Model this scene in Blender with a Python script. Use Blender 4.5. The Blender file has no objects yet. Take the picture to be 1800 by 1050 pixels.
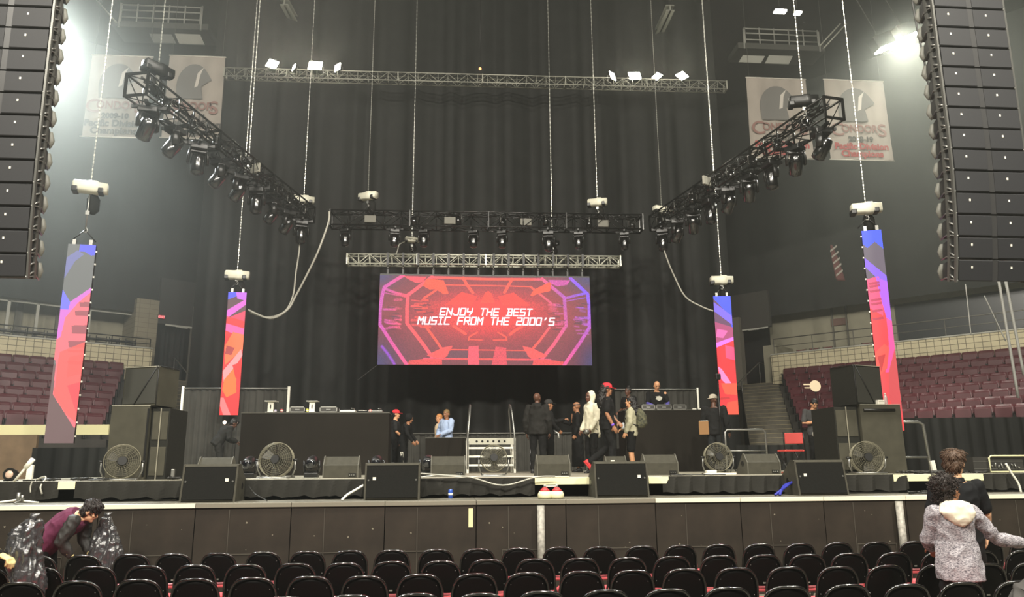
import bpy, bmesh, math, random
import numpy as np
from mathutils import Vector, Matrix, noise as mnoise
PI = math.pi
random.seed(7)
sc = bpy.context.scene
COL = sc.collection

# ------------------------------------------------------------------ camera
F_PX, YAW, PITCH, ROLL, CAM_H = 1333.0, math.radians(4.9), math.radians(12.4), math.radians(0.42), 1.72
_fw = Vector((math.sin(YAW) * math.cos(PITCH), math.cos(YAW) * math.cos(PITCH), math.sin(PITCH)))
_rt = Vector((math.cos(YAW), -math.sin(YAW), 0))
_up = _rt.cross(_fw)
CR = _rt * math.cos(ROLL) - _up * math.sin(ROLL)
CU = _up * math.cos(ROLL) + _rt * math.sin(ROLL)
CO = Vector((0, 0, CAM_H))
cam = bpy.data.cameras.new('camera')
cam.sensor_width = 36
cam.lens = F_PX / 1800 * 36
cam.clip_end = 200
co = bpy.data.objects.new('camera', cam)
COL.objects.link(co)
co.matrix_world = Matrix(((CR.x, CU.x, -_fw.x, CO.x), (CR.y, CU.y, -_fw.y, CO.y), (CR.z, CU.z, -_fw.z, CO.z), (0, 0, 0, 1)))
sc.camera = co

# ------------------------------------------------------------------ view, world (haze), house lights
sc.view_settings.view_transform = 'Standard'
sc.view_settings.look = 'None'
sc.view_settings.exposure = 0
sc.view_settings.gamma = 1
sc.view_settings.use_curve_mapping = False
w = bpy.data.worlds.new('arena_air')
sc.world = w
w.use_nodes = True
wn = w.node_tree
bg = wn.nodes['Background']
bg.inputs[0].default_value = (0.0, 0.0, 0.0, 1)
bg.inputs[1].default_value = 0
vs = wn.nodes.new('ShaderNodeVolumeScatter')
vs.inputs['Color'].default_value = (0.93, 0.97, 0.9, 1)
vs.inputs['Density'].default_value = 0.004
vs.inputs['Anisotropy'].default_value = 0.5
# the haze is patchy: thin over the stage, dense drifts up at both sides
geo = wn.nodes.new('ShaderNodeTexCoord')
dens = None
for (cx_, cy_, cz_), rad, amt in (((-10.0, 18.5, 11.5), 13.5, .0165), ((12.5, 21.0, 11.5), 12.5, .0085), ((4, 24, 13.5), 9.0, .0016), ((-3, 24, 13.5), 9.0, .0012)):
    vd = wn.nodes.new('ShaderNodeVectorMath')
    vd.operation = 'DISTANCE'
    vd.inputs[1].default_value = (cx_, cy_, cz_)
    wn.links.new(geo.outputs['Object'], vd.inputs[0])
    mr = wn.nodes.new('ShaderNodeMapRange')
    mr.interpolation_type = 'SMOOTHSTEP'
    mr.inputs['From Min'].default_value = 0
    mr.inputs['From Max'].default_value = rad
    mr.inputs['To Min'].default_value = amt
    mr.inputs['To Max'].default_value = 0
    wn.links.new(vd.outputs['Value'], mr.inputs['Value'])
    ad = wn.nodes.new('ShaderNodeMath')
    ad.operation = 'ADD'
    ad.inputs[1].default_value = .0016
    wn.links.new(mr.outputs[0], ad.inputs[0])
    if dens is not None:
        wn.links.new(dens.outputs[0], ad.inputs[1])
    dens = ad
wn.links.new(dens.outputs[0], vs.inputs['Density'])
w.cycles.volume_step_size = 1.5
w.cycles.homogeneous_volume = False
wn.links.new(vs.outputs[0], wn.nodes['World Output'].inputs['Volume'])
sc.cycles.volume_bounces = 0
sc.cycles.max_bounces = 5
sc.cycles.diffuse_bounces = 3
sc.cycles.glossy_bounces = 2
sc.cycles.transmission_bounces = 3
sc.cycles.use_denoising = True
sc.cycles.sample_clamp_indirect = 4
sc.cycles.volume_step_rate = 5
sc.cycles.volume_max_steps = 1024


def light(kind, name, loc, target, energy, color, size=1.0, size_y=None, spot=None, blend=0.5):
    L = bpy.data.lights.new(name, kind)
    L.energy = energy
    L.color = color
    if kind == 'AREA':
        L.size = size
        if size_y:
            L.shape = 'RECTANGLE'
            L.size_y = size_y
    else:
        L.shadow_soft_size = size
    if kind == 'SPOT':
        L.spot_size = math.radians(spot)
        L.spot_blend = blend
    o = bpy.data.objects.new(name, L)
    COL.objects.link(o)
    o.location = loc
    d = Vector(target) - Vector(loc)
    o.rotation_euler = d.to_track_quat('-Z', 'Y').to_euler()
    return o


WARM = (1.0, 0.94, 0.82)
for i, (lx, ly) in enumerate([(-11, -3), (-3.6, -5), (3.8, -4), (11.5, -2)]):
    light('AREA', 'house_light', (lx, ly, 15), (lx * 0.45, 15, 1.2), 2450, WARM, .6)
for lx, ly in ((-9, 5), (-3, 6.5), (3, 6.5), (9, 5)):
    light('AREA', 'house_light', (lx, ly, 17), (lx * .9, ly + 4.5, 0), 900, WARM, .45)


# ------------------------------------------------------------------ pixel helpers (photo pixels -> points in the hall)
def ray(px, py):
    return _fw + CR * ((px - 900) / F_PX) + CU * ((525 - py) / F_PX)


def P(px, py, Y):                       # the point on the plane y = Y
    d = ray(px, py)
    return CO + d * (Y / d.y)


def PZ(px, py, z):                      # the point on the plane z
    d = ray(px, py)
    return CO + d * ((z - CAM_H) / d.z)


def PP(px, py, a, n):                   # the point on a plane through a with normal n
    d = ray(px, py)
    return CO + d * ((Vector(a) - CO).dot(n) / d.dot(n))


def srgb(r, g, b):
    f = lambda c: (c / 255 / 12.92) if c <= 10 else ((c / 255 + 0.055) / 1.055) ** 2.4
    return (f(r), f(g), f(b))


# arena lamps hanging in the haze at both sides (their housings are built with the roof lamps)
light('SPOT', 'arena_lamp_beam', P(66, 34, 18.8), (-9.5, 10, 0), 13500, (.93, 1.0, 1.0), .35, spot=108, blend=1.0)
light('SPOT', 'arena_lamp_beam', P(1579, 66, 21.8), (13.5, 13, 0), 6300, (1.0, 1.0, .86), .35, spot=108, blend=1.0)

# ------------------------------------------------------------------ materials
MATS = {}


def mat(name, col, rough=0.6, metal=0.0, noise=0.0, scale=8.0, emit=None, estr=1.0, bump=0.0, alpha=None, spec=0.5, col2=None, coat=0):
    if name in MATS:
        return MATS[name]
    m = bpy.data.materials.new(name)
    m.use_nodes = True
    nt = m.node_tree
    b = nt.nodes['Principled BSDF']
    c = srgb(*col)
    b.inputs['Base Color'].default_value = (*c, 1)
    b.inputs['Roughness'].default_value = rough
    b.inputs['Metallic'].default_value = metal
    b.inputs['Specular IOR Level'].default_value = spec
    if coat:
        b.inputs['Coat Weight'].default_value = coat
        b.inputs['Coat Roughness'].default_value = 0.08
    if noise or bump:
        tc = nt.nodes.new('ShaderNodeTexCoord')
        nz = nt.nodes.new('ShaderNodeTexNoise')
        nz.inputs['Scale'].default_value = scale
        nz.inputs['Detail'].default_value = 5
        nt.links.new(tc.outputs['Object'], nz.inputs['Vector'])
        if noise:
            cr = nt.nodes.new('ShaderNodeValToRGB')
            c2 = srgb(*col2) if col2 else tuple(x * (1 - noise) for x in c)
            c3 = c if col2 else tuple(min(1, x * (1 + noise)) for x in c)
            cr.color_ramp.elements[0].position = 0.35
            cr.color_ramp.elements[1].position = 0.65
            cr.color_ramp.elements[0].color = (*c2, 1)
            cr.color_ramp.elements[1].color = (*c3, 1)
            nt.links.new(nz.outputs['Fac'], cr.inputs[0])
            nt.links.new(cr.outputs[0], b.inputs['Base Color'])
        if bump:
            bp = nt.nodes.new('ShaderNodeBump')
            bp.inputs['Strength'].default_value = bump
            bp.inputs['Distance'].default_value = 0.02
            nt.links.new(nz.outputs['Fac'], bp.inputs['Height'])
            nt.links.new(bp.outputs[0], b.inputs['Normal'])
    if emit:
        b.inputs['Emission Color'].default_value = (*srgb(*emit), 1)
        b.inputs['Emission Strength'].default_value = estr
    if alpha is not None:
        b.inputs['Alpha'].default_value = alpha
    MATS[name] = m
    return m


def brick_mat(name, col, mortar, bw, bh, msize=0.012, rough=0.8):
    m = bpy.data.materials.new(name)
    m.use_nodes = True
    nt = m.node_tree
    b = nt.nodes['Principled BSDF']
    b.inputs['Roughness'].default_value = rough
    uv = nt.nodes.new('ShaderNodeUVMap')
    uv.uv_map = 'UVMap'
    br = nt.nodes.new('ShaderNodeTexBrick')
    br.offset = 0.0
    br.inputs['Color1'].default_value = (*srgb(*col), 1)
    br.inputs['Color2'].default_value = (*[x * .9 for x in srgb(*col)], 1)
    br.inputs['Mortar'].default_value = (*srgb(*mortar), 1)
    br.inputs['Scale'].default_value = 1
    br.inputs['Brick Width'].default_value = bw
    br.inputs['Row Height'].default_value = bh
    br.inputs['Mortar Size'].default_value = msize
    nt.links.new(uv.outputs[0], br.inputs['Vector'])
    nt.links.new(br.outputs[0], b.inputs['Base Color'])
    return m


def led_mat(name, estr=1.0):
    m = bpy.data.materials.new(name)
    m.use_nodes = True
    nt = m.node_tree
    b = nt.nodes['Principled BSDF']
    b.inputs['Base Color'].default_value = (.02, .02, .02, 1)
    b.inputs['Roughness'].default_value = 0.6
    a = nt.nodes.new('ShaderNodeAttribute')
    a.attribute_name = 'led'
    nt.links.new(a.outputs['Color'], b.inputs['Emission Color'])
    b.inputs['Emission Strength'].default_value = estr
    return m


# ------------------------------------------------------------------ mesh builder
def frame_of(d, ref=None):
    d = Vector(d).normalized()
    if ref is None:
        ref = Vector((0, 0, 1)) if abs(d.z) < .95 else Vector((0, 1, 0))
    a = Vector(ref).cross(d)
    if a.length < 1e-6:
        a = Vector((1, 0, 0)).cross(d)
    a.normalize()
    return a, d.cross(a)


class MB:
    def __init__(s):
        s.v = []
        s.f = []
        s.sm = []

    def add(s, vs_, fs, smooth=False, M=None):
        o = len(s.v)
        if M is not None:
            vs_ = [M @ Vector(p) for p in vs_]
        s.v += [tuple(p) for p in vs_]
        for f in fs:
            s.f.append([i + o for i in f])
            s.sm.append(smooth)
        return s

    def box(s, x0, x1, y0, y1, z0, z1, M=None, bev=0.0):
        if bev:
            b = min(bev, (x1 - x0) / 2.2, (y1 - y0) / 2.2, (z1 - z0) / 2.2)
            bm = bmesh.new()
            bmesh.ops.create_cube(bm, size=1)
            for v in bm.verts:
                v.co = Vector(((x0 + x1) / 2 + v.co.x * (x1 - x0), (y0 + y1) / 2 + v.co.y * (y1 - y0), (z0 + z1) / 2 + v.co.z * (z1 - z0)))
            bmesh.ops.bevel(bm, geom=bm.edges[:], offset=b, segments=2, affect='EDGES', profile=.5)
            bm.verts.index_update()
            s.add([v.co.copy() for v in bm.verts], [[v.index for v in f.verts] for f in bm.faces], True if False else False, M)
            bm.free()
            return s
        vs_ = [(x, y, z) for x in (x0, x1) for y in (y0, y1) for z in (z0, z1)]
        s.add(vs_, [(0, 1, 3, 2), (4, 6, 7, 5), (0, 4, 5, 1), (2, 3, 7, 6), (0, 2, 6, 4), (1, 5, 7, 3)], False, M)
        return s

    def cbox(s, c, sx, sy, sz, M=None, bev=0.0):
        return s.box(c[0] - sx / 2, c[0] + sx / 2, c[1] - sy / 2, c[1] + sy / 2, c[2] - sz / 2, c[2] + sz / 2, M, bev)

    def cyl(s, p0, p1, r0, r1=None, n=10, caps=True, smooth=True, M=None):
        r1 = r0 if r1 is None else r1
        p0, p1 = Vector(p0), Vector(p1)
        a, b = frame_of(p1 - p0)
        vs_ = []
        for p, r in ((p0, r0), (p1, r1)):
            for i in range(n):
                t = 2 * PI * i / n
                vs_.append(p + a * (r * math.cos(t)) + b * (r * math.sin(t)))
        o = len(s.v)
        fs = [(i, (i + 1) % n, n + (i + 1) % n, n + i) for i in range(n)]
        s.add(vs_, fs, smooth, M)
        if caps:
            for base, rev in ((0, True), (n, False)):
                f = [o + base + i for i in range(n)]
                if rev:
                    f.reverse()
                s.f.append(f)
                s.sm.append(False)
        return s

    def tube(s, pts, r, n=6, M=None, closed=False):
        pts = [Vector(p) for p in pts]
        m = len(pts)
        rings = []
        prev = None
        for i, p in enumerate(pts):
            if closed:
                d = pts[(i + 1) % m] - pts[i - 1]
            else:
                d = pts[min(i + 1, m - 1)] - pts[max(i - 1, 0)]
            if d.length < 1e-9:
                d = Vector((0, 0, 1))
            d.normalize()
            if prev is None:
                a, b = frame_of(d)
            else:
                a = prev - d * prev.dot(d)
                if a.length < 1e-6:
                    a, b = frame_of(d)
                else:
                    a.normalize()
            b = d.cross(a)
            prev = a
            rings.append([p + a * (r * math.cos(2 * PI * k / n)) + b * (r * math.sin(2 * PI * k / n)) for k in range(n)])
        vs_ = [q for rg in rings for q in rg]
        fs = []
        for i in range(m if closed else m - 1):
            j = (i + 1) % m
            for k in range(n):
                l = (k + 1) % n
                fs.append((i * n + k, i * n + l, j * n + l, j * n + k))
        if not closed:
            fs.append(list(range(n))[::-1])
            fs.append([(m - 1) * n + k for k in range(n)])
        return s.add(vs_, fs, True, M)

    def loft(s, rings, n=16, M=None, caps=True, power=2.0):
        """rings: (center, axis_a vector*half, axis_b vector*half)"""
        vs_ = []
        for c, a, b in rings:
            c, a, b = Vector(c), Vector(a), Vector(b)
            for k in range(n):
                t = 2 * PI * k / n
                ct, st = math.cos(t), math.sin(t)
                if power != 2.0:
                    ct = math.copysign(abs(ct) ** (2 / power), ct)
                    st = math.copysign(abs(st) ** (2 / power), st)
                vs_.append(c + a * ct + b * st)
        m = len(rings)
        fs = []
        for i in range(m - 1):
            for k in range(n):
                l = (k + 1) % n
                fs.append((i * n + k, i * n + l, (i + 1) * n + l, (i + 1) * n + k))
        if caps:
            fs.append(list(range(n))[::-1])
            fs.append([(m - 1) * n + k for k in range(n)])
        return s.add(vs_, fs, True, M)

    def ell(s, c, rx, ry, rz, M=None, n=14, m=9, R=None):
        vs_ = []
        fs = []
        c = Vector(c)
        for i in range(m + 1):
            ph = PI * i / m
            for k in range(n):
                t = 2 * PI * k / n
                q = Vector((rx * math.sin(ph) * math.cos(t), ry * math.sin(ph) * math.sin(t), rz * math.cos(ph)))
                if R is not None:
                    q = R @ q
                vs_.append(c + q)
        for i in range(m):
            for k in range(n):
                l = (k + 1) % n
                fs.append((i * n + k, (i + 1) * n + k, (i + 1) * n + l, i * n + l))
        return s.add(vs_, fs, True, M)

    def prism(s, prof, x0, x1, M=None):
        """profile in (y,z), extruded along x"""
        n = len(prof)
        vs_ = [(x0, y, z) for y, z in prof] + [(x1, y, z) for y, z in prof]
        fs = [(i, n + i, n + (i + 1) % n, (i + 1) % n) for i in range(n)]
        fs += [list(range(n)), [n + i for i in range(n)][::-1]]
        return s.add(vs_, fs, False, M)

    def quad(s, a, b, c, d, M=None):
        return s.add([a, b, c, d], [(0, 1, 2, 3)], False, M)

    def slab(s, pts, nrm, th, M=None):
        """polygon given a thickness along -nrm"""
        nrm = Vector(nrm).normalized() * th
        n = len(pts)
        vs_ = [Vector(p) for p in pts] + [Vector(p) - nrm for p in pts]
        fs = [list(range(n)), [n + i for i in range(n)][::-1]] + [(i, n + i, n + (i + 1) % n, (i + 1) % n) for i in range(n)]
        return s.add(vs_, fs, False, M)

    def mesh(s, name):
        me = bpy.data.meshes.new(name)
        me.from_pydata(s.v, [], s.f)
        me.polygons.foreach_set('use_smooth', s.sm)
        me.update()
        return me

    def build(s, name, material, parent=None, fixn=True):
        me = s.mesh(name)
        if fixn:
            bm = bmesh.new()
            bm.from_mesh(me)
            bmesh.ops.recalc_face_normals(bm, faces=bm.faces[:])
            bm.to_mesh(me)
            bm.free()
        me.materials.append(material)
        o = bpy.data.objects.new(name, me)
        COL.objects.link(o)
        if parent is not None:
            o.parent = parent
        return o


def tag(o, label=None, cat=None, group=None, kind=None):
    if label:
        o['label'] = label
    if cat:
        o['category'] = cat
    if group:
        o['group'] = group
    if kind:
        o['kind'] = kind
    return o


def thing(name, label, cat, loc=(0, 0, 0), rz=0, group=None):
    o = bpy.data.objects.new(name, None)
    o.empty_display_size = .1
    COL.objects.link(o)
    o.location = loc
    o.rotation_euler = (0, 0, rz)
    return tag(o, label, cat, group)


def struct(o):
    o['kind'] = 'structure'
    return o


def kids(o):
    return [c for c in ALLKIDS.get(o.name, [])] if False else list(o.children)


def dup(o, loc=None, rz=None, label=None, group=None, scale=None, parent=None):
    r = o.copy()
    COL.objects.link(r)
    if parent is not None:
        r.parent = parent
    if loc is not None:
        r.location = loc
    if rz is not None:
        r.rotation_euler = (0, 0, rz)
    if scale is not None:
        r.scale = (scale, scale, scale)
    if label:
        r['label'] = label
    if group:
        r['group'] = group
    for ch in list(o.children):
        dup(ch, parent=r)
    return r


ORD = ['first', 'second', 'third', 'fourth', 'fifth', 'sixth', 'seventh', 'eighth', 'ninth', 'tenth', 'eleventh', 'twelfth', 'thirteenth', 'fourteenth',
       'fifteenth', 'sixteenth', 'seventeenth', 'eighteenth', 'nineteenth', 'twentieth']


def ordw(i):                              # 0 -> first
    if i < 20:
        return ORD[i]
    if i < 29:
        return 'twenty-' + ORD[i - 20]
    return 'thirtieth' if i == 29 else 'thirty-' + ORD[i - 30]


def remesh(mb, voxel, smooth=3, fold=0.0, fscale=6.0, seed=0.0):
    """one continuous surface out of overlapping lofts"""
    me = mb.mesh('tmp')
    o = bpy.data.objects.new('tmp', me)
    COL.objects.link(o)
    r = o.modifiers.new('r', 'REMESH')
    r.mode = 'VOXEL'
    r.voxel_size = voxel
    if smooth:
        s = o.modifiers.new('s', 'SMOOTH')
        s.iterations = smooth
        s.factor = 0.5
    dg = bpy.context.evaluated_depsgraph_get()
    dg.update()
    m2 = bpy.data.meshes.new_from_object(o.evaluated_get(dg))
    bpy.data.objects.remove(o)
    if fold and len(m2.vertices):
        m2.update()
        cos = [v.co.copy() for v in m2.vertices]
        nrm = [v.normal.copy() for v in m2.vertices]
        for v, c, n in zip(m2.vertices, cos, nrm):
            q = Vector((c.x * fscale, c.y * fscale, c.z * fscale * .8 + seed))
            k = 1 - 2 * abs(mnoise.noise(q * 1.3 + Vector((0, 0, seed))))
            v.co = c + n * (fold * (k - .45))
    m2.polygons.foreach_set('use_smooth', [True] * len(m2.polygons))
    return m2


def mobj(me, name, material, parent=None):
    me.name = name
    me.materials.clear()
    me.materials.append(material)
    o = bpy.data.objects.new(name, me)
    COL.objects.link(o)
    if parent is not None:
        o.parent = parent
    return o


def text_mesh(s, size, depth=0.004, align='CENTER', shear=0.0, extra=0.0, spacing=1.0):
    cu = bpy.data.curves.new('txt', 'FONT')
    cu.body = s
    cu.size = size
    cu.extrude = depth
    cu.align_x = align
    cu.align_y = 'CENTER'
    cu.shear = shear
    cu.offset = extra
    cu.space_character = spacing
    o = bpy.data.objects.new('txt', cu)
    COL.objects.link(o)
    dg = bpy.context.evaluated_depsgraph_get()
    dg.update()
    me = bpy.data.meshes.new_from_object(o.evaluated_get(dg))
    bpy.data.objects.remove(o)
    return me


# common materials
M_BLK = mat('black_painted_steel', (26, 26, 25), .38, .3)
M_BLKP = mat('black_plastic', (22, 22, 21), .35)
M_GLOSS = mat('glossy_black_plastic', (9, 8, 8), .2, coat=1.0, spec=.8)
M_CLOTH = mat('black_cloth', (26, 26, 24), .85, noise=.25, scale=5, bump=.3, spec=.15)
M_VELOUR = mat('black_velour', (23, 24, 22), .7, noise=.2, scale=2, spec=.25)
M_GREYP = mat('grey_speaker_paint', (62, 60, 51), .7, spec=.2, noise=.12, scale=9)
M_GRILLE = mat('speaker_grille', (24, 24, 22), .9, noise=.12, scale=60, spec=.1)
M_SILVER = mat('bare_aluminium', (190, 190, 182), .35, .85)
M_STEEL = mat('scuffed_steel', (150, 150, 145), .4, .8)
M_WHITE = mat('white_plastic', (225, 222, 208), .5)
M_CHAIN = mat('zinc_chain', (200, 200, 190), .35, .7)
M_LENS = mat('dark_lens_glass', (14, 15, 20), .08, coat=1)
M_CONC = mat('sealed_concrete', (96, 92, 80), .75, noise=.2, scale=3)
M_RED = mat('red_plastic', (176, 40, 40), .5)
# ================================================================== THE HALL
def pleats(x_len, z0, z1, amp, wl, seed=0, step=None, nz=6, sag=0.0):
    """a hanging drape along +x from 0 to x_len, folds in y"""
    rnd = random.Random(seed)
    step = step or wl / 6
    n = max(2, int(x_len / step))
    ph = [rnd.uniform(0, 6.28) for _ in range(5)]
    vs_, fs = [], []
    for j in range(nz + 1):
        t = j / nz
        z = z0 + (z1 - z0) * t
        for i in range(n + 1):
            x = x_len * i / n
            q = 2 * PI * x / wl
            y = math.sin(q + ph[0] + .7 * math.sin(q * .31 + ph[1]) + .25 * t * math.sin(q * .2)) + .45 * math.sin(q * 1.73 + ph[2] + .5 * t) + .6 * math.sin(q * .37 + ph[3])
            k = (1.15 - .45 * t)
            vs_.append((x, amp * y * k * .6, z + (sag * math.sin(q * .9) if j == 0 else 0)))
    for j in range(nz):
        for i in range(n):
            a = j * (n + 1) + i
            fs.append((a, a + 1, a + n + 2, a + n + 1))
    m = MB()
    m.add(vs_, fs, True)
    # give the cloth a thickness: second skin 8 mm behind
    m.add([(x, y + .008, z) for x, y, z in vs_], [tuple(reversed(f)) for f in fs], True)
    return m


def drape(name, p0, p1, z0, z1, amp, wl, material, seed=0, nz=6, sag=0.0, parent=None):
    p0, p1 = Vector((p0[0], p0[1], 0)), Vector((p1[0], p1[1], 0))
    d = p1 - p0
    o = pleats(d.length, z0, z1, amp, wl, seed, nz=nz, sag=sag).build(name, material, parent, fixn=False)
    o.location = p0
    o.rotation_euler = (0, 0, math.atan2(d.y, d.x))
    return o


def uvmap(o, fu, fv):
    me = o.data
    uv = me.uv_layers.new(name='UVMap')
    for l in me.loops:
        c = me.vertices[l.vertex_index].co
        uv.data[l.index].uv = (fu(c), fv(c))


struct(MB().box(-45, 45, -20, 45, -.3, 0).build('floor', M_CONC))
M_CEIL = mat('black_ceiling_deck', (40, 40, 38), .9, noise=.2, scale=.6)
struct(MB().box(-45, 45, -20, 45, 19.5, 19.8).build('ceiling', M_CEIL))
M_WALLD = mat('dark_hall_wall', (56, 56, 54), .9, noise=.15, scale=.7)
struct(MB().box(-45, 45, 40, 40.4, 0, 19.5).build('wall_back', M_WALLD))
struct(MB().box(-45, -44.6, -20, 40, 0, 19.5).build('wall_left', M_WALLD))
struct(MB().box(44.6, 45, -20, 40, 0, 19.5).build('wall_right', M_WALLD))

M_BLOCK = brick_mat('painted_block_wall', (214, 204, 170), (120, 112, 92), .27, .21, .012)
M_BLOCK2 = brick_mat('painted_block_wall_small', (150, 142, 120), (116, 110, 94), .4, .2, .008)
M_SUITE = mat('beige_suite_wall', (150, 146, 126), .8, noise=.06, scale=2)
M_TRIM = mat('pale_metal_trim', (176, 176, 164), .6)
M_SEAT = mat('maroon_seat_plastic', (88, 38, 45), .42, noise=.12, scale=3)
M_SEATB = mat('black_seat_hardware', (30, 28, 28), .5)
M_DRAPE = mat('charcoal_drape', (50, 51, 49), .92, noise=.12, scale=.8, spec=.05)
Z_BAL = 6.4


class Bowl:
    def __init__(s, pa, pb):
        a, b = PZ(*pa, Z_BAL), PZ(*pb, Z_BAL)
        s.A = Vector((a.x, a.y, 0))
        d = b - a
        d.z = 0
        s.L = d.length
        s.u = d.normalized()
        v = Vector((-s.u.y, s.u.x, 0))
        if v.y < 0:
            v = -v
        s.v = v
        s.M = Matrix(((s.u.x, v.x, 0, s.A.x), (s.u.y, v.y, 0, s.A.y), (0, 0, 1, 0), (0, 0, 0, 1)))
        s.rz = math.atan2(v.y, v.x) - PI / 2
        s.k = 0.0                       # how much the aisles lean along the rows

    def U(s, px, py, v0):           # photo pixel -> (u, z) on the plane v = v0
        p = PP(px, py, s.A + s.v * v0, s.v)
        return (p - s.A).dot(s.u), p.z

    def W(s, u, v, z):
        if v < 0:
            u = u - s.k * v
        return s.A + s.u * u + s.v * v + Vector((0, 0, z))


BL = Bowl((0, 590), (268, 614))
BR = Bowl((1800, 579), (1355, 625))
BL.k, BR.k = -.34, -.50
RISE = [.37, .36, .35, .34, .32, .31, .30, .30, .30, .30, .30]
TREAD = .8


def bowl_common(B, side, u_end, seat_u1, stairs_u):
    o = MB().box(-9, B.L, 0, .25, 5.12, Z_BAL).build('trim_1' if side == 'l' else 'trim_2', M_BLOCK)
    uvmap(o, lambda c: c.x, lambda c: c.z)
    for v in o.data.vertices:
        v.co = B.M @ v.co
    struct(o)
    cap = MB().box(-9, B.L, -.04, .29, Z_BAL, Z_BAL + .05, M=B.M)
    struct(cap.build('trim_3', M_TRIM))
    MS = B.M @ Matrix(((1, -B.k, 0, 0), (0, 1, 0, 0), (0, 0, 1, 0), (0, 0, 0, 1)))
    # concourse deck behind the block wall, and the stepped concrete stand in front of it
    struct(MB().box(-9, u_end, .25, 5, 5.0, 5.2, M=B.M).build('trim_4', M_CONC))
    prof = [(0, 0), (0, 4.9)]
    z_ = 4.92
    for k in range(9):
        prof += [(-.06 - TREAD * k, z_), (-.06 - TREAD * (k + 1), z_)]
        z_ -= RISE[k]
    prof += [(prof[-1][0], 0)]
    struct(MB().prism(prof, -9, seat_u1 + .15, M=MS).build('trim_5', mat('stand_concrete', (60, 57, 52), .85, noise=.2, scale=2)))
    # stair flight beside the seats
    prof = [(.6, 0), (.6, 5.2)]
    zz, vv = 5.2, .4
    while zz > 1.0:
        prof += [(vv, zz), (vv - .36, zz)]
        vv -= .36
        zz -= .172
    prof += [(vv, 0)]
    struct(MB().prism(prof, stairs_u[0], stairs_u[1], M=MS).build('trim_6', M_CONC))
    # nosings on the stairs
    nz = MB()
    zz, vv = 5.2, .4
    while zz > 1.0:
        nz.box(stairs_u[0] + .03, stairs_u[1] - .03, vv - .37, vv - .3, zz - .005, zz + .012, M=MS)
        vv -= .36
        zz -= .172
    struct(nz.build('trim_7', mat('worn_stair_nosing', (150, 140, 112), .7)))


def make_seat():
    t = thing('stadium_seat', 'x', 'seat')
    b = MB()
    # backrest: slightly wrapped plastic panel
    vs_, fs = [], []
    nx, nz_ = 6, 4
    for th in (0, .035):
        for j in range(nz_ + 1):
            for i in range(nx + 1):
                x = -.255 + .51 * i / nx
                z = .40 + .44 * j / nz_
                cut = .02 * (abs(x) / .255) ** 6 * (1 if j == nz_ else 0)
                y = .16 + .10 * (j / nz_) - .05 * (x / .255) ** 2 + th
                vs_.append((x, y, z - cut))
    N = (nx + 1) * (nz_ + 1)
    for j in range(nz_):
        for i in range(nx):
            a = j * (nx + 1) + i
            fs.append((a, a + 1, a + nx + 2, a + nx + 1))
            fs.append((N + a + nx + 1, N + a + nx + 2, N + a + 1, N + a))
    rim = [i for i in range(nx + 1)] + [(j + 1) * (nx + 1) - 1 for j in range(1, nz_ + 1)] + [nz_ * (nx + 1) + i for i in range(nx - 1, -1, -1)] + [j * (nx + 1) for j in range(nz_ - 1, 0, -1)]
    for i in range(len(rim)):
        a, c = rim[i], rim[(i + 1) % len(rim)]
        fs.append((a, N + a, N + c, c))
    b.add(vs_, fs, True)
    b.build('backrest', M_SEAT, t)
    # folded-up seat pan
    p = MB()
    p.prism([(.06, .36), (.10, .33), (.155, .70), (.12, .745), (.085, .72)], -.22, .22)
    p.build('seat', M_SEAT, t)
    h = MB()
    h.box(-.255, -.235, -.02, .2, .05, .55)
    h.box(.235, .255, -.02, .2, .05, .55)
    h.box(-.265, -.225, -.12, .2, .55, .585)
    h.build('armrest_bracket', M_SEATB, t)
    return t


SEAT0 = [None]


def fill_seats(B, u1, u0, rows, word, name_end):
    """u1: last seat next to the stairs; rows: how many; the columns run out towards the frame's edge"""
    for k in range(rows):
        z = 4.92 - sum(RISE[:k])
        v = -.30 - TREAD * k
        u = u1 - .27
        c = 0
        while u > u0:
            lab = 'maroon stadium seat, %s from the stairs, %s row down, %s' % (ordw(c), ordw(k), word)
            loc = B.W(u, v, z)
            if SEAT0[0] is None:
                SEAT0[0] = make_seat()
                o = SEAT0[0]
                o.location = loc
                o.rotation_euler = (0, 0, B.rz)
                o['label'] = lab
                o['group'] = 'maroon seats ' + name_end
            else:
                dup(SEAT0[0], loc, B.rz, lab, 'maroon seats ' + name_end)
            u -= .53
            c += 1


# ---- stand with the tall brown-bottomed screen tower (photo's left)
lseat, _ = BL.U(222, 640, 0)
ls0, _ = BL.U(287, 620, 0)
ls1, _ = BL.U(333, 620, 0)
bowl_common(BL, 'l', ls1 + 1, lseat, (ls0, ls1))
fill_seats(BL, lseat, -1.2, 8, 'below the suites', 'below the suites')
# ---- stand by the concrete stairs (photo's right)
rseat, _ = BR.U(1372, 650, 0)
rs0, _ = BR.U(1366, 640, 0)
rs1, _ = BR.U(1300, 640, 0)
bowl_common(BR, 'r', rs1 + 1.2, rseat, (rs0, rs1))
fill_seats(BR, rseat, -.6, 8, 'below the dark glass', 'below the dark glass')

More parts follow.
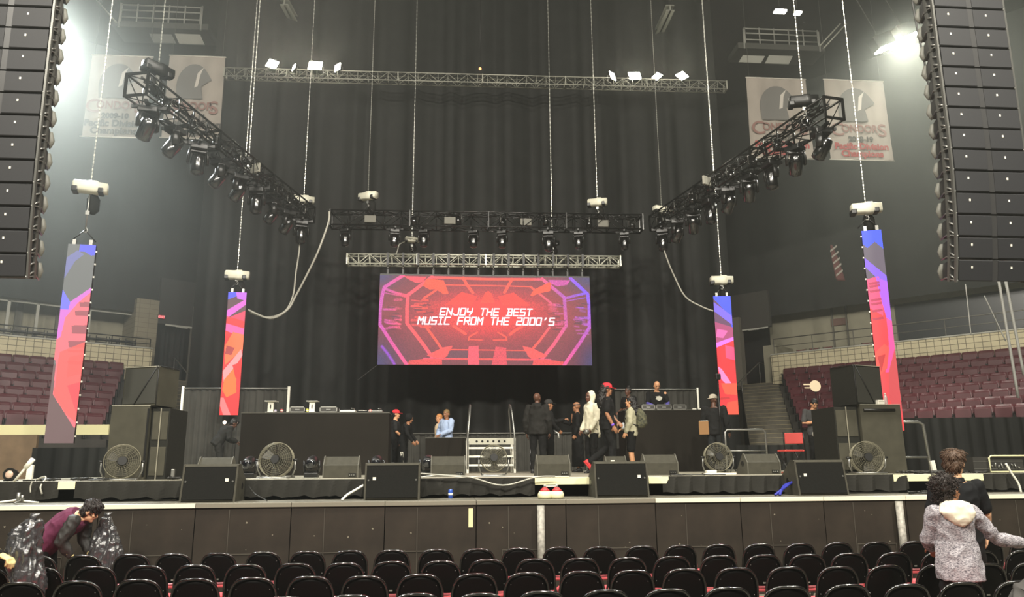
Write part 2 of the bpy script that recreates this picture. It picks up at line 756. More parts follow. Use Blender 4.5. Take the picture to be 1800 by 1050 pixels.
# ---- suites, left
u0, z0 = BL.U(0, 524, 1.6)
u1, z1 = BL.U(236, 556, 1.6)
ZS = (z0 + z1) / 2
struct(MB().box(-9, u1 + .2, 2.6, 2.75, 5.2, 9.3, M=BL.M).build('wall_suite', M_SUITE))
hd = MB().box(-9, u1, 1.5, 1.62, ZS - .05, ZS + .06, M=BL.M)
struct(hd.build('trim_8', M_TRIM))
for px in (12, 64, 156, 234):
    uu, _ = BL.U(px, 560, 1.6)
    struct(MB().box(uu - .05, uu + .05, 1.5, 1.62, 5.2, ZS, M=BL.M).build('trim_9', M_TRIM))
for px in (32, 104):
    uu, _ = BL.U(px, 560, 2.5)
    struct(MB().box(uu - .12, uu + .12, 2.45, 2.6, 5.2, ZS + .1, M=BL.M).build('trim_10', mat('grey_pilaster', (104, 102, 92), .8)))
ua, _ = BL.U(236, 580, .9)
ub, _ = BL.U(276, 580, .9)
o = MB().box(ua, ub, .9, 2.8, 5.2, 8.6).build('wall_pier', M_BLOCK2)
uvmap(o, lambda c: c.x, lambda c: c.z)
for v in o.data.vertices:
    v.co = BL.M @ v.co
struct(o)
uc, _ = BL.U(338, 580, .9)
# the passage: dark recess with a pale jamb and header
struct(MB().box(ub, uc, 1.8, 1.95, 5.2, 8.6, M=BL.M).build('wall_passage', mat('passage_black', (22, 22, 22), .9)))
_, zh = BL.U(300, 571, .9)
struct(MB().box(ub, uc + .15, .9, 1.1, zh, 9.6, M=BL.M).build('wall_header', mat('header_charcoal', (58, 57, 54), .9)))
struct(MB().box(uc - .03, uc + .2, .75, 1.1, 2, zh + .9, M=BL.M).build('door_1', mat('pale_jamb', (128, 124, 112), .8)))
cx = (ub + uc) / 2
dl = drape('passage_curtain', BL.W(ub + .35, 1.5, 0), BL.W(uc - .1, 1.5, 0), 5.25, zh - .05, .05, .22, M_VELOUR, 3)
tag(dl, 'black curtain closing the passage under the red exit sign', 'curtain')
for i in range(3):
    dd = ub + .5 + i * .45
fr = MB()
rnd = random.Random(4)
uu = ub + .3
while uu < uc - .1:
    l = rnd.uniform(.15, .35)
    fr.box(uu, uu + l, .86, .9, zh - .06 - rnd.uniform(0, .05), zh, M=BL.M)
    uu += l
struct(fr.build('trim_11', mat('pale_tattered_edging', (196, 196, 184), .7)))


def exit_sign(B, px, py, v, label):
    uu, zz = B.U(px, py, v)
    t = thing('exit_sign', label, 'sign', B.W(uu, v, zz), B.rz)
    MB().box(-.14, .14, -.03, .05, -.08, .08).build('housing', M_BLKP, t)
    MB().box(-.125, .125, -.036, -.03, -.065, .065).build('face_plate', mat('exit_sign_red', (120, 10, 16), .5, emit=(235, 40, 60), estr=.8), t)
    me = text_mesh('EXIT', .13, .002, extra=.002)
    o = mobj(me, 'lettering', mat('exit_letters', (250, 180, 180), .5, emit=(255, 170, 170), estr=1.0), t)
    o.rotation_euler = (PI / 2, 0, 0)
    o.location = (0, -.04, 0)


exit_sign(BL, 283.5, 557.5, .88, 'small red lit EXIT sign above the dark passage')

# rail, tables and chairs on the suite terrace
def rail(B, ua, ub, name, label, h=.95, post=1.2, mt=None, v=.35):
    t = thing(name, label, 'railing', B.W(ua, v, 5.2), B.rz)
    L = ub - ua
    sx = 1 if B is BL else -1
    m = MB()
    m.cyl((0, 0, 1.2 + h), (sx * L, 0, 1.2 + h), .022)
    m.cyl((0, 0, 1.2 + h * .55), (sx * L, 0, 1.2 + h * .55), .015)
    m.build('rail', mt or M_BLK, t)
    n = max(2, int(L / post))
    for i in range(n + 1):
        MB().cyl((sx * L * i / n, 0, 0.0), (sx * L * i / n, 0, 1.2 + h), .018).build('post', mt or M_BLK, t)
    return t


rail(BL, -2, BL.L, 'guard_rail', 'black guard rail on the tiled wall in front of the suites', h=.45, v=.35)
for i in range(6):
    uu = -1.2 + i * (u1 + .55) / 5
    t = thing('bar_table', 'high black bar table behind the guard rail, %s from the block pier' % ordw(5 - i), 'table', BL.W(uu, 1.25, 5.2), BL.rz, 'bar tables in front of the suites')
    MB().box(-.45, .45, -.22, .22, 1.55, 1.6, bev=.01).build('tabletop', M_BLKP, t)
    MB().cyl((0, 0, .02), (0, 0, 1.55), .04).cyl((0, 0, 0), (0, 0, .03), .22, n=14).build('pedestal', M_BLK, t)
    for s in (-.3, .3):
        t = thing('bar_stool', 'black slatted bar stool, %s side of the %s high table from the block pier' % ('pier' if s > 0 else 'far', ordw(5 - i)), 'stool', BL.W(uu + s, .62, 5.2), BL.rz, 'bar stools in front of the suites')
        MB().box(-.2, .2, -.18, .18, 1.12, 1.17, bev=.015).build('seat', M_BLKP, t)
        bk = MB()
        for q in range(4):
            bk.box(-.19, .19, -.2, -.18, 1.25 + q * .08, 1.29 + q * .08)
        bk.box(-.2, -.17, -.2, -.17, 1.1, 1.6).box(.17, .2, -.2, -.17, 1.1, 1.6)
        bk.build('backrest', M_BLK, t)
        for a in (-1, 1):
            for b2 in (-1, 1):
                MB().cyl((a * .2, b2 * .18, 0), (a * .16, b2 * .14, 1.13), .014, n=6).build('leg', M_BLK, t)

# ---- suites, right
BRs = lambda px, py, v: BR.U(px, py, v)
w0, _ = BRs(1574, 560, 2.2)
w1, _ = BRs(1362, 560, 2.2)
struct(MB().box(w0, w1 + .3, 2.2, 2.4, 5.2, 9.6, M=BR.M).build('wall_suite', M_SUITE))
struct(MB().box(-9, w0, 2.2, 2.4, 5.2, 6.55, M=BR.M).build('wall_suite', M_SUITE))
struct(MB().box(-9, w0, 2.2, 2.4, 8.35, 9.6, M=BR.M).build('wall_suite', M_SUITE))
t = struct(MB().box(-9, w0, 2.28, 2.34, 6.5, 8.4, M=BR.M).build('window_1', mat('dark_suite_glass', (50, 54, 56), .25, spec=.6)))
for px in (1462, 1487):
    uu, _ = BRs(px, 560, 2.1)
    struct(MB().box(uu - .03, uu + .03, 2.12, 2.2, 5.2, 9.4, M=BR.M).build('trim_12', mat('grey_pilaster', (104, 102, 92), .8)))
uu, zz = BRs(1475, 566, 2.15)
o = MB().box(-.36, .36, 0, .03, -.16, .16, bev=.01).build('wall_plaque', mat('brown_plaque', (110, 84, 74), .6))
o.location = BR.W(uu, 2.13, zz)
o.rotation_euler = (0, 0, BR.rz)
tag(o, 'small brown plaque on the beige wall above the folding chairs', 'sign')
ra, _ = BRs(1362, 630, .3)
rail(BR, -6, ra, 'guard_rail', 'thin steel guard rail along the wall with the dark glass', h=.75, post=1.6, mt=mat('grey_rail', (120, 118, 110), .5, .4), v=.3)
M_BRN = mat('brown_padding', (108, 66, 62), .7)


def fold_chair(label, loc, rz, group=None, padm=None):
    t = thing('folding_chair', label, 'chair', loc, rz, group)
    pm = padm or M_BRN
    MB().box(-.2, .2, -.2, .2, .43, .47, bev=.02).build('seat', pm, t)
    MB().box(-.19, .19, .19, .22, .6, .84, bev=.03).build('backrest', pm, t)
    for s in (-1, 1):
        MB().tube([(s * .22, .3, 0), (s * .22, .05, .45), (s * .21, .2, .5), (s * .21, .22, .86)], .012).build('leg', M_BLK, t)
        MB().tube([(s * .2, -.26, 0), (s * .21, .1, .46)], .012).build('leg', M_BLK, t)
    return t


for i, px in enumerate((1405, 1428, 1452, 1522)):
    uu, _ = BRs(px, 612, 1.0)
    fold_chair('brown padded folding chair behind the guard rail, %s from the stairs' % ordw(i), BR.W(uu, 1.0, 5.85), BR.rz, 'folding chairs on the terrace')
struct(MB().box(-9, BR.L, .5, 2.2, 5.2, 5.85, M=BR.M).build('trim_13', M_CONC))
# passage beside the stairs (right)
pa, _ = BRs(1356, 600, 1.0)
pb, _ = BRs(1296, 600, 1.0)
_, zh = BRs(1330, 577, 1.0)
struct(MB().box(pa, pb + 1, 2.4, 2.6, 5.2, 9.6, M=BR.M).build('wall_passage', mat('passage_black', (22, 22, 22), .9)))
struct(MB().box(pa, pb + 1, 1.0, 1.2, zh, 9.6, M=BR.M).build('wall_header', mat('header_grey', (70, 68, 63), .9)))
struct(MB().box(pb - .25, pb + .1, .8, 1.2, 2, zh + .6, M=BR.M).build('door_2', mat('pale_jamb', (128, 124, 112), .8)))
struct(MB().box(pa - .5, pa + .12, .3, 2.2, 5.2, 6.9, M=BR.M).build('trim_14', M_BLOCK2 if False else M_SUITE))
fr = MB()
uu = pa + .1
while uu < pb - .3:
    l = rnd.uniform(.15, .35)
    fr.box(uu, uu + l, .96, 1.0, zh - .05 - rnd.uniform(0, .04), zh, M=BR.M)
    uu += l
struct(fr.build('trim_15', mat('pale_tattered_edging', (196, 196, 184), .7)))


# handrails of the two stair flights
def stair_rail(B, uu, label, v_top=.2, z_top=5.2, n=9):
    t = thing('stair_handrail', label, 'railing', B.W(uu, v_top, z_top), B.rz)
    m = MB()
    pts = [(0, -.95 * i, .95 - .455 * i) for i in range(n)]
    m.tube([(0, .5, .95), (0, 0, .95)] + pts[1:] + [(0, pts[-1][1], pts[-1][2] - .9)], .024)
    m.build('rail', M_STEEL, t)
    for i in range(0, n, 2):
        MB().cyl((0, -.95 * i, .9 - .455 * i), (0, -.95 * i, -.455 * i - .05), .018, n=8).build('post', M_STEEL, t)


stair_rail(BL, BL.U(309, 640, 0)[0], 'steel handrail down the dim stairs beside the red EXIT passage')
stair_rail(BR, BR.U(1331, 640, 0)[0], 'steel handrail down the concrete stairs beside the maroon seats')

# ---- black drapes closing off the upper seating, and the roof void above
def upper_drape(B, ua, ub, v, za, zb, label, seed):
    o = drape('upper_drape', B.W(ua, v, 0), B.W(ub, v, 0), za, zb, .035, 1.1, M_DRAPE, seed, nz=3)
    tag(o, label, 'curtain')


_, zl = BL.U(120, 535, 1.2)
_, zr = BR.U(1600, 522, 1.2)
upper_drape(BL, -14, BL.L + 7, 1.25, zl, 19.4, 'huge charcoal drape hanging above the suites and the red EXIT sign', 5)
upper_drape(BR, -14, BR.L + 7, 1.25, zr, 19.4, 'huge charcoal drape hanging above the dark suite glass', 6)

# ---- the main black backdrop curtain behind the stage
xa, xb = P(334, 600, 25.5), P(1290, 600, 25.5)
o = drape('backdrop_curtain', xa, xb, 0.0, 19.3, .27, 1.15, M_VELOUR, 11, nz=10)
tag(o, 'tall black pleated curtain behind the stage and the text screen', 'curtain')
o['kind'] = 'thing'

# low black skirting drapes in front of the stands
def low_drape(pa, pb, Ya, Yb, ztop, z0, label, seed, amp=.05, wl=.3):
    a, b = P(pa[0], pa[1], Ya), P(pb[0], pb[1], Yb)
    o = drape('skirting_drape', a, b, z0, ztop, amp, wl, M_VELOUR, seed, nz=3)
    tag(o, label, 'curtain')


low_drape((1570, 775), (1840, 778), 17.5, 17, 2.75, 0, 'long black pleated drape between the speaker stack and the equipment rack', 21)
low_drape((1292, 780), (1480, 780), 20, 20, 2.2, 0, 'black drape behind the red stool at the foot of the maroon stand', 22)
low_drape((58, 785), (196, 785), 17, 17, 2.15, 0, 'black pleated drape under the tall pale screen tower', 23)
pa, pb = P(-60, 762, 19), P(66, 762, 19)
o = MB().box(pa.x, pb.x, 19, 19.1, 0, 2.5).build('dasher_board', mat('brown_board', (112, 92, 68), .7, noise=.15, scale=3))
tag(o, 'brown wooden barrier board beyond the edge of the stage', 'board')
pa, pb = P(-60, 762, 18.8), P(195, 762, 18.8)
o = MB().box(pa.x, P(195, 762, 19.3).x, 19.15, 19.3, 2.5, 2.74).build('barrier_ledge', mat('cream_ledge', (214, 208, 160), .6))
tag(o, 'cream coloured ledge under the maroon seats behind the brown board', 'ledge')
# ================================================================== THE STAGE
ZL, ZU = 1.26, 1.535           # lower and upper deck
YL, YU = 10.47, 11.45          # front edges
M_PLY = mat('scuffed_black_plywood', (42, 36, 29), .6, spec=.3, noise=.22, scale=2.2, bump=.15)
M_DECK = mat('grey_stage_deck', (104, 101, 90), .5, noise=.2, scale=3)
M_DECKU = mat('upper_stage_deck', (150, 146, 130), .45, noise=.2, scale=2)
M_EDGE = mat('worn_aluminium_edge', (226, 222, 200), .5, .1)
X0, X1 = P(-60, 888, YL).x - 1.6, P(1870, 868, YL).x + 1.6

seams = [P(px, 950, YL).x for px in (339, 509, 675, 837, 996, 1155, 1306, 1454, 1600)]
step = (seams[-1] - seams[0]) / 8
xs = [seams[0] - step * k for k in range(3, 0, -1)] + seams + [seams[-1] + step, seams[-1] + 2 * step]
# decks (each 1.22 m module of the lower stage is a unit that can be lifted away)
for i in range(len(xs) - 1):
    a, b = xs[i], xs[i + 1]
    who = ordw(i)
    t = thing('stage_front_panel', 'scuffed black plywood stage front panel, %s counted from the purple vest end' % who, 'panel', ((a + b) / 2, YL, 0), 0, 'plywood panels along the stage front')
    wd = (b - a) / 2 - .006
    MB().box(-wd, wd, .012, .05, 0, ZL - .06).build('board', M_PLY, t)
    # framed hatch in the lower half
    hx = random.uniform(-.1, .12)
    f = MB()
    f.box(hx - .28, hx + .28, .004, .012, .62, .632).box(hx - .28, hx - .272, .004, .012, .1, .62).box(hx + .272, hx + .28, .004, .012, .1, .62)
    f.box(-.18, -.17, .004, .012, 0, ZL - .08)
    f.build('batten', mat('scuffed_batten', (62, 57, 48), .7), t)
    sc_ = MB()
    for k in range(6):
        cx_, cz_ = random.uniform(-wd + .05, wd - .05), random.uniform(.35, 1.1)
        r_ = random.choice([.005, .008, .011])
        n_ = 7
        pts_ = [(cx_ + r_ * random.uniform(.4, 1.6) * math.cos(2 * PI * q / n_), .0095, cz_ + r_ * random.uniform(.4, 1.6) * math.sin(2 * PI * q / n_)) for q in range(n_)]
        sc_.slab(pts_, (0, -1, 0), .003)
    sc_.build('scuff', mat('pale_scuff', (118, 112, 96), .8), t)
    if i in (5,):
        MB().box(.50, .56, .0, .0125, .92, 1.16).build('tape_patch', mat('torn_cream_tape', (210, 205, 160), .7), t)
    d = thing('stage_deck_section', 'grey stage deck section with worn metal edge, %s counted from the purple vest end' % who, 'stage deck', ((a + b) / 2, YL, 0), 0, 'deck sections of the lower stage')
    MB().box(-wd - .003, wd + .003, .02, YU - YL + .3, ZL - .06, ZL).build('deck_board', M_DECK, d)
    MB().box(-wd - .003, wd + .003, -.01, .02, ZL - .055, ZL + .004, bev=.004).build('edge_rail', M_EDGE if i not in (3, 4, 5, 6, 7) else mat('dull_deck_edge', (128, 124, 110), .5, .2), d)

# support jacks seen through gaps of the front
def jack(px, label):
    x = P(px, 930, YL - .05).x
    t = thing('jack_post', label, 'post', (x, YL - .055, 0))
    MB().cyl((0, 0, .02), (0, 0, 1.19), .05, n=14).build('tube', mat('galvanised_tube', (150, 147, 138), .6, .2, noise=.3, scale=20), t)
    MB().cyl((0, 0, 0), (0, 0, .02), .09, n=14).build('foot_plate', M_STEEL, t)
    m = MB()
    for z in (.95, 1.05, 1.14):
        m.cyl((0, 0, z), (0, 0, z + .03), .049, n=14)
    m.build('clamp_ring', M_WHITE, t)


jack(951, 'scuffed steel jack post standing against the stage front under the two red bottles')
jack(1585, 'pale steel jack post with white rings against the stage front behind the hooded cardigan')

# upper stage
xa, xb = X0, X1
ub_ = MB().box(xa, xb, YU, 24.8, ZU - .08, ZU)
o = ub_.build('upper_stage_deck', M_DECKU)
tag(o, 'large raised stage deck under the performers and wedge monitors', 'stage deck')
o = MB().box(xa, xb, YU - .02, YU, ZU - .075, ZU + .004).build('deck_edge_trim', M_EDGE)
tag(o, 'bright worn metal edge running along the raised stage deck', 'edge trim')

# pleated skirts along the upper deck
def skirt(pa, pb, label, seed, wave=True):
    a, b = P(pa, 845, YU - .06).x, P(pb, 845, YU - .06).x
    L = b - a
    rnd = random.Random(seed)
    n = max(3, int(L / .22))
    vs_, fs = [], []
    nz_ = 5
    sub = 6
    N = n * sub
    for j in range(nz_ + 1):
        t = j / nz_
        for i in range(N + 1):
            k = i % sub
            x = L * i / N
            fold = (k / sub) if k else 0
            y = -.07 * (1 - t) ** .8 * (fold ** 1.5)
            zz = .03 + (ZU + .006 - ZL - .03) * t
            if j == 0:
                zz += .012 * math.sin(i * .6) + .02 * (1 - fold)
            vs_.append((x - .05 * (1 - t) * fold, y, ZL + zz))
    for j in range(nz_):
        for i in range(N):
            q = j * (N + 1) + i
            fs.append((q, q + 1, q + N + 2, q + N + 1))
    m = MB()
    m.add(vs_, fs, False)
    m.add([(x, y + .006, z) for x, y, z in vs_], [tuple(reversed(f)) for f in fs], False)
    o = m.build('stage_skirt', mat('stage_skirt_cloth', (36, 35, 31), .8, noise=.15, scale=4, spec=.2), fixn=False)
    o.location = (a, YU - .045, 0)
    tag(o, label, 'stage skirt', 'pleated skirts along the raised deck')


skirt(-40, 104, 'black stage skirt behind the fallen stand at the purple vest end', 1)
skirt(132, 322, 'black pleated stage skirt just above the bending purple vest', 2)
skirt(425, 940, 'long black pleated stage skirt with the blue can in front of it', 3)
skirt(1165, 1400, 'black pleated stage skirt beside the wedge with blue cables', 4)
skirt(1480, 1598, 'black stage skirt under the tall fan on the grey stack side', 5)
skirt(1725, 1870, 'black stage skirt below the equipment rack', 6)
# cream plywood fascia where the skirt is missing
for (pa, pb, lab) in ((104, 134, 'cream bare deck edge in the gap above the fallen stand'), (940, 1042, 'cream bare deck edge above the two red bottles'),
                      (1140, 1175, 'short cream bare deck edge beside the middle front speaker'), (1570, 1680, 'cream bare deck edge behind the man in the black tee'), (1680, 1728, 'cream bare deck edge under the equipment rack')):
    a, b = P(pa, 845, YU - .03).x, P(pb, 845, YU - .03).x
    o = MB().box(a, b, YU - .05, YU - .022, ZU - .1, ZU + .002, bev=.003).build('deck_fascia', mat('cream_deck_fascia', (226, 222, 180), .6))
    tag(o, lab, 'deck edge', 'bare deck edges')
o = MB().box(X0, X1, YU + .5, YU + .54, ZL, ZU - .09).build('understage_cloth', M_VELOUR)
tag(o, 'black cloth closing the space under the raised deck', 'cloth')


# ------------------------------------------------------------------ wedge monitors
def wedge_big(px0, px1, pyb, label, flip=False, Y=10.95, z=ZL):
    """big two-way cabinet: upright grille towards the hall, tapering to the back"""
    a, b = P(px0, pyb, Y), P(px1, pyb, Y)
    W = b.x - a.x
    H = .50
    t = thing('wedge_speaker', label, 'speaker', ((a.x + b.x) / 2, Y, z), .0, 'big wedges along the lower stage')
    w2 = W / 2
    prof = [(0, 0), (-.02, .02), (.07, H - .02), (.09, H), (.2, H), (.52, .28), (.56, .2), (.56, 0)]
    MB().prism(prof, -w2, w2).build('cabinet', M_GREYP, t)
    g = MB().prism([(-.034, .035), (-.026, .03), (.062, H - .04), (.054, H - .035)], -w2 + .025, w2 - .025)
    gg = g.build('grille', M_GRILLE, t)
    f = MB()
    f.prism([(-.03, 0), (.0, 0), (.08, H - .01), (.055, H - .01)], -w2 - .004, -w2 + .02).prism([(-.03, 0), (.0, 0), (.08, H - .01), (.055, H - .01)], w2 - .02, w2 + .004)
    f.prism([(.05, H - .03), (.08, H + .004), (.2, H + .004), (.2, H - .01)], -w2 - .004, w2 + .004)
    f.build('bumper', M_GREYP, t)
    lx = (-w2 + .13) if flip else (w2 - .13)
    for kx in ((lx, -.05) if not flip else (lx, -.05)):
        pass
    MB().box(lx - .022, lx + .022, .008, .024, .27, .31).build('badge', M_WHITE, t)
    s_ = MB()
    for sx in (-w2 + .05, w2 - .05):
        s_.cyl((sx, .004, .27), (sx, .02, .27), .012, n=8)
    s_.build('fixing_screw', M_STEEL, t)
    hd = MB()
    for s in (-1, 1):
        hd.cyl((s * (w2 + .002), .33, .2), (s * (w2 - .02), .33, .2), .045, n=14)
    hd.build('handle_recess', M_BLKP, t)
    return t


wedge_big(316, 413, 882, 'big grey wedge speaker at the front of the stage nearest the purple vest')
wedge_big(640, 737, 880, 'big grey wedge speaker at the front of the stage behind a trailing white cable', flip=True)
wedge_big(1047, 1141, 876, 'big grey wedge speaker at the front of the stage beside the two red bottles')
wedge_big(1404, 1491, 870, 'big grey wedge speaker at the front of the stage with blue cables behind', flip=True)


def wedge_rear(px0, px1, label, Y=13.0, rz=0, W=None, side=0):
    a, b = P(px0, 832, Y), P(px1, 832, Y)
    W = W or (b.x - a.x)
    t = thing('floor_monitor', label, 'monitor', ((a.x + b.x) / 2, Y, ZU), rz, 'floor monitors on the raised deck')
    w2 = W / 2
    # back of the monitor: upright lower face, paler sloping upper face, grille away from the hall
    prof = [(0, 0), (0, .20), (.03, .22), (.13, .335), (.17, .345), (.46, .07), (.47, 0)]
    MB().prism(prof, -w2 + .018, w2 - .018).build('cabinet', M_GREYP, t)
    p2 = [(-.012, 0), (-.012, .205), (.025, .235), (.125, .35), (.175, .36), (.475, .075), (.48, 0)]
    for sx in (-w2, w2 - .018):
        MB().prism(p2, sx, sx + .018).build('side_cheek', mat('wedge_cheek', (80, 78, 68), .6), t)
    MB().slab([(-w2 + .03, .185, .345), (w2 - .03, .185, .345), (w2 - .03, .455, .09), (-w2 + .03, .455, .09)], (0, .68, .73), .01).build('grille', M_GRILLE, t)
    h = MB()
    for s in (-1, 1):
        h.ell((s * w2, .2, .18), .006, .075, .05)
    h.build('handle_recess', M_BLKP, t)
    c = MB()
    c.box(w2 - .16, w2 - .04, -.006, .004, .02, .075)
    c.build('connector_plate', M_BLKP, t)
    cc = MB()
    for k in range(3):
        cc.cyl((w2 - .14 + k * .035, -.008, .048), (w2 - .14 + k * .035, -.03, .045), .009, n=8)
    cc.build('cable_plug', M_STEEL, t)
    return t


wedge_rear(345, 405, 'grey floor monitor behind the front wedge nearest the grey box stack')
wedge_rear(567, 630, 'grey floor monitor between two small moving lights')
wedge_rear(757, 818, 'grey floor monitor beside the silver stage steps', Y=13.4)
wedge_rear(944, 1003, 'grey floor monitor in front of the man in the black jacket')
wedge_rear(1066, 1103, 'small dark floor monitor behind the middle front speaker near the bare calves', Y=15.2)
wedge_rear(1134, 1193, 'grey floor monitor in front of the backpacker')
wedge_rear(1314, 1373, 'grey floor monitor beside the fan by the red kneepad stool', rz=.0)

# ------------------------------------------------------------------ fans
def fan(px, py, dpx, Y, label, rz=0.0, tilt=0.15):
    c = P(px, py, Y)
    r = dpx / 2 / F_PX * (Y - .2)
    t = thing('stage_fan', label, 'fan', (c.x, Y, ZU), rz, 'round floor fans')
    hz = c.z - ZU
    R = Matrix.Translation((0, 0, hz)) @ Matrix.Rotation(-tilt, 4, 'X')
    g = MB()
    for side, y in ((0, -.08), (1, .09)):
        for q in range(2, 10):
            rr = r * q / 9
            yy = y * (1 - .25 * (q / 9) ** 3) if q < 9 else y * .6
            n = 28
            g.tube([R @ Vector((rr * math.cos(2 * PI * k / n), yy, rr * math.sin(2 * PI * k / n))) for k in range(n)], .0017 if q < 9 else .006, n=4, closed=True)
        for k in range(20):
            a_ = 2 * PI * k / 20
            g.tube([R @ Vector((.07 * math.cos(a_), y, .07 * math.sin(a_))), R @ Vector((r * .8 * math.cos(a_ + .12), y * .95, r * .8 * math.sin(a_ + .12))), R @ Vector((r * math.cos(a_ + .15), y * .5, r * math.sin(a_ + .15)))], .0017, n=4)
    n = 32
    g.tube([R @ Vector((r * math.cos(2 * PI * k / n), 0, r * math.sin(2 * PI * k / n))) for k in range(n)], .009, n=5, closed=True)
    g.build('wire_guard', mat('fan_wire', (118, 114, 96), .45, .4), t)
    h = MB()
    h.cyl(R @ Vector((0, -.10, 0)), R @ Vector((0, .02, 0)), .065, .08, n=18)
    h.build('hub', M_BLKP, t)
    h = MB()
    h.cyl(R @ Vector((0, .05, 0)), R @ Vector((0, .19, 0)), .09, .07, n=16)
    h.build('motor', M_BLKP, t)
    for k in range(3):
        a_ = 2 * PI * k / 3 + .4
        pts = []
        for (rr, da, yy) in ((.06, -.35, .03), (.06, .35, -.03), (r * .5, .62, -.05), (r * .86, .5, -.05), (r * .88, -.15, .05), (r * .5, -.3, .05)):
            pts.append(R @ Vector((rr * math.cos(a_ + da), yy, rr * math.sin(a_ + da))))
        MB().slab(pts, (R.to_3x3() @ Vector((0, -1, 0))), .006).build('fan_blade', mat('fan_blade_grey', (62, 60, 52), .5), t)
    s_ = MB()
    for s in (-1, 1):
        s_.tube([(s * (r + .03), 0, hz), (s * (r + .03), .02, hz * .5), (s * (r * .9), .05, .02), (s * r * .8, .3, .015)], .013, n=6)
        s_.tube([(s * (r * .9), .05, .02), (s * r * .8, -.22, .015)], .013, n=6)
    s_.tube([(-r * .8, -.22, .015), (r * .8, -.22, .015)], .012, n=6)
    s_.tube([(-r * .8, .3, .015), (r * .8, .3, .015)], .012, n=6)
    s_.build('floor_stand', M_STEEL, t)
    kb = MB()
    for s in (-1, 1):
        kb.cyl((s * (r + .0), 0, hz), (s * (r + .07), 0, hz), .02, n=10)
    kb.build('tilt_knob', M_BLKP, t)


fan(215, 812, 56, 12.4, 'round wire floor fan in front of the grey box stack beside the pale tower', .35)
fan(486, 809, 58, 13.2, 'round wire floor fan between two small moving lights in front of the long black desk', -.1)
fan(868, 806, 46, 13.6, 'smallest round wire floor fan in front of the silver stage steps')
fan(1262, 804, 50, 13.4, 'dark round wire floor fan standing behind a white strip beside the backwards cap man')
fan(1524, 805, 58, 12.6, 'round wire floor fan in front of the tall grey box beside the red screen tower', -.15)


# ------------------------------------------------------------------ moving lights (on the floor and under the trusses)
def make_mover(name, label, group=None, hang=False, lens=(40, 44, 52), tilt=0.0, pan=0.0, s=1.0):
    t = thing(name, label, 'stage light', group=group)
    sg = -1 if hang else 1
    MB().box(-.15 * s, .15 * s, -.13 * s, .13 * s, min(0, sg * .1 * s), max(0, sg * .1 * s), bev=.015).build('base', M_BLKP, t)
    y = MB()
    Rz = Matrix.Rotation(pan, 4, 'Z')
    for sd in (-1, 1):
        y.loft([((sd * .14 * s, 0, sg * .11 * s), (.03 * s, 0, 0), (0, .06 * s, 0)), ((sd * .165 * s, 0, sg * .22 * s), (.03 * s, 0, 0), (0, .07 * s, 0)), ((sd * .165 * s, 0, sg * .36 * s), (.028 * s, 0, 0), (0, .055 * s, 0))], n=8, M=Rz)
    y.box(-.16 * s, .16 * s, -.05 * s, .05 * s, min(sg * .1 * s, sg * .14 * s), max(sg * .1 * s, sg * .14 * s), M=Rz)
    y.build('yoke', M_BLKP, t)
    c = Vector((0, 0, sg * .33 * s))
    R = Rz @ Matrix.Translation(c) @ Matrix.Rotation(tilt, 4, 'X')
    h = MB()
    # head: barrel along -z when hanging, along -y when standing
    ax = Vector((0, 0, -1)) if hang else Vector((0, -1, 0))
    e1, e2 = (Vector((1, 0, 0)), Vector((0, 1, 0))) if hang else (Vector((1, 0, 0)), Vector((0, 0, 1)))
    rings = [(-.17, .06), (-.15, .11), (-.02, .13), (.08, .125), (.2, .12), (.215, .11)]
    h.loft([(R @ (ax * (d * s)), (R.to_3x3() @ e1) * (r * s), (R.to_3x3() @ e2) * (r * s)) for d, r in rings], n=16)
    hd = h.build('head', M_GLOSS if hang else M_BLKP, t)
    l = MB()
    l.loft([(R @ (ax * (d * s)), (R.to_3x3() @ e1) * (r * s), (R.to_3x3() @ e2) * (r * s)) for d, r in [(.19, .1), (.222, .1), (.24, .06), (.245, .01)]], n=16)
    l.build('lens', M_LENS, hd)
    if hang:
        c_ = MB()
        c_.box(-.27, .27, -.025, .025, -.005, .05).box(-.025, .025, -.27, .27, -.005, .05)
        c_.build('clamp', M_BLK, t)
    return t


for px, Y, lab in ((437, 13.9, 'moving light on the deck between the grey monitor and the round fan'), (548, 13.9, 'moving light on the deck right beside the fan in front of the long desk'),
                   (662, 13.9, 'moving light on the deck at the corner of the long desk'), (752, 13.9, 'moving light half hidden behind the monitor next to the silver steps')):
    lab = lab.replace('right beside', 'close beside')
    t = make_mover('moving_head_light', lab, 'moving lights on the deck', tilt=.25)
    t.location = (P(px, 830, Y).x, Y, ZU)
    t.scale = (.8, .8, .8)


# ------------------------------------------------------------------ speaker stacks
def boxq(W, D, H, taper=0.0, M=None):
    """cabinet footprint: front width W at y=0, depth D, tapered to the back"""
    m = MB()
    p = [(-W / 2, 0), (W / 2, 0), (W / 2 - taper, D), (-W / 2 + taper, D)]
    vs_ = [(x, y, 0) for x, y in p] + [(x, y, H) for x, y in p]
    m.add(vs_, [(3, 2, 1, 0), (4, 5, 6, 7), (0, 1, 5, 4), (1, 2, 6, 5), (2, 3, 7, 6), (3, 0, 4, 7)], False, M)
    return m


M_STK = mat('grey_stack_paint', (66, 64, 54), .8, spec=.15, noise=.1, scale=5)
M_STKD = mat('dark_stack_face', (34, 34, 30), .8, spec=.15, noise=.1, scale=20)


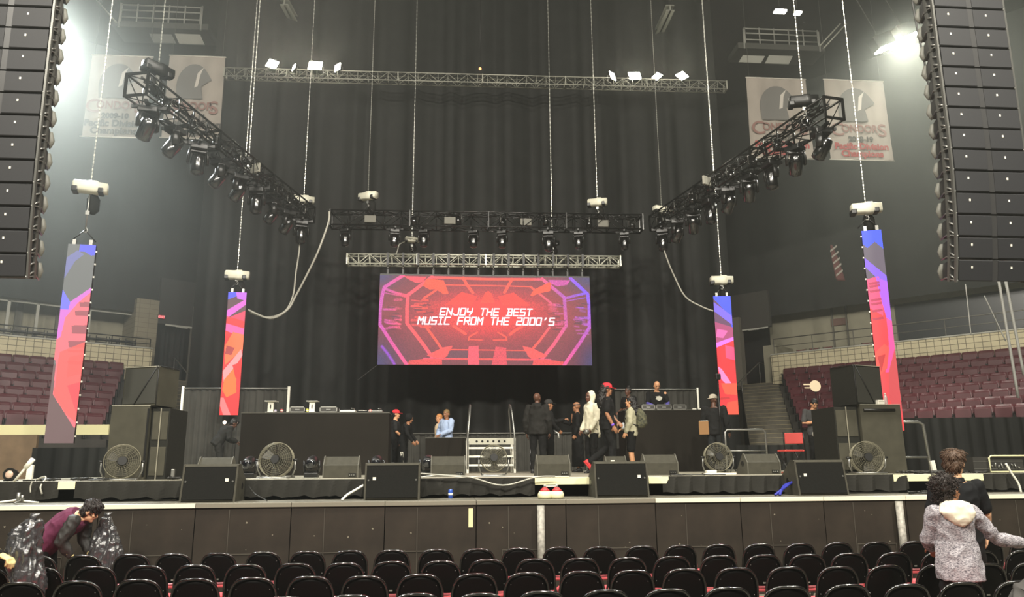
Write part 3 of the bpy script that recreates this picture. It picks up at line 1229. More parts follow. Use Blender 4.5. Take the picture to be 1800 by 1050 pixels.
def stack(side):
    if side == 'l':
        Y = 12.9
        xw = lambda px, py=800: P(px, py, Y).x
        xa, xb, xc = xw(188), xw(256), xw(291)
        ztop = P(230, 713, Y).z
        zt2 = P(250, 643, Y).z
        lab = ('tall grey covered subwoofer box beside the pale screen tower', 'dark open subwoofer box beside the covered one under the ratchet strap', 'grey trapezoid speaker strapped on top of the grey boxes near the pale tower', 'stacked near the pale tower')
        sx = 1
    else:
        Y = 12.9
        xw = lambda px, py=800: P(px, py, Y).x
        xa, xb, xc = xw(1592), xw(1520), xw(1476)
        ztop = P(1540, 711, Y).z
        zt2 = P(1540, 641, Y).z
        lab = ('tall grey covered subwoofer box behind the fan below the red screen tower', 'dark subwoofer box with a strap beside the phone user', 'dark trapezoid speaker with a white cup beside it on the grey boxes', 'stacked below the red screen tower')
        sx = -1
    t = thing('subwoofer', lab[0], 'speaker', ((xa + xb) / 2, Y, ZU), 0)
    W = abs(xb - xa)
    boxq(W, .95, ztop - ZU - .01).build('cabinet', M_STK, t)
    MB().box(-W / 2 - .005, W / 2 + .005, -.008, .95, ztop - ZU - .012, ztop - ZU, bev=.004).build('top_edge', mat('pale_box_edge', (150, 148, 132), .6), t)
    m = MB()
    m.cyl((-W * .42, -.012, ztop - ZU - .1), (W * .35, -.012, ztop - ZU - .1), .022, n=10) if side == 'r' else m.box(W / 2 - .03, W / 2, -.01, 0, .05, ztop - ZU - .05)
    m.build('handle_slot' if side == 'r' else 'corner_strip', M_BLKP, t)
    t = thing('subwoofer', lab[1], 'speaker', ((xb + xc) / 2 + sx * .01, Y + .06, ZU), 0)
    W2 = abs(xc - xb) - .03
    H = ztop - ZU - .04
    boxq(W2, .85, H).build('cabinet', M_STKD, t)
    for k in (0, 1):
        z0 = .06 + k * H / 2
        m = MB()
        m.box(-W2 / 2 + .02, -.012, -.012, 0, z0, z0 + H * .40, bev=.005).box(.012, W2 / 2 - .02, -.012, 0, z0, z0 + H * .40, bev=.005)
        m.build('front_grille', M_STK, t)
    m = MB()
    m.box(-.008, .008, -.02, -.012, 0, H)
    m.build('ratchet_strap', mat('grey_strap', (128, 124, 108), .7), t)
    # top cabinet, turned
    xm = P(246 if side == 'l' else 1528, 700, Y + .1).x
    t = thing('full_range_speaker', lab[2], 'speaker', (xm, Y + .08, ztop), .35 * sx * -1)
    H = zt2 - ztop - .012
    M0 = Matrix.Translation((0, 0, 0))
    boxq(.66, .62, H, .1).build('cabinet', M_STK if side == 'l' else M_STKD, t)
    MB().box(-.31, .31, -.01, 0, .03, H - .03, bev=.004).build('grille', mat('stack_grille', (50, 50, 44), .75), t)
    MB().box(-.335, .335, -.012, .02, H - .008, H + .004).build('top_edge', mat('pale_box_edge', (150, 148, 132), .6), t)
    m = MB()
    m.tube([(sx * .335, -.01, 0), (sx * .336, -.01, H + .006), (sx * .3, .3, H + .012), (sx * .24, .6, H + .008)], .009, n=5)
    m.tube([(-.1 * sx, -.016, 0), (.31 * sx, -.016, H)], .012, n=4)
    m.build('ratchet_strap', mat('black_strap', (18, 18, 18), .6), t)


stack('l')
stack('r')
# things on the right stack
zt = P(1540, 711, 12.9).z
x = P(1550, 705, 12.9).x
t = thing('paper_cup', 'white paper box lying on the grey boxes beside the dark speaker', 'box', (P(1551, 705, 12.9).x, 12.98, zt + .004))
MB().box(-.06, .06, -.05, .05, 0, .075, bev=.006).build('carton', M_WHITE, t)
MB().box(-.05, .05, -.052, -.05, .04, .05).build('shadow_line', mat('cup_shadow_line', (170, 166, 150), .7), t)  # darker strip on the carton face, a shadow line put in as colour
t.name = 'small_carton'
def bottle(loc, h, label, m, capm, r=.03, name='water_bottle'):
    t = thing(name, label, 'bottle', loc)
    MB().loft([((0, 0, z * h), (r * k, 0, 0), (0, r * k, 0)) for z, k in ((0, .9), (.03, 1), (.6, 1), (.75, .85), (.88, .42), (.92, .4))], n=14).build('body', m, t)
    MB().cyl((0, 0, .92 * h), (0, 0, h), r * .45, n=12).build('cap', capm, t)
    return t


M_CLEAR = mat('clear_bottle_plastic', (190, 190, 186), .15, alpha=.55)
bottle((P(1562, 705, 12.9).x, 12.99, zt + .004), .2, 'clear water bottle on the grey boxes beside the red screen tower', M_CLEAR, M_WHITE)

# ------------------------------------------------------------------ LED towers and the text screen
def smooth01(d, w=1.0):
    return np.clip(.5 - d / w, 0, 1)


class Raster:
    def __init__(s, W, H, base):
        s.W, s.H = W, H
        s.img = np.zeros((H, W, 3)) + np.array(base) / 255.
        s.yy, s.xx = np.mgrid[0:H, 0:W].astype(float)

    def blend(s, mask, col, a=1.0):
        c = np.array(col, float)
        if c.ndim == 1:
            c = c / 255.
        m = (mask * a)[..., None]
        s.img = s.img * (1 - m) + c * m

    def seg(s, p, q, w):
        px, py = p
        dx, dy = q[0] - px, q[1] - py
        L = dx * dx + dy * dy + 1e-9
        t = np.clip(((s.xx - px) * dx + (s.yy - py) * dy) / L, 0, 1)
        return np.hypot(s.xx - px - t * dx, s.yy - py - t * dy) - w / 2

    def line(s, pts, w, col, a=1.0, soft=1.0):
        d = None
        for p, q in zip(pts[:-1], pts[1:]):
            e = s.seg(p, q, w)
            d = e if d is None else np.minimum(d, e)
        s.blend(smooth01(d, soft), col, a)

    def poly(s, pts, col, a=1.0, soft=1.0):
        inside = np.zeros((s.H, s.W), bool)
        n = len(pts)
        for i in range(n):
            (x0, y0), (x1, y1) = pts[i], pts[(i + 1) % n]
            if y0 == y1:
                continue
            c = ((y0 > s.yy) != (y1 > s.yy)) & (s.xx < (x1 - x0) * (s.yy - y0) / (y1 - y0) + x0)
            inside ^= c
        s.blend(inside.astype(float), col, a)

    def glow(s, cx, cy, rx, ry, col, a):
        s.blend(np.exp(-(((s.xx - cx) / rx) ** 2 + ((s.yy - cy) / ry) ** 2)), col, a)


def led_sheet(R, corners, name, material, parent, y_off=-.004):
    """emissive pixel grid: corners are local (tl, tr, br, bl)"""
    tl, tr, br, bl = [Vector(c) for c in corners]
    H, W = R.H, R.W
    us = (np.arange(W + 1) / W)[None, :, None]
    vs_ = (np.arange(H + 1) / H)[:, None, None]
    A = [np.array(c) for c in (tl, tr, br, bl)]
    pts = (A[0] * (1 - us) + A[1] * us) * (1 - vs_) + (A[3] * (1 - us) + A[2] * us) * vs_
    pts = pts.reshape(-1, 3)
    me = bpy.data.meshes.new(name)
    idx = (np.arange(H)[:, None] * (W + 1) + np.arange(W)[None, :]).reshape(-1)
    quads = np.stack([idx, idx + W + 1, idx + W + 2, idx + 1], 1).astype(np.int32)
    me.vertices.add(len(pts))
    me.vertices.foreach_set('co', pts.astype(np.float32).reshape(-1))
    me.loops.add(len(quads) * 4)
    me.loops.foreach_set('vertex_index', quads.reshape(-1))
    me.polygons.add(len(quads))
    me.polygons.foreach_set('loop_start', np.arange(0, len(quads) * 4, 4, dtype=np.int32))
    me.update(calc_edges=True)
    at = me.color_attributes.new('led', 'FLOAT_COLOR', 'CORNER')
    img = np.clip(R.img, 0, 1)
    lin = np.where(img <= .04045, img / 12.92, ((img + .055) / 1.055) ** 2.4)
    c = np.ones((len(quads), 4, 4), np.float32)
    c[:, :, :3] = lin.reshape(-1, 1, 3)
    at.data.foreach_set('color', c.reshape(-1))
    me.materials.append(material)
    o = bpy.data.objects.new(name, me)
    COL.objects.link(o)
    o.parent = parent
    return o


GLY = {  # strokes on a 4 wide x 6 high cell, y down; square-cornered display lettering
    'E': [[(4, 0), (0, 0), (0, 6), (4, 6)], [(0, 3), (3.6, 3)]], 'N': [[(0, 6), (0, 0), (4, 6), (4, 0)]], 'J': [[(4, 0), (4, 6), (1, 6), (0, 5)]],
    'O': [[(0, 0), (4, 0), (4, 6), (0, 6), (0, 0)]], 'Y': [[(0, 0), (0, 3), (4, 3)], [(4, 0), (4, 3), (2.5, 6)]], 'T': [[(0, 0), (4, 0)], [(2, 0), (2, 6)]],
    'H': [[(0, 0), (0, 6)], [(4, 0), (4, 6)], [(0, 3), (4, 3)]], 'B': [[(0, 0), (4, 0), (4, 6), (0, 6)], [(1, 0), (1, 6)], [(1, 3), (4, 3)]], 'S': [[(4, 0), (0, 0), (0, 3), (4, 3), (4, 6), (0, 6)]],
    'M': [[(0, 6), (0, 0), (2, 3), (4, 0), (4, 6)]], 'U': [[(0, 0), (0, 6), (4, 6), (4, 0)]], 'I': [[(.4, 0), (3.6, 0)], [(2, 0), (2, 6)], [(.4, 6), (3.6, 6)]],
    'C': [[(4, 0), (0, 0), (0, 6), (4, 6)]], 'F': [[(4, 0), (0, 0), (0, 6)], [(0, 3), (3.6, 3)]], 'R': [[(0, 6), (0, 0), (4, 0), (4, 3), (0, 3)], [(2, 3), (4, 6)]],
    '2': [[(0, 0), (4, 0), (4, 3), (0, 3), (0, 6), (4, 6)]], '0': [[(0, 0), (4, 0), (4, 6), (0, 6), (0, 0)]], "'": [[(2.2, 0), (1.4, 1.6)]], ' ': []}


def big_screen():
    S = 2.2                              # raster px per photo px
    W, H = int(373 * S), int(156 * S)
    kx, ky = W / 1625., H / 693.
    C = lambda x, y: ((x - 75) * kx, (y - 240) * ky)
    R = Raster(W, H, (104, 34, 54))
    cx, cy = C(900, 540)
    R.glow(cx, cy, 600 * kx, 250 * ky, (214, 38, 48), .85)
    R.glow(cx, cy, 330 * kx, 120 * ky, (250, 36, 40), 1.0)
    for (x, y, rx, ry) in ((75, 240, 120, 90), (1700, 240, 170, 110), (75, 930, 150, 170), (1715, 930, 120, 190)):
        c = C(x, y)
        R.glow(c[0], c[1], rx * kx, ry * ky, (52, 46, 96), .95)
    d = np.hypot((R.xx - cx) / (820 * kx), (R.yy - cy) / (520 * ky))
    right = np.clip((R.xx / W - .72) / .25, 0, 1) * np.clip(1.1 - R.yy / H, 0, 1)
    left = np.clip((.12 - R.xx / W) / .12, 0, 1)
    red, pink, vio = np.array((255, 72, 58)), np.array((232, 70, 128)), np.array((110, 70, 240))
    t1 = np.clip((d - .62) / .35, 0, 1)[..., None]
    lc = red * (1 - t1) + pink * t1
    lc = lc * (1 - right[..., None]) + vio * right[..., None]
    lc = (lc * (1 - .35 * left[..., None]) + vio * .35 * left[..., None]) / 255.
    ln = lambda pts, w, a=1.: R.line([C(*p) for p in pts], w * kx, lc, a, 1.4)
    pg = lambda pts, col, a=1.: R.poly([C(*p) for p in pts], col, a)
    # receding octagonal tunnel
    ln([(250, 240), (110, 335), (95, 400), (82, 520), (84, 625), (180, 770), (295, 935)], 26)
    ln([(1548, 245), (1680, 372), (1690, 470), (1685, 640), (1600, 770), (1480, 935)], 26)
    ln([(470, 250), (290, 395), (285, 500), (288, 615), (400, 760), (480, 870)], 26)
    ln([(1325, 255), (1495, 400), (1500, 500), (1505, 625), (1400, 780), (1315, 880)], 26)
    ln([(560, 310), (480, 370), (410, 420)], 16)
    ln([(430, 640), (500, 735), (555, 815)], 18)
    ln([(1235, 320), (1310, 380), (1390, 445)], 16)
    ln([(1375, 640), (1300, 740), (1235, 815)], 18)
    ln([(470, 252), (900, 262), (1330, 258)], 18)
    ln([(560, 312), (900, 312), (1240, 318)], 8)
    ln([(710, 255), (740, 310), (785, 370)], 22)
    ln([(1090, 260), (1060, 310), (1030, 365)], 22)
    ln([(120, 350), (200, 380), (285, 400)], 20, .9)
    ln([(120, 380), (270, 410)], 8, .8)
    ln([(1495, 410), (1580, 385), (1665, 365)], 20, .9)
    ln([(1510, 430), (1660, 400)], 8, .8)
    # hanging blotches
    pg([(430, 262), (560, 275), (600, 380), (560, 385), (500, 345), (455, 350), (400, 320)], (255, 72, 50))
    pg([(250, 245), (430, 250), (400, 290), (350, 300), (300, 275)], (238, 66, 84))
    pg([(1230, 385), (1260, 340), (1400, 270), (1385, 350), (1300, 370), (1240, 395)], (255, 72, 50))
    pg([(1370, 262), (1545, 262), (1520, 300), (1440, 312), (1395, 290)], (190, 62, 150))
    for s in (1, -1):
        X = lambda x: 900 + s * (x - 900)
        pg([(X(570), 470), (X(700), 365), (X(820), 400), (X(780), 470)], (240, 48, 46), .9)
        ln([(X(640), 635), (X(690), 665), (X(730), 695)], 20, .9)
        ln([(X(755), 738), (X(858), 740)], 6)
        ln([(X(755), 738), (X(760), 715), (X(820), 682)], 12, .9)
        pg([(X(560), 800), (X(635), 785), (X(600), 860), (X(555), 890), (X(470), 870), (X(440), 860)], (238, 70, 72))
        ln([(X(700), 640), (X(620), 560)], 10, .4)
    pg([(840, 455), (880, 370), (905, 355), (930, 375), (955, 450)], (244, 56, 48))
    for (y, w, a) in ((470, 60, .5), (600, 40, .4)):
        ln([(480, y), (1320, y)], w, a * .35)
    ln([(600, 815), (1210, 820)], 8, .9)
    ln([(420, 885), (1380, 890)], 14, .8)
    pg([(430, 885), (555, 885), (555, 930), (300, 930), (310, 900)], (236, 62, 66), .85)
    pg([(1250, 890), (1330, 885), (1480, 905), (1470, 930), (1240, 930)], (236, 62, 66), .85)
    pg([(755, 790), (830, 785), (835, 930), (750, 930)], (232, 70, 92), .95)
    pg([(960, 790), (1040, 800), (1045, 930), (930, 930)], (222, 60, 80), .85)
    pg([(610, 825), (750, 825), (748, 875), (590, 875)], (96, 44, 66), .9)
    pg([(1045, 825), (1190, 825), (1215, 880), (1045, 878)], (110, 44, 62), .8)
    rnd = random.Random(3)
    for x0, x1, y0, y1 in ((105, 240, 430, 690), (310, 460, 430, 660), (1360, 1480, 440, 660), (1560, 1680, 430, 700)):
        for k in range(16):
            y = rnd.uniform(y0, y1)
            xx = rnd.uniform(x0, x1 - 30)
            ln([(xx, y), (min(x1, xx + rnd.uniform(30, 100)), y + rnd.uniform(-5, 8))], rnd.uniform(6, 20), rnd.uniform(.35, .8))
        for k in range(8):
            y = rnd.uniform(y0, y1)
            xx = rnd.uniform(x0, x1 - 20)
            R.line([C(xx, y), C(xx + 50, y + 3)], rnd.uniform(5, 10) * ky, (70, 26, 50), .6)
    R.line([C(105, 795), C(150, 850), C(200, 925)], 20 * kx, (150, 62, 210), .8, 5)
    # speckle
    rs = np.random.RandomState(2)
    nz = rs.rand(H // 3 + 1, W // 3 + 1).repeat(3, 0).repeat(3, 1)[:H, :W]
    R.img *= (.90 + .2 * nz)[..., None]
    # writing
    def word(text, x0, x1, y0, y1):
        x0, x1, y0, y1 = C(x0, y0)[0], C(x1, y0)[0], C(x0, y0)[1], C(x0, y1)[1]
        n = len(text)
        adv = (x1 - x0) / (n - .22)
        gw, gh = adv * .70, (y1 - y0)
        for i, ch in enumerate(text):
            for st in GLY[ch]:
                R.line([(x0 + i * adv + gw * a / 4 + .22 * gh * (1 - b / 6) * .9, y0 + gh * b / 6) for a, b in st], gh * .20, (255, 250, 255), 1, 1.0)
    word('ENJOY THE BEST', 534, 1238, 496, 548)
    word("MUSIC FROM THE 2000'S", 368, 1410, 566, 620)
    return R


YS = 23.0
tl, tr, br, bl = P(667, 485, YS), P(1037, 487, YS), P(1040, 642, YS), P(664, 642, YS)
cxs = (bl.x + br.x) / 2
wS = (br.x - bl.x + tr.x - tl.x) / 4
zT, zB = (tl.z + tr.z) / 2, (bl.z + br.z) / 2
M_LED = led_mat('led_pixels', 1.3)
t = thing('video_screen', 'wide LED screen with red tunnel graphic reading ENJOY THE BEST MUSIC', 'screen', (cxs, YS, zB))
HS = zT - zB
MB().box(-wS, wS, .004, .09, 0, HS).build('screen_cabinet', M_BLKP, t)
led_sheet(big_screen(), [(-wS, 0, HS), (wS, 0, HS), (wS, 0, 0), (-wS, 0, 0)], 'display', M_LED, t)
hb = MB()
for i in range(14):
    x = -wS + (i + .5) * 2 * wS / 14
    hb.box(x - .03, x + .03, .0, .07, HS, HS + .22)
hb.box(-wS, wS, .02, .08, HS, HS + .05)
hb.build('hanging_bar', M_BLK, t)


def tower(corn, Y, ry, label, paint, side_bolts, n_panels):
    """corn: photo px of tl,tr,bl,br; ry: turn about z"""
    (x0, y0), (x1, y1), (x2, y2), (x3, y3) = corn
    top = P((x0 + x1) / 2, (y0 + y1) / 2, Y)
    bot = P((x2 + x3) / 2, (y2 + y3) / 2, Y)
    H = top.z - bot.z
    t = thing('screen_tower', label, 'screen', (bot.x, Y, bot.z), ry)
    wpx = (abs(P(x1, y1, Y).x - P(x0, y0, Y).x) + abs(P(x3, y3, Y).x - P(x2, y2, Y).x)) / 2
    W = wpx
    R = Raster(48, int(48 * H / W), (96, 96, 94))
    paint(R)
    MB().box(-W / 2, W / 2, .004, .085, 0, H).build('screen_cabinet', M_BLKP, t)
    led_sheet(R, [(-W / 2, 0, H), (W / 2, 0, H), (W / 2, 0, 0), (-W / 2, 0, 0)], 'display', M_LED, t)
    if side_bolts:
        m = MB()
        for k in range(n_panels * 3):
            z = H * (k + .5) / (n_panels * 3)
            m.cbox((side_bolts * (W / 2 + .012), .03, z), .024, .03, .03)
        m.build('side_latch', M_WHITE, t)
    for s in (-1, 1):
        MB().box(s * W * .3 - .03, s * W * .3 + .03, .0, .06, H, H + .1).build('hanging_bracket', M_STEEL, t)
    return t, W, H


BLUE, VIO, MAG, PNK, RD, ORG, DK = (48, 70, 250), (140, 90, 235), (200, 70, 200), (248, 96, 124), (252, 36, 44), (255, 100, 40), (84, 44, 56)


def paint_lo(R):       # pale outer tower, haze over its dark LEDs painted in as grey, photo's left
    H, W = R.H, R.W
    q = lambda pts: [(x * W, y * H) for x, y in pts]
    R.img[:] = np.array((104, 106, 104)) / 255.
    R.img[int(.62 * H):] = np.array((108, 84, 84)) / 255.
    R.poly(q([(.4, 0), (1, 0), (1, .05), (.85, .055), (.6, .035), (.4, .035)]), (88, 92, 226))
    R.poly(q([(0, .07), (.35, .03), (.6, .05), (.3, .09), (.1, .15), (0, .18)]), (112, 116, 176), .8)
    R.poly(q([(.0, .24), (.3, .30), (.28, .34), (0, .34)]), (112, 112, 240))
    R.poly(q([(.3, .30), (1, .22), (1, .30), (.5, .38), (0, .55), (0, .34), (.28, .34)]), (206, 110, 200))
    R.poly(q([(.2, .38), (.6, .30), (1, .245), (1, .92), (.95, .925), (.10, .765), (.06, .60), (-.1, .58), (-.1, .50), (.12, .48)]), (250, 110, 120))
    R.poly(q([(.5, .58), (1, .56), (1, .66), (.5, .68)]), (240, 90, 96), .8)
    for y0, y1, x0 in ((.30, .325, .62), (.345, .37, .5), (.42, .46, .45), (.50, .53, .4), (.545, .555, .4), (.60, .615, .45)):
        R.poly(q([(x0, y0), (1, y0 - .004), (1, y1), (x0 + .05, y1)]), (140, 78, 86), .85)
    R.poly(q([(.15, .555), (1, .50), (1, .90), (.62, .86), (.12, .765)]), (252, 92, 84), .7)
    R.poly(q([(.55, .72), (1, .70), (1, .86), (.8, .80)]), (238, 74, 84), .9)


def paint_li(R):       # inner tower, photo's left
    H, W = R.H, R.W
    q = lambda pts: [(x * W, y * H) for x, y in pts]
    R.img[:] = np.array((236, 30, 40)) / 255.
    R.img[:int(.12 * H)] = np.array((64, 72, 236)) / 255.
    R.poly(q([(0, .06), (1, .0), (1, .16), (0, .22)]), DK)
    R.poly(q([(.4, 0), (1, 0), (1, .07), (.5, .05)]), (190, 90, 220))
    R.poly(q([(0, .15), (1, .05), (1, .10), (0, .22)]), (214, 90, 200))
    R.poly(q([(0, .22), (1, .15), (1, .24), (0, .2)]), (236, 50, 90))
    R.poly(q([(0, .26), (1, .30), (1, .38), (0, .32)]), (244, 84, 160))
    R.poly(q([(.4, .33), (1, .35), (1, .47), (.1, .6), (0, .45)]), (255, 110, 60))
    R.poly(q([(.1, .44), (.55, .46), (.4, .52), (.05, .51)]), (150, 30, 50), .8)
    R.poly(q([(0, .65), (.9, .47), (1, .52), (.1, .75)]), (252, 150, 150))
    R.poly(q([(.1, .72), (.7, .60), (.8, .82), (.3, .86), (.05, .8)]), (255, 112, 40))
    R.poly(q([(.5, .60), (1, .57), (1, .72), (.7, .7)]), (226, 20, 30))
    R.poly(q([(0, .86), (.15, .86), (.6, 1), (.2, 1), (0, .93)]), (250, 120, 120))


def paint_ri(R):       # inner tower, photo's right
    H, W = R.H, R.W
    q = lambda pts: [(x * W, y * H) for x, y in pts]
    R.img[:] = np.array((240, 24, 40)) / 255.
    R.img[:int(.3 * H)] = np.array((60, 80, 240)) / 255.
    R.poly(q([(0, .02), (.7, .14), (1, .30), (1, .36), (0, .30)]), (96, 54, 90))
    R.poly(q([(0, .05), (1, .17), (1, .25), (0, .13)]), (120, 96, 240))
    R.poly(q([(0, .22), (1, .27), (1, .38), (0, .42)]), (170, 60, 110))
    R.poly(q([(.1, .28), (.7, .30), (.4, .36), (0, .35)]), (230, 96, 170))
    R.poly(q([(0, .40), (1, .35), (1, .38), (0, .44)]), (226, 110, 230))
    R.poly(q([(.5, .42), (1, .44), (1, .55), (.5, .53)]), (248, 70, 120))
    R.poly(q([(0, .60), (.2, .62), (.85, .78), (.7, .80), (.1, .70)]), (248, 130, 190))
    R.poly(q([(.1, .74), (1, .74), (1, .84), (.3, .83)]), (255, 80, 50))
    R.poly(q([(.4, .9), (1, .88), (1, 1), (.2, 1)]), (255, 70, 44))
    R.poly(q([(.0, .86), (.5, .85), (.6, .87), (.0, .88)]), (190, 14, 30))


def paint_ro(R):       # outer tower, photo's right
    H, W = R.H, R.W
    q = lambda pts: [(x * W, y * H) for x, y in pts]
    R.img[:] = np.array((238, 44, 56)) / 255.
    R.img[int(.62 * H):] = np.array((226, 52, 62)) / 255.
    R.poly(q([(0, 0), (1, 0), (1, .35), (0, .32)]), (86, 74, 92))
    R.poly(q([(0, 0), (1, .0), (1, .10), (.6, .06), (.2, .09), (0, .07)]), (40, 76, 250))
    R.poly(q([(0, .14), (.3, .17), (1, .24), (1, .36), (.7, .27), (0, .19)]), (128, 84, 240))
    R.poly(q([(0, .25), (.6, .24), (.7, .36), (.6, .44), (0, .40)]), (244, 70, 120))
    R.poly(q([(.45, .24), (1, .27), (1, .47), (.75, .45), (.6, .36)]), (170, 80, 240))
    for y in (.27, .285, .31, .355, .375, .41, .45):
        R.poly(q([(.05, y), (.6, y - .006), (.62, y + .006), (.1, y + .012)]), (170, 26, 70), .8)
    R.poly(q([(.75, .45), (1, .47), (1, .60), (.55, .72), (.4, .72), (.72, .58)]), (250, 64, 150))
    R.poly(q([(0, .62), (.5, .58), (.72, .6), (.5, .7), (0, .74)]), (255, 70, 60))
    R.poly(q([(.1, .64), (.5, .63), (.2, .72)]), (190, 16, 30))
    R.poly(q([(.55, .72), (1, .60), (1, .9), (.7, 1), (.3, 1)]), (196, 60, 66), .8)
    R.poly(q([(.4, .84), (.8, .95), (1, .96), (1, 1), (.5, 1)]), (244, 46, 52))


TW = {}
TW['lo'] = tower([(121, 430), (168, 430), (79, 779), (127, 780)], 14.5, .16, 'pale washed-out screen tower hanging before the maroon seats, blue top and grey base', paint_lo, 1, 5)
TW['li'] = tower([(401, 514), (433, 514), (386, 730), (418, 730)], 19.5, .1, 'slim screen tower glowing red over the black suited crew figure', paint_li, 0, 5)
TW['ri'] = tower([(1257, 521), (1287, 521), (1268, 729), (1298, 729)], 19.5, -.1, 'slim screen tower glowing red above the man in the backwards cap', paint_ri, 0, 5)
TW['ro'] = tower([(1513, 404), (1545, 406), (1556, 757), (1587, 758)], 14.5, -.35, 'tall screen tower with a blue top behind the dark trapezoid speaker', paint_ro, -1, 6)
# ================================================================== RIGGING
def truss(A, B, h, label, name='lighting_truss', m=None, r=.024, group=None, w_=None, jn=2.4):
    A, B = Vector(A), Vector(B)
    d = B - A
    L = d.length
    w_ = w_ or h
    t = thing(name, label, 'truss', A, 0, group)
    q = d.to_track_quat('X', 'Z').to_matrix().to_4x4()
    m = m or M_BLK
    c = MB()
    for y in (-w_ / 2, w_ / 2):
        for z in (-h / 2, h / 2):
            c.cyl((0, y, z), (L, y, z), r, n=8, M=q)
    c.build('chord_tubes', m, t)
    b = MB()
    n = max(2, int(round(L / (h * 1.15))))
    s = L / n
    for i in range(n + 1):
        x = min(max(i * s, .02), L - .02)
        for y in (-w_ / 2, w_ / 2):
            b.cyl((x, y, -h / 2), (x, y, h / 2), r * .55, n=6, M=q)
        for z in (-h / 2, h / 2):
            b.cyl((x, -w_ / 2, z), (x, w_ / 2, z), r * .55, n=6, M=q)
        if i < n:
            x2 = (i + 1) * s
            e = 1 if i % 2 else -1
            for y in (-w_ / 2, w_ / 2):
                b.cyl((x, y, -e * h / 2), (x2, y, e * h / 2), r * .5, n=6, M=q)
            for z in (-h / 2, h / 2):
                b.cyl((x, -e * w_ / 2, z), (x2, e * w_ / 2, z), r * .5, n=6, M=q)
    b.build('lacing_tubes', m, t)
    x = 0
    while x <= L + .01:
        xx = min(x, L)
        j = MB()
        for y in (-w_ / 2, w_ / 2):
            j.cbox((xx, y, 0), .035, r * 2.1, h + r * 2, M=q)
        for z in (-h / 2, h / 2):
            j.cbox((xx, 0, z), .035, w_ + r * 2, r * 2.1, M=q)
        x += L / max(1, round(L / jn))
        j.build('end_plate', m, t)
    return t, q, L


M_TRB = mat('black_truss_paint', (30, 30, 29), .22, .55)
M_TRS = mat('silver_truss', (206, 206, 190), .4, .35)
M_TRD = mat('dim_aluminium_truss', (150, 150, 138), .5, .4)
ZT = 9.0
TL0, TL1 = PZ(240, 148, ZT), PZ(540, 379, ZT)
TC0, TC1 = PZ(582, 386, ZT), PZ(1127, 394, ZT)
TR0, TR1 = PZ(1466, 190, ZT), PZ(1154, 394, ZT)
TRU = {}
TRU['l'] = truss(TL0, TL1, .46, 'black angled lighting truss reaching out past the 2009-10 banner', m=M_TRB)
TRU['c'] = truss(TC0, TC1, .46, 'black lighting truss across the stage above the silver screen truss', m=M_TRB, w_=.46)
TRU['r'] = truss(TR0, TR1, .46, 'black angled lighting truss reaching out past the 2018-19 banner', m=M_TRB)
WA, WB = P(611, 457, YS), P(1089, 461, YS)
TRU['w'] = truss(WA, WB, .30, 'silver box truss carrying the wide text screen', m=M_TRS, r=.025)
BA, BB = P(396, 130, 24.2), P(1275, 153, 24.2)
TRU['b'] = truss(BA, BB, .30, 'thin high truss in the haze carrying eight blazing floodlights', m=M_TRD, r=.02, jn=3)


# screen straps from the silver truss
zt_s = zT + .2
n = 14
for i in range(n):
    x = cxs - wS + (i + .5) * 2 * wS / n
    t = thing('ratchet_hanger', 'short black hanger strap, %s of the fourteen holding the text screen' % ordw(i), 'strap', (x, YS, zt_s), 0, 'hanger straps over the text screen')
    zz = WA.z + (WB.z - WA.z) * ((x - WA.x) / (WB.x - WA.x)) - zt_s
    MB().box(-.035, .035, -.19, -.165, zz - .2, zz + .2).box(-.012, .012, -.02, .02, 0, zz + .17).box(-.035, .035, -.18, .18, zz + .165, zz + .19).build('strap', M_BLK, t)
    MB().ell((0, -.03, .03), .022, .022, .03, n=8, m=6).build('shackle', M_STEEL, t)


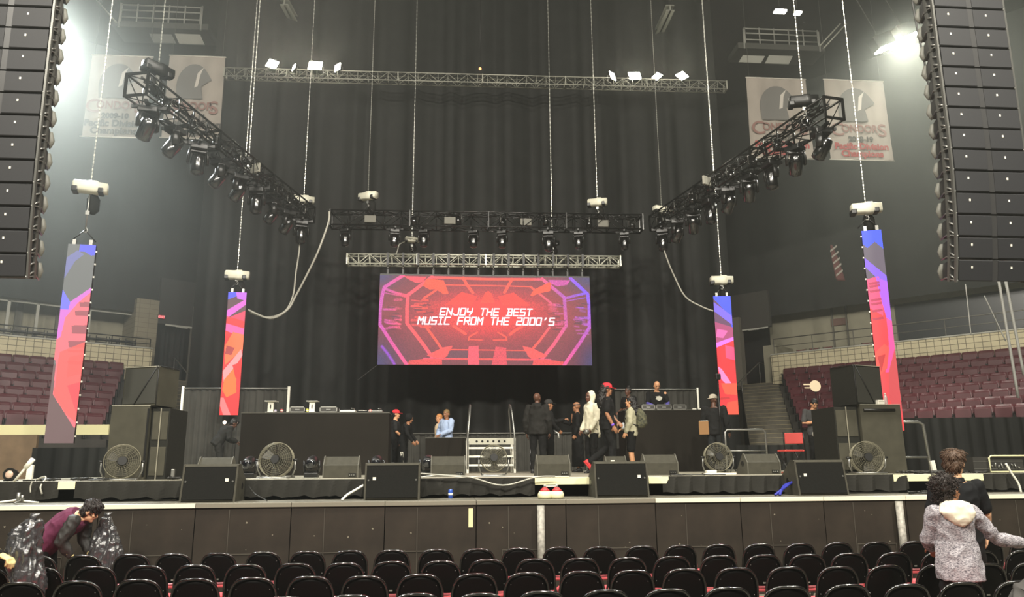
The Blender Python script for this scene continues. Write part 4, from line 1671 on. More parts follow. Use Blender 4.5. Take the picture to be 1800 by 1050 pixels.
def hoist(px, py, Y, label, black=False, rz=0.0, drop=.35, chain_top=(None), bag=True, s=1.0, z=None, tower=None):
    p = P(px, py, Y) if z is None else PZ(px, py, z)
    if tower:
        drop = max(.2, p.z - (TW[tower][0].location.z + TW[tower][2] + .1) - .2)
    t = thing('chain_hoist', label, 'chain hoist', p, rz, 'chain hoists')
    m = M_BLK if black else mat('hoist_cream', (205, 203, 184), .45)
    b = MB()
    b.loft([((-.30 * s, 0, 0), (0, .09 * s, 0), (0, 0, .085 * s)), ((-.27 * s, 0, 0), (0, .125 * s, 0), (0, 0, .115 * s)), ((-.05 * s, 0, 0), (0, .125 * s, 0), (0, 0, .115 * s)), ((0, 0, 0), (0, .14 * s, 0), (0, 0, .13 * s)), ((.12 * s, 0, 0), (0, .14 * s, 0), (0, 0, .13 * s)),
            ((.14 * s, 0, 0), (0, .12 * s, 0), (0, 0, .11 * s)), ((.30 * s, 0, 0), (0, .11 * s, 0), (0, 0, .10 * s))], n=16, power=4)
    b.build('motor_body', m, t)
    e = MB()
    e.box(-.31 * s, -.2 * s, -.13 * s, .13 * s, -.13 * s, -.02, bev=.02).box(.14 * s, .24 * s, -.125 * s, .125 * s, -.12 * s, -.01, bev=.02)
    e.build('gear_housing', M_BLKP, t)
    c = MB()
    zt = 19.4 - p.z
    c.cyl((0, 0, .1), (0, 0, zt), .006, n=5)
    # chain links that read as beads
    k = 0
    zz = .15
    while zz < zt:
        c.cbox((0, 0, zz), .022 if k % 2 else .010, .010 if k % 2 else .022, .05)
        zz += .075
        k += 1
    c.build('lift_chain', M_CHAIN, t)
    hk = MB()
    hk.cyl((0, 0, -.1 * s), (0, 0, -drop), .014, n=6)
    hk.tube([(0, 0, -drop + .06), (.04, 0, -drop), (.02, 0, -drop - .05), (-.03, 0, -drop - .04)], .014)
    hk.cbox((0, 0, -drop * .6), .07, .04, .08)
    hk.build('hook_block', M_STEEL, t)
    if bag:
        g = MB()
        g.loft([((.05, .1, -.1), (.07, 0, 0), (0, .07, 0)), ((.06, .12, -.2), (.12, 0, 0), (0, .1, 0)), ((.07, .12, -.42 * s), (.11, 0, 0), (0, .1, 0)), ((.07, .12, -.5 * s), (.04, 0, 0), (0, .04, 0))], n=12)
        g.build('chain_bag', M_CLOTH, t)
    # sling legs to the truss
    sl = MB()
    for sx in (-.2, .2):
        sl.tube([(0, 0, -drop), (sx, .0, -drop - .22)], .013, n=5)
    sl.build('sling', M_BLK, t)
    return t


hoist(278, 122, 0, 'black chain hoist on the outer end of the angled truss by the 2009-10 banner', True, .9, .3, z=ZT + .5)
hoist(437, 283, 0, 'chain hoist halfway along the angled truss near the 2009-10 banner', True, .4, .2, z=ZT + .38, s=.8, bag=False)
hoist(534, 351, 0, 'cream chain hoist at the inner end of the angled truss on the cable loop side', False, .3, .3, z=ZT + .55)
hoist(647, 345, 0, 'cream chain hoist above the crossing truss nearest the cable loop', False, -.5, .3, z=ZT + .62)
hoist(1050, 356, 0, 'cream chain hoist above the crossing truss nearest the single trailing cable', False, -.35, .3, z=ZT + .6)
hoist(1163, 370, 0, 'cream chain hoist at the inner end of the angled truss with one trailing cable', False, .45, .3, z=ZT + .42)
hoist(1255, 312, 0, 'chain hoist halfway along the angled truss near the 2018-19 banner', True, -.5, .2, z=ZT + .38, s=.8, bag=False)
hoist(1412, 178, 0, 'black chain hoist on the outer end of the angled truss by the 2018-19 banner', True, -.25, .3, z=ZT + .42, bag=False)
hoist(724, 422, YS, 'small cream chain hoist over the silver truss with a curling lead', False, .25, .3, s=.72)
hoist(971, 427, YS, 'black chain hoist over the silver truss nearer the standing group', True, .0, .3, s=.72)
hoist(159, 330, 14.54, 'chain hoist above the pale washed-out screen tower', False, .3, tower='lo')
hoist(417, 484, 19.55, 'chain hoist above the slim red screen tower over the black suited crew figure', False, .1, tower='li')
hoist(1268, 493, 19.55, 'chain hoist above the slim red tower behind the backwards cap man', False, -.15, tower='ri')
hoist(1522, 367, 14.54, 'chain hoist above the tall tower with a blue top', False, -.3, tower='ro')


# dead-hang dimmer boxes on the crossing truss
def at_truss(px, py, z, q=None):
    return PZ(px, py, z)


for px, lab in ((652, 'nearest the cable loop'), (791, 'second along from the cable loop'), (925, 'third along from the cable loop'), (1063, 'farthest along from the cable loop')):
    p = PZ(px, 383, ZT + .05)
    t = thing('power_box', 'grey blank power box on the crossing truss, %s' % lab, 'box', (p.x, TC0.y - .30, ZT - .02), 0, 'power boxes on the crossing truss')
    MB().box(-.17, .17, 0, .06, -.14, .08, bev=.01).build('case', mat('dull_grey_box', (100, 98, 88), .6), t)
    MB().tube([(-.12, .05, .08), (-.14, .1, .2), (0, .12, .22), (.1, .1, .2), (.13, .06, .08)], .014, n=5).build('cable_tail', M_BLKP, t)
for px, lab in ((435, 'nearer the 2009-10 banner'), (1242, 'nearer the 2018-19 banner')):
    p = PZ(px + (14 if px < 900 else 0), 296 if px < 900 else 318, ZT + .1)
    t = thing('power_box', 'grey blank power box clamped to the angled truss %s' % lab, 'box', p, .6 if px > 900 else -.6, 'power boxes on the angled trusses')
    MB().box(-.15, .15, -.03, .03, -.12, .12, bev=.01).build('case', mat('light_grey_box', (150, 148, 136), .6), t)

# ---- moving lights under the trusses
M_HANG = {}
proto = make_mover('moving_head_light', 'x', hang=True, tilt=.0)
proto2 = make_mover('moving_head_light', 'x', hang=True, tilt=.55, pan=.8)
first = {0: True, 1: True}


def hang_mover(loc, rz, lab, group, kind=0, scale=1.0):
    src = (proto, proto2)[kind]
    if first[kind]:
        first[kind] = False
        o = src
        o['label'] = lab
        o['group'] = group
        o.location = loc
        o.rotation_euler = (0, 0, rz)
        o.scale = (scale,) * 3
        return o
    return dup(src, loc, rz, lab, group, scale)


pxs = (607, 693, 745, 833, 884, 967, 1021, 1104)
for i, px in enumerate(pxs):
    p = PZ(px, 395, ZT - .2)
    hang_mover((p.x, TC0.y + (TC1.y - TC0.y) * (p.x - TC0.x) / (TC1.x - TC0.x), ZT - .30), random.uniform(-.5, .5), 'moving light under the crossing truss, %s along from the cable loop' % ordw(i), 'moving lights under the crossing truss', 0, .95 if i != 5 else 1.1)
for nm, A, B, who in (('l', TL0, TL1, 'banner 2009-10'), ('r', TR0, TR1, 'banner 2018-19')):
    n = 9
    for i in range(n):
        f = .055 + .9 * i / (n - 1)
        p = A.lerp(B, f)
        hang_mover((p.x, p.y, ZT - .30), random.uniform(-.7, .7) + (.7 if nm == 'l' else -.7), 'moving light under the angled truss, %s inward from the %s' % (ordw(i), who), 'moving lights under the angled trusses', 1 if i % 3 != 2 else 0, 1.2)
# small par cans and cable clutter riding inside the trusses
def par(loc, lab, group, rz=0):
    t = thing('par_lamp', lab, 'stage light', loc, rz, group)
    MB().cyl((0, 0, -.12), (0, .0, .12), .10, .085, n=14, caps=True).build('can', M_GLOSS, t)
    MB().cyl((0, 0, -.125), (0, 0, -.115), .09, n=14).build('lens', M_LENS, t)
    MB().tube([(-.11, 0, 0), (-.11, 0, .2), (.11, 0, .2), (.11, 0, 0)], .012, n=5).build('yoke', M_STEEL, t)
    return t


P0 = None
for nm, A, B, who in (('l', TL0, TL1, 'banner 2009-10'), ('r', TR0, TR1, 'banner 2018-19'), ('c', TC0, TC1, 'cable loop')):
    n = 8 if nm != 'c' else 7
    for i in range(n):
        f = .12 + .85 * i / (n - 1)
        p = A.lerp(B, f)
        lab = 'small round lamp inside the %s truss, %s from the %s' % ('angled' if nm != 'c' else 'crossing', ordw(i), who)
        if P0 is None:
            P0 = par((p.x, p.y, ZT), lab, 'small lamps in the trusses')
        else:
            dup(P0, (p.x, p.y, ZT + random.uniform(-.05, .05)), random.uniform(0, 3), lab)
for nm, A, B, lab in (('l', TL0, TL1, 'black cable bundle laid through the angled truss by the 2009-10 banner'), ('r', TR0, TR1, 'black cable bundle laid through the angled truss by the 2018-19 banner'), ('c', TC0, TC1, 'black cable bundle laid through the crossing truss')):
    m = MB()
    for k in range(5):
        pts = []
        for i in range(30):
            f = i / 29
            p = A.lerp(B, f * .97 + .02)
            pts.append((p.x + random.uniform(-.06, .06), p.y + random.uniform(-.06, .06), ZT + .16 + random.uniform(-.05, .13)))
        m.tube(pts, .016, n=5)
    o = m.build('cable_bundle', M_BLKP)
    tag(o, lab, 'cable')


# ---- loose cables
def cable(pts, r, label, m=None, name='cable', cat='cable', sub=6):
    pts = [Vector(p) for p in pts]
    out = []
    for i in range(len(pts) - 1):
        p0, p1, p2, p3 = pts[max(i - 1, 0)], pts[i], pts[i + 1], pts[min(i + 2, len(pts) - 1)]
        for k in range(sub):
            t = k / sub
            out.append(.5 * ((2 * p1) + (-p0 + p2) * t + (2 * p0 - 5 * p1 + 4 * p2 - p3) * t * t + (-p0 + 3 * p1 - 3 * p2 + p3) * t ** 3))
    out.append(pts[-1])
    o = MB().tube(out, r, n=6).build(name, m or M_BLKP)
    return tag(o, label, cat)


M_CAB = mat('grey_cable_jacket', (170, 168, 156), .45)
M_CABD = mat('dark_cable_jacket', (40, 40, 38), .5)
M_CABW = mat('white_cable_jacket', (224, 222, 208), .5)
Yc = 21.6
cable([P(x, y, Yc) for x, y in ((527, 408), (526, 440), (520, 480), (515, 520), (500, 548), (470, 558), (440, 550))], .024, 'grey cable loop hanging from the angled truss to the slim red tower', M_CAB)
cable([P(x, y, Yc - .1) for x, y in ((579, 372), (577, 392), (560, 440), (540, 482), (520, 520), (505, 545), (475, 560), (436, 545))], .03, 'grey cable swag from the end of the crossing truss down to the slim red tower', M_CAB)
cable([P(x, y, Yc) for x, y in ((1165, 425), (1170, 448), (1185, 485), (1205, 522), (1235, 540), (1257, 548))], .024, 'single grey cable trailing from the angled truss to the slim tower by the stairs', M_CAB)
cable([P(x, y, YS - .1) for x, y in ((712, 425), (702, 430), (699, 440), (696, 447))], .02, 'thin curling lead from the small cream hoist', M_CAB)
cable([P(x, y, YS) for x, y in ((662, 643), (650, 652), (640, 660), (628, 669))], .014, 'thin lead slanting from the lower corner of the text screen', M_CABD)
cable([P(x, y, 12.9) for x, y in ((1603, 0), (1612, 50), (1625, 110), (1640, 195))], .02, 'dark cable running down beside the speaker column near the arena lamp', M_CABD)
for i, (a, b) in enumerate((((1755, 490), (1790, 700)), ((1768, 495), (1800, 660)), ((1697, 500), (1707, 590)), ((1730, 520), (1768, 600)))):
    cable([P(a[0], a[1], 17), P(b[0], b[1], 17)], .014 if i > 1 else .035, 'straight grey tether slanting down past the dark suite glass, %s in line' % ordw(i), mat('grey_tether', (150, 150, 144), .5), name='tether')


# ------------------------------------------------------------------ line arrays
def make_cab(sd):
    """sd: +1 when the hall's centre line is on the cabinet's -x side"""
    W, H, D = 1.18, .335, .56
    t = thing('line_array_speaker', 'x', 'speaker')
    m = MB()
    prof = [(-W / 2, .03), (W / 2, .03), (W / 2, .22), (W / 2 - .12, D), (-W / 2 + .12, D), (-W / 2, .22)]
    np_ = len(prof)
    vv = [(x, y, .012 + (.035 if y > .4 else 0)) for x, y in prof] + [(x, y, H - .02 - (.035 if y > .4 else 0)) for x, y in prof]
    m.add(vv, [list(range(np_))[::-1], [np_ + i for i in range(np_)]] + [(i, (i + 1) % np_, np_ + (i + 1) % np_, np_ + i) for i in range(np_)])
    m.build('cabinet', mat('array_cabinet', (36, 36, 37), .5, noise=.1, scale=8), t)
    g = MB()
    g.prism([(.0, .008), (-.012, .02), (-.012, H - .02), (.0, H - .008), (.03, H - .008), (.03, .008)], -W / 2 + .01, -.045)
    g.prism([(.0, .008), (-.012, .02), (-.012, H - .02), (.0, H - .008), (.03, H - .008), (.03, .008)], .045, W / 2 - .01)
    g.build('front_grille', mat('array_grille', (26, 27, 30), .6, noise=.08, scale=50), t)
    MB().box(-.045, .045, -.004, .03, .008, H - .008).build('centre_strip', mat('array_strip', (62, 62, 62), .35, .3), t)
    b = MB()
    for s in (-1, 1):
        b.box(s * W * .27 - .012 - .06, s * W * .27 + .012 - .06, -.018, -.01, .20, .235)
    b.build('badge', M_WHITE, t)
    for s in (-1, 1):
        f = MB()
        x = s * (W / 2)
        f.box(min(x, x + s * .03), max(x, x + s * .03), -.0, .05, -.01, H + .0)
        f.box(min(x, x + s * .03), max(x, x + s * .03), .16, .21, .0, H)
        f.build('rigging_rail', mat('array_rail', (96, 96, 92), .35, .5), t)
        q = MB()
        q.tube([(x + s * .012, .06, .05), (x + s * .02, .13, .09), (x + s * .012, .20, .12)], .014, n=5)
        q.tube([(x + s * .012, .06, .19), (x + s * .02, .13, .22), (x + s * .012, .20, .26)], .014, n=5)
        q.tube([(x, .0, .012), (x + s * .02, .12, .03), (x - s * .02, .3, .06), (x - s * .1, D - .02, .03)], .012, n=5)
        q.build('grip_bar', mat('array_grip', (150, 150, 146), .3, .7), t)
    for s in (-1, 1):
        r = MB()
        x = s * (W / 2 - .12)
        r.loft([((x, D - .03, .05), (.05, 0, 0), (0, .035, 0)), ((x, D + .02, H * .5), (.06, 0, 0), (0, .05, 0)), ((x, D - .03, H - .05), (.05, 0, 0), (0, .035, 0))], n=8)
        r.build('rear_bumper', mat('array_bumper', (120, 120, 112), .5), t)
    return t


CAB0 = make_cab(1)
cab_first = [True]


def line_array(px, py, Y, left, n, word, p_bot=15, p_top=2):
    c = P(px, py, Y)
    x = c.x + (-.59 if left else .59)
    y, z = c.y, c.z
    for k in range(n):
        pit = math.radians(p_bot + (p_top - p_bot) * min(1, k / 7.0) ** .7)
        lab = 'black line array cabinet, %s from the bottom of the flown column %s' % (ordw(k), word)
        loc = (x, y, z)
        if cab_first[0]:
            cab_first[0] = False
            o = CAB0
            o['label'] = lab
            o['group'] = 'line array cabinets ' + word
        else:
            o = dup(CAB0, label=lab, group='line array cabinets ' + word)
        o.location = loc
        o.rotation_euler = (pit, 0, 0)          # front leans down: top of the cabinet comes forward
        z += .345 * math.cos(pit)
        y -= .345 * math.sin(pit)


line_array(45, 488, 11.0, True, 17, 'by the 2009-10 banner', 7, 2)
line_array(1684, 495, 10.6, False, 17, 'by the 2018-19 banner', 13, 1)

# ------------------------------------------------------------------ floodlights on the high truss
M_FLOOD = mat('blazing_flood_lens', (255, 255, 255), .5, emit=(255, 246, 226), estr=90)


def flood(px, py, w_, h_, rz, lab, Y=24.1, tilt=-.35, roll=0.0):
    p = P(px, py, Y)
    sw, sh = w_ / F_PX * Y * .5, h_ / F_PX * Y * .5
    t = thing('floodlight', lab, 'floodlight', p, rz, 'floodlights on the high truss')
    R = Matrix.Rotation(tilt, 4, 'X') @ Matrix.Rotation(roll, 4, 'Y')
    MB().box(-sw, sw, .02, .16, -sh, sh, M=R, bev=.02).build('housing', M_BLK, t)
    MB().box(-sw * .9, sw * .9, .0, .02, -sh * .9, sh * .9, M=R).build('lens', M_FLOOD, t)
    MB().tube([(-sw - .02, .1, 0), (-sw - .02, .1, -sh - .12), (sw + .02, .1, -sh - .12), (sw + .02, .1, 0)], .015, n=5).build('yoke', M_STEEL, t)


for px, py, w_, h_, rz, ro, lab in ((479, 112, 20, 22, .2, .3, 'floodlight at the outer end of the cluster by the 2009-10 banners'), (516, 118, 9, 17, -.9, -.4, 'edge-on floodlight second in the cluster by the 2009-10 banners'), (554, 115, 27, 24, 0, .05, 'broad floodlight third in the cluster by the 2009-10 banners'), (593, 118, 14, 21, -.6, -.3, 'floodlight at the inner end of the cluster by the 2009-10 banners'),
                                    (1077, 133, 14, 21, .6, .1, 'floodlight at the inner end of the cluster by the 2018-19 banner'), (1116, 133, 25, 22, 0, -.1, 'broad floodlight second in the cluster by the 2018-19 banner'), (1155, 134, 14, 20, -.2, .7, 'diamond tilted floodlight third in the cluster by the 2018-19 banner'), (1199, 133, 20, 20, -.1, -.6, 'floodlight at the outer end of the cluster by the 2018-19 banner')):
    flood(px, py, w_, h_, rz, lab, roll=ro)

# ------------------------------------------------------------------ roof steel, catwalks, roof lamps
M_STL = mat('grey_roof_steel', (120, 122, 112), .7)
M_STLD = mat('dim_roof_steel', (70, 70, 64), .8)


def beam(a, b, za, zb, w_, h_, label, m=None, name='roof_girder'):
    A, B = PZ(a[0], a[1], za), PZ(b[0], b[1], zb)
    d = B - A
    q = d.to_track_quat('X', 'Z').to_matrix().to_4x4()
    o = MB().box(0, d.length, -w_ / 2, w_ / 2, 0, .04).box(0, d.length, -w_ / 2, w_ / 2, -h_, -h_ + .04).box(0, d.length, -.03, .03, -h_, 0).add([], []) 
    o = MB()
    for (y0, y1, z0, z1) in ((-w_ / 2, w_ / 2, 0, .04), (-w_ / 2, w_ / 2, -h_, -h_ + .04), (-.03, .03, -h_, 0)):
        o.box(0, d.length, y0, y1, z0, z1, M=q)
    o = o.build(name, m or M_STL)
    o.location = A
    tag(o, label, 'beam')
    o['kind'] = 'thing'


Zr = 17.6
beam((455, 58), (640, 66), Zr, Zr, .3, .25, 'long grey roof girder above the floodlights by the 2009-10 banners')
beam((440, 93), (680, 99), Zr, Zr, .2, .2, 'lower grey roof girder just above the floodlights by the 2009-10 banners')
beam((500, 0), (530, 56), Zr + .3, Zr + .3, .3, .2, 'grey roof girder slanting up from the floodlights by the 2009-10 banners')
for a, b, w in (((505, 62), (521, 98), 'outer'), ((557, 64), (569, 94), 'middle'), ((452, 60), (466, 92), 'outermost')):
    beam(a, b, Zr, Zr, .3, .15, '%s short roof strut over the floodlights by the 2009-10 banners' % w, name='roof_strut')
beam((1040, 80), (1225, 90), Zr, Zr, .3, .25, 'long grey roof girder above the floodlights by the 2018-19 banner')
beam((1045, 114), (1238, 120), Zr, Zr, .2, .2, 'lower grey roof girder just above the floodlights by the 2018-19 banner')
beam((1146, 80), (1178, 10), Zr + .3, Zr + .3, .3, .2, 'grey roof girder slanting up from the floodlights by the 2018-19 banner')
for a, b, w in (((1072, 84), (1061, 112), 'innermost'), ((1120, 86), (1108, 112), 'second'), ((1168, 88), (1152, 118), 'third'), ((1217, 90), (1202, 118), 'outermost')):
    beam(a, b, Zr, Zr, .3, .15, '%s short roof strut over the floodlights by the 2018-19 banner' % w, name='roof_strut')


def catwalk(px0, px1, ytop, ybot, Y, label, nposts=5, m=None, sup=True):
    a, b = P(px0, ybot, Y), P(px1, ybot, Y)
    zt = P(px0, ytop, Y).z
    zb = a.z
    W = b.x - a.x
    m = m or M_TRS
    t = thing('catwalk', label, 'catwalk', (a.x, Y, zb))
    H = zt - zb
    r = MB()
    for z in (H, H * .62, H * .12):
        r.cyl((0, 0, z), (W, 0, z), .03, n=6)
    r.build('rail', m, t)
    for i in range(nposts):
        x = W * i / (nposts - 1)
        MB().cyl((x, 0, -.1), (x, 0, H + .05), .03, n=6).build('post', m, t)
    MB().box(-.3, W + .3, .05, 1.2, -.3, -.05).build('deck', M_STLD, t)
    s = MB()
    for x in (-.05, W + .05):
        s.cyl((x, 0, -.35), (x, 0, 19.4 - zb), .035, n=6)
    s.build('hanger', m, t)


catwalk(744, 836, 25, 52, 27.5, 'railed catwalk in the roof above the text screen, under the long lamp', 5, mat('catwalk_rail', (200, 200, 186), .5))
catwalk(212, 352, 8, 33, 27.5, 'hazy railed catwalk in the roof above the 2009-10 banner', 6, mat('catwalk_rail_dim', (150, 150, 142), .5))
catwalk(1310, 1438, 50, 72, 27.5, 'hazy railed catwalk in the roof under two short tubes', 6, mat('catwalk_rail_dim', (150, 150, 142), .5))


def roof_lamp(px, py, w_, Y, label, h=.14, estr=14, rot=0.0, name='strip_lamp', depth=.25):
    p = P(px, py, Y)
    sw = w_ / F_PX * Y * .5
    t = thing(name, label, 'lamp', p)
    t.rotation_euler = (0, -rot, 0)
    MB().box(-sw - .04, sw + .04, 0, depth, -h / 2 + .05, h / 2 + .1, bev=.02).build('housing', M_BLK, t)
    MB().box(-sw, sw, -.02, depth - .05, -h / 2, -h / 2 + .06).build('tube', mat('lamp_glow_%d' % int(estr), (255, 255, 250), .4, emit=(255, 250, 236), estr=estr), t)
    MB().cyl((0, depth / 2, h / 2 + .1), (0, depth / 2, 19.4 - p.z), .015, n=5).build('rod', M_STLD, t)


roof_lamp(796, -2, 52, 26, 'long glowing strip lamp over the middle catwalk', estr=16, h=.2)
roof_lamp(1373, 17, 24, 25, 'longer of the two short glowing tubes in the roof above the hazy catwalk', estr=16, h=.1)
roof_lamp(1404, 20, 13, 25, 'shorter of the two short glowing tubes in the roof above the hazy catwalk', estr=16, h=.1)
roof_lamp(1557, 72, 38, 22, 'lower half of the dazzling tilted arena lamp pair by the speaker column', estr=75, h=.42, rot=.42, name='arena_lamp', depth=.4)
roof_lamp(1598, 53, 38, 22, 'upper half of the dazzling tilted arena lamp pair by the speaker column', estr=75, h=.42, rot=.42, name='arena_lamp', depth=.4)
roof_lamp(66, 30, 44, 19, 'dazzling arena lamp mostly hidden behind the speaker column by the 2009-10 banner', estr=75, h=.45, rot=-.3, name='arena_lamp', depth=.4)

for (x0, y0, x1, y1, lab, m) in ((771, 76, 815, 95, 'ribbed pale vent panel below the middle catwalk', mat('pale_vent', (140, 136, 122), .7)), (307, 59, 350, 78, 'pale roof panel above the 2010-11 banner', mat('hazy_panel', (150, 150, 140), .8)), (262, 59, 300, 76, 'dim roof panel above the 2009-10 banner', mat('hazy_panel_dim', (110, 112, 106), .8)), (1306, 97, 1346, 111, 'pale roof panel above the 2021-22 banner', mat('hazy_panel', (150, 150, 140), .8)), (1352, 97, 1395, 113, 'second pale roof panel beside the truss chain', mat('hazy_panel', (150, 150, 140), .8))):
    a, b = P(x0, y0, 27), P(x1, y1, 27)
    t = thing('roof_panel', lab, 'panel', (a.x, 27, b.z))
    sk = .2 if x0 < 700 else (-.2 if x0 > 1000 else 0)
    W, H = b.x - a.x, a.z - b.z
    m_ = MB()
    m_.slab([(0 + sk, 0, 0), (W + sk, 0, 0), (W, 0, H), (0, 0, H)], (0, -1, 0), .05)
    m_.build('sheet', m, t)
    r_ = MB()
    for i in range(12):
        x = W * (i + .5) / 12
        r_.slab([(x - .01 + sk, -.01, .02), (x + .01 + sk, -.01, .02), (x + .01, -.01, H - .02), (x - .01, -.01, H - .02)], (0, -1, 0), .012)
    r_.build('ribs', M_STLD if x0 < 800 and x0 > 700 else m, t)
# sloping roof stays
for a, b, lab in (((1440, 82), (1520, -5), 'upper of two bright roof stays above the 2018-19 banner'), ((1447, 86), (1528, -2), 'lower of two bright roof stays above the 2018-19 banner'), ((170, 0), (205, 40), 'bright roof stay beside the hazy catwalk')):
    A, B = P(a[0], a[1], 27), P(b[0], b[1], 27)
    o = MB().cyl((0, 0, 0), B - A, .035, n=6).build('roof_stay', M_TRD)
    o.location = A
    tag(o, lab, 'steel stay')
o = MB()
p = P(844, 121, 24)
t = thing('pendant_bulb', 'tiny amber bulb hanging below the middle catwalk', 'lamp', p)
MB().ell((0, 0, 0), .05, .05, .05).build('bulb', mat('amber_glow', (255, 180, 120), .5, emit=(255, 150, 90), estr=2.5), t)
MB().cyl((0, 0, .05), (0, 0, 19.3 - p.z), .01, n=5).build('flex', M_BLK, t)


# ------------------------------------------------------------------ banners
def banner(c, Y, year, label, m_ink, red=False):
    (x0, y0), (x1, y1), (x2, y2), (x3, y3) = c      # tl tr bl br
    top, bot = P((x0 + x1) / 2, (y0 + y1) / 2, Y), P((x2 + x3) / 2, (y2 + y3) / 2, Y)
    W = (abs(P(x1, y1, Y).x - P(x0, y0, Y).x) + abs(P(x3, y3, Y).x - P(x2, y2, Y).x)) / 2
    H = top.z - bot.z
    t = thing('hanging_banner', label, 'banner', (bot.x, Y, bot.z), 0, 'championship banners')
    cl = mat('banner_cloth', (150, 142, 132), .9, noise=.05, scale=1.5)
    n, mm = 24, 12
    vs_, fs = [], []
    for th in (0, .006):
        for j in range(mm + 1):
            for i in range(n + 1):
                x = -W / 2 + W * i / n
                z = H * j / mm
                y = .03 * math.sin(x * 5 + z * .6) * (1 - j / mm) + .02 * math.sin(x * 11)
                vs_.append((x * (1 + .03 * (1 - j / mm)), y + .06 + th, z))
    N = (n + 1) * (mm + 1)
    for j in range(mm):
        for i in range(n):
            a = j * (n + 1) + i
            fs.append((a, a + 1, a + n + 2, a + n + 1))
            fs.append((N + a + n + 1, N + a + n + 2, N + a + 1, N + a))
    m = MB()
    m.add(vs_, fs, True)
    m.build('cloth', cl, t, fixn=False)
    ink = m_ink
    fold = lambda me: None
    def put(me, x, z, name, mt, sx=1, sz=1):
        o = mobj(me, name, mt, t)
        o.rotation_euler = (PI / 2, 0, 0)
        o.location = (x, .005, z)
        o.scale = (sx, sz, 1)
        return o
    rd = mat('banner_red_ink', (150, 66, 64), .9)
    gy = mat('banner_grey_ink', (72, 70, 66), .9)
    put(text_mesh(year, H * .085, .001, extra=.014), 0, H * .245, 'year_lettering', gy, 1.05)
    put(text_mesh('Pacific Division', H * .105, .001, extra=.014), 0, H * .155, 'division_lettering', rd if red else gy, 1.02)
    put(text_mesh('Champions', H * .105, .001, extra=.014), 0, H * .065, 'champions_lettering', rd if red else gy, 1.05)
    # club word: big first and last letters
    put(text_mesh('ONDOR', H * .13, .001, extra=.01), 0, H * .375, 'club_lettering', mat('banner_pale_red', (128, 96, 88), .9), .88, 1)
    put(text_mesh('C', H * .22, .001, extra=.008), -W * .37, H * .355, 'club_lettering', mat('banner_pale_red', (170, 140, 130), .9), 1.1, 1)
    put(text_mesh('S', H * .22, .001, extra=.008), W * .37, H * .355, 'club_lettering', mat('banner_pale_red', (170, 140, 130), .9), 1.1, 1)
    # plain rounded crest above the word
    pts = [(-W * .30, 0, H * .46)]
    for k in range(13):
        a_ = PI - PI * k / 12 * .78
        pts.append((-W * .02 + W * .30 * math.cos(a_), 0, H * .62 + H * .27 * math.sin(a_)))
    pts += [(W * .30, 0, H * .70), (W * .12, 0, H * .62), (W * .16, 0, H * .47)]
    o = MB().slab(pts, (0, -1, 0), .003).build('crest_shape', mat('banner_crest_grey', (104, 102, 98), .9), t)
    o = MB().slab([(W * .0, -.003, H * .60), (W * .04, -.003, H * .78), (W * .14, -.003, H * .85), (W * .09, -.003, H * .76), (W * .06, -.003, H * .62)], (0, -1, 0), .003).build('crest_shape', mat('banner_crest_pale', (186, 180, 170), .9), t)
    MB().cyl((-W / 2 - .08, .06, -.01), (W / 2 + .08, .06, -.01), .022, n=6).build('bottom_batten', mat('pale_batten', (196, 192, 180), .6), t)
    MB().cyl((-W / 2 - .02, .06, H), (W / 2 + .02, .06, H), .022, n=6).build('top_batten', mat('pale_batten', (196, 192, 180), .6), t)
    lg = MB()
    for s in (-1, 1):
        lg.cyl((s * W * .45, .06, H), (s * W * .45, .06, 19.4 - bot.z), .008, n=4)
    lg.build('hanging_line', M_STLD, t)


banner([(160, 96), (262, 97), (140, 238), (256, 241)], 24.4, '2009-10', 'hanging championship banner reading 2009-10 beside the speaker column', None)
banner([(300, 97), (398, 98), (283, 240), (384, 243)], 24.4, '2010-11', 'hanging championship banner partly behind the angled truss, reading 2010-11', None)
banner([(1312, 135), (1416, 138), (1324, 277), (1431, 277)], 24.4, '2021-22', 'hanging championship banner mostly behind the angled truss end', None, True)
banner([(1450, 140), (1554, 140), (1464, 279), (1571, 281)], 24.4, '2018-19', 'hanging championship banner reading 2018-19 with red lettering', None, True)
# furled flag in the dark
A, B = P(1452, 436, 27), P(1462, 498, 27)
t = thing('furled_flag', 'limp striped flag hanging in the dark before the upper drape', 'flag', (A.x, 26.6, B.z))
H = A.z - B.z
m = MB()
m.loft([((0, 0, H), (.04, 0, 0), (0, .03, 0)), ((.1, 0, H * .6), (.14, 0, 0), (0, .05, 0)), ((.22, 0, .1), (.18, 0, 0), (0, .06, 0)), ((.26, 0, 0), (.16, 0, 0), (0, .05, 0))], n=12)
m.build('flag_cloth', mat('flag_red', (96, 58, 56), .9), t)
s_ = MB()
for k in range(5):
    z = H * (.1 + k * .17)
    x = .22 - .2 * z / H
    s_.slab([(x - .16, -.07, z), (x + .12, -.07, z + .22), (x + .12, -.07, z + .30), (x - .16, -.07, z + .08)], (0, -1, 0), .01)
s_.build('pale_stripe', mat('flag_white', (150, 146, 136), .9), t)
# ================================================================== PEOPLE
SK_D = ('skin_deep_brown', (92, 60, 44))
SK_M = ('skin_mid_brown', (150, 104, 74))
SK_L = ('skin_tan', (206, 152, 112))
SK_F = ('skin_fair', (224, 178, 140))


def skin(k):
    return mat(k[0], k[1], .5)


def rot(yaw=0, pitch=0, roll=0):
    return Matrix.Rotation(yaw, 3, 'Z') @ Matrix.Rotation(pitch, 3, 'X') @ Matrix.Rotation(roll, 3, 'Y')


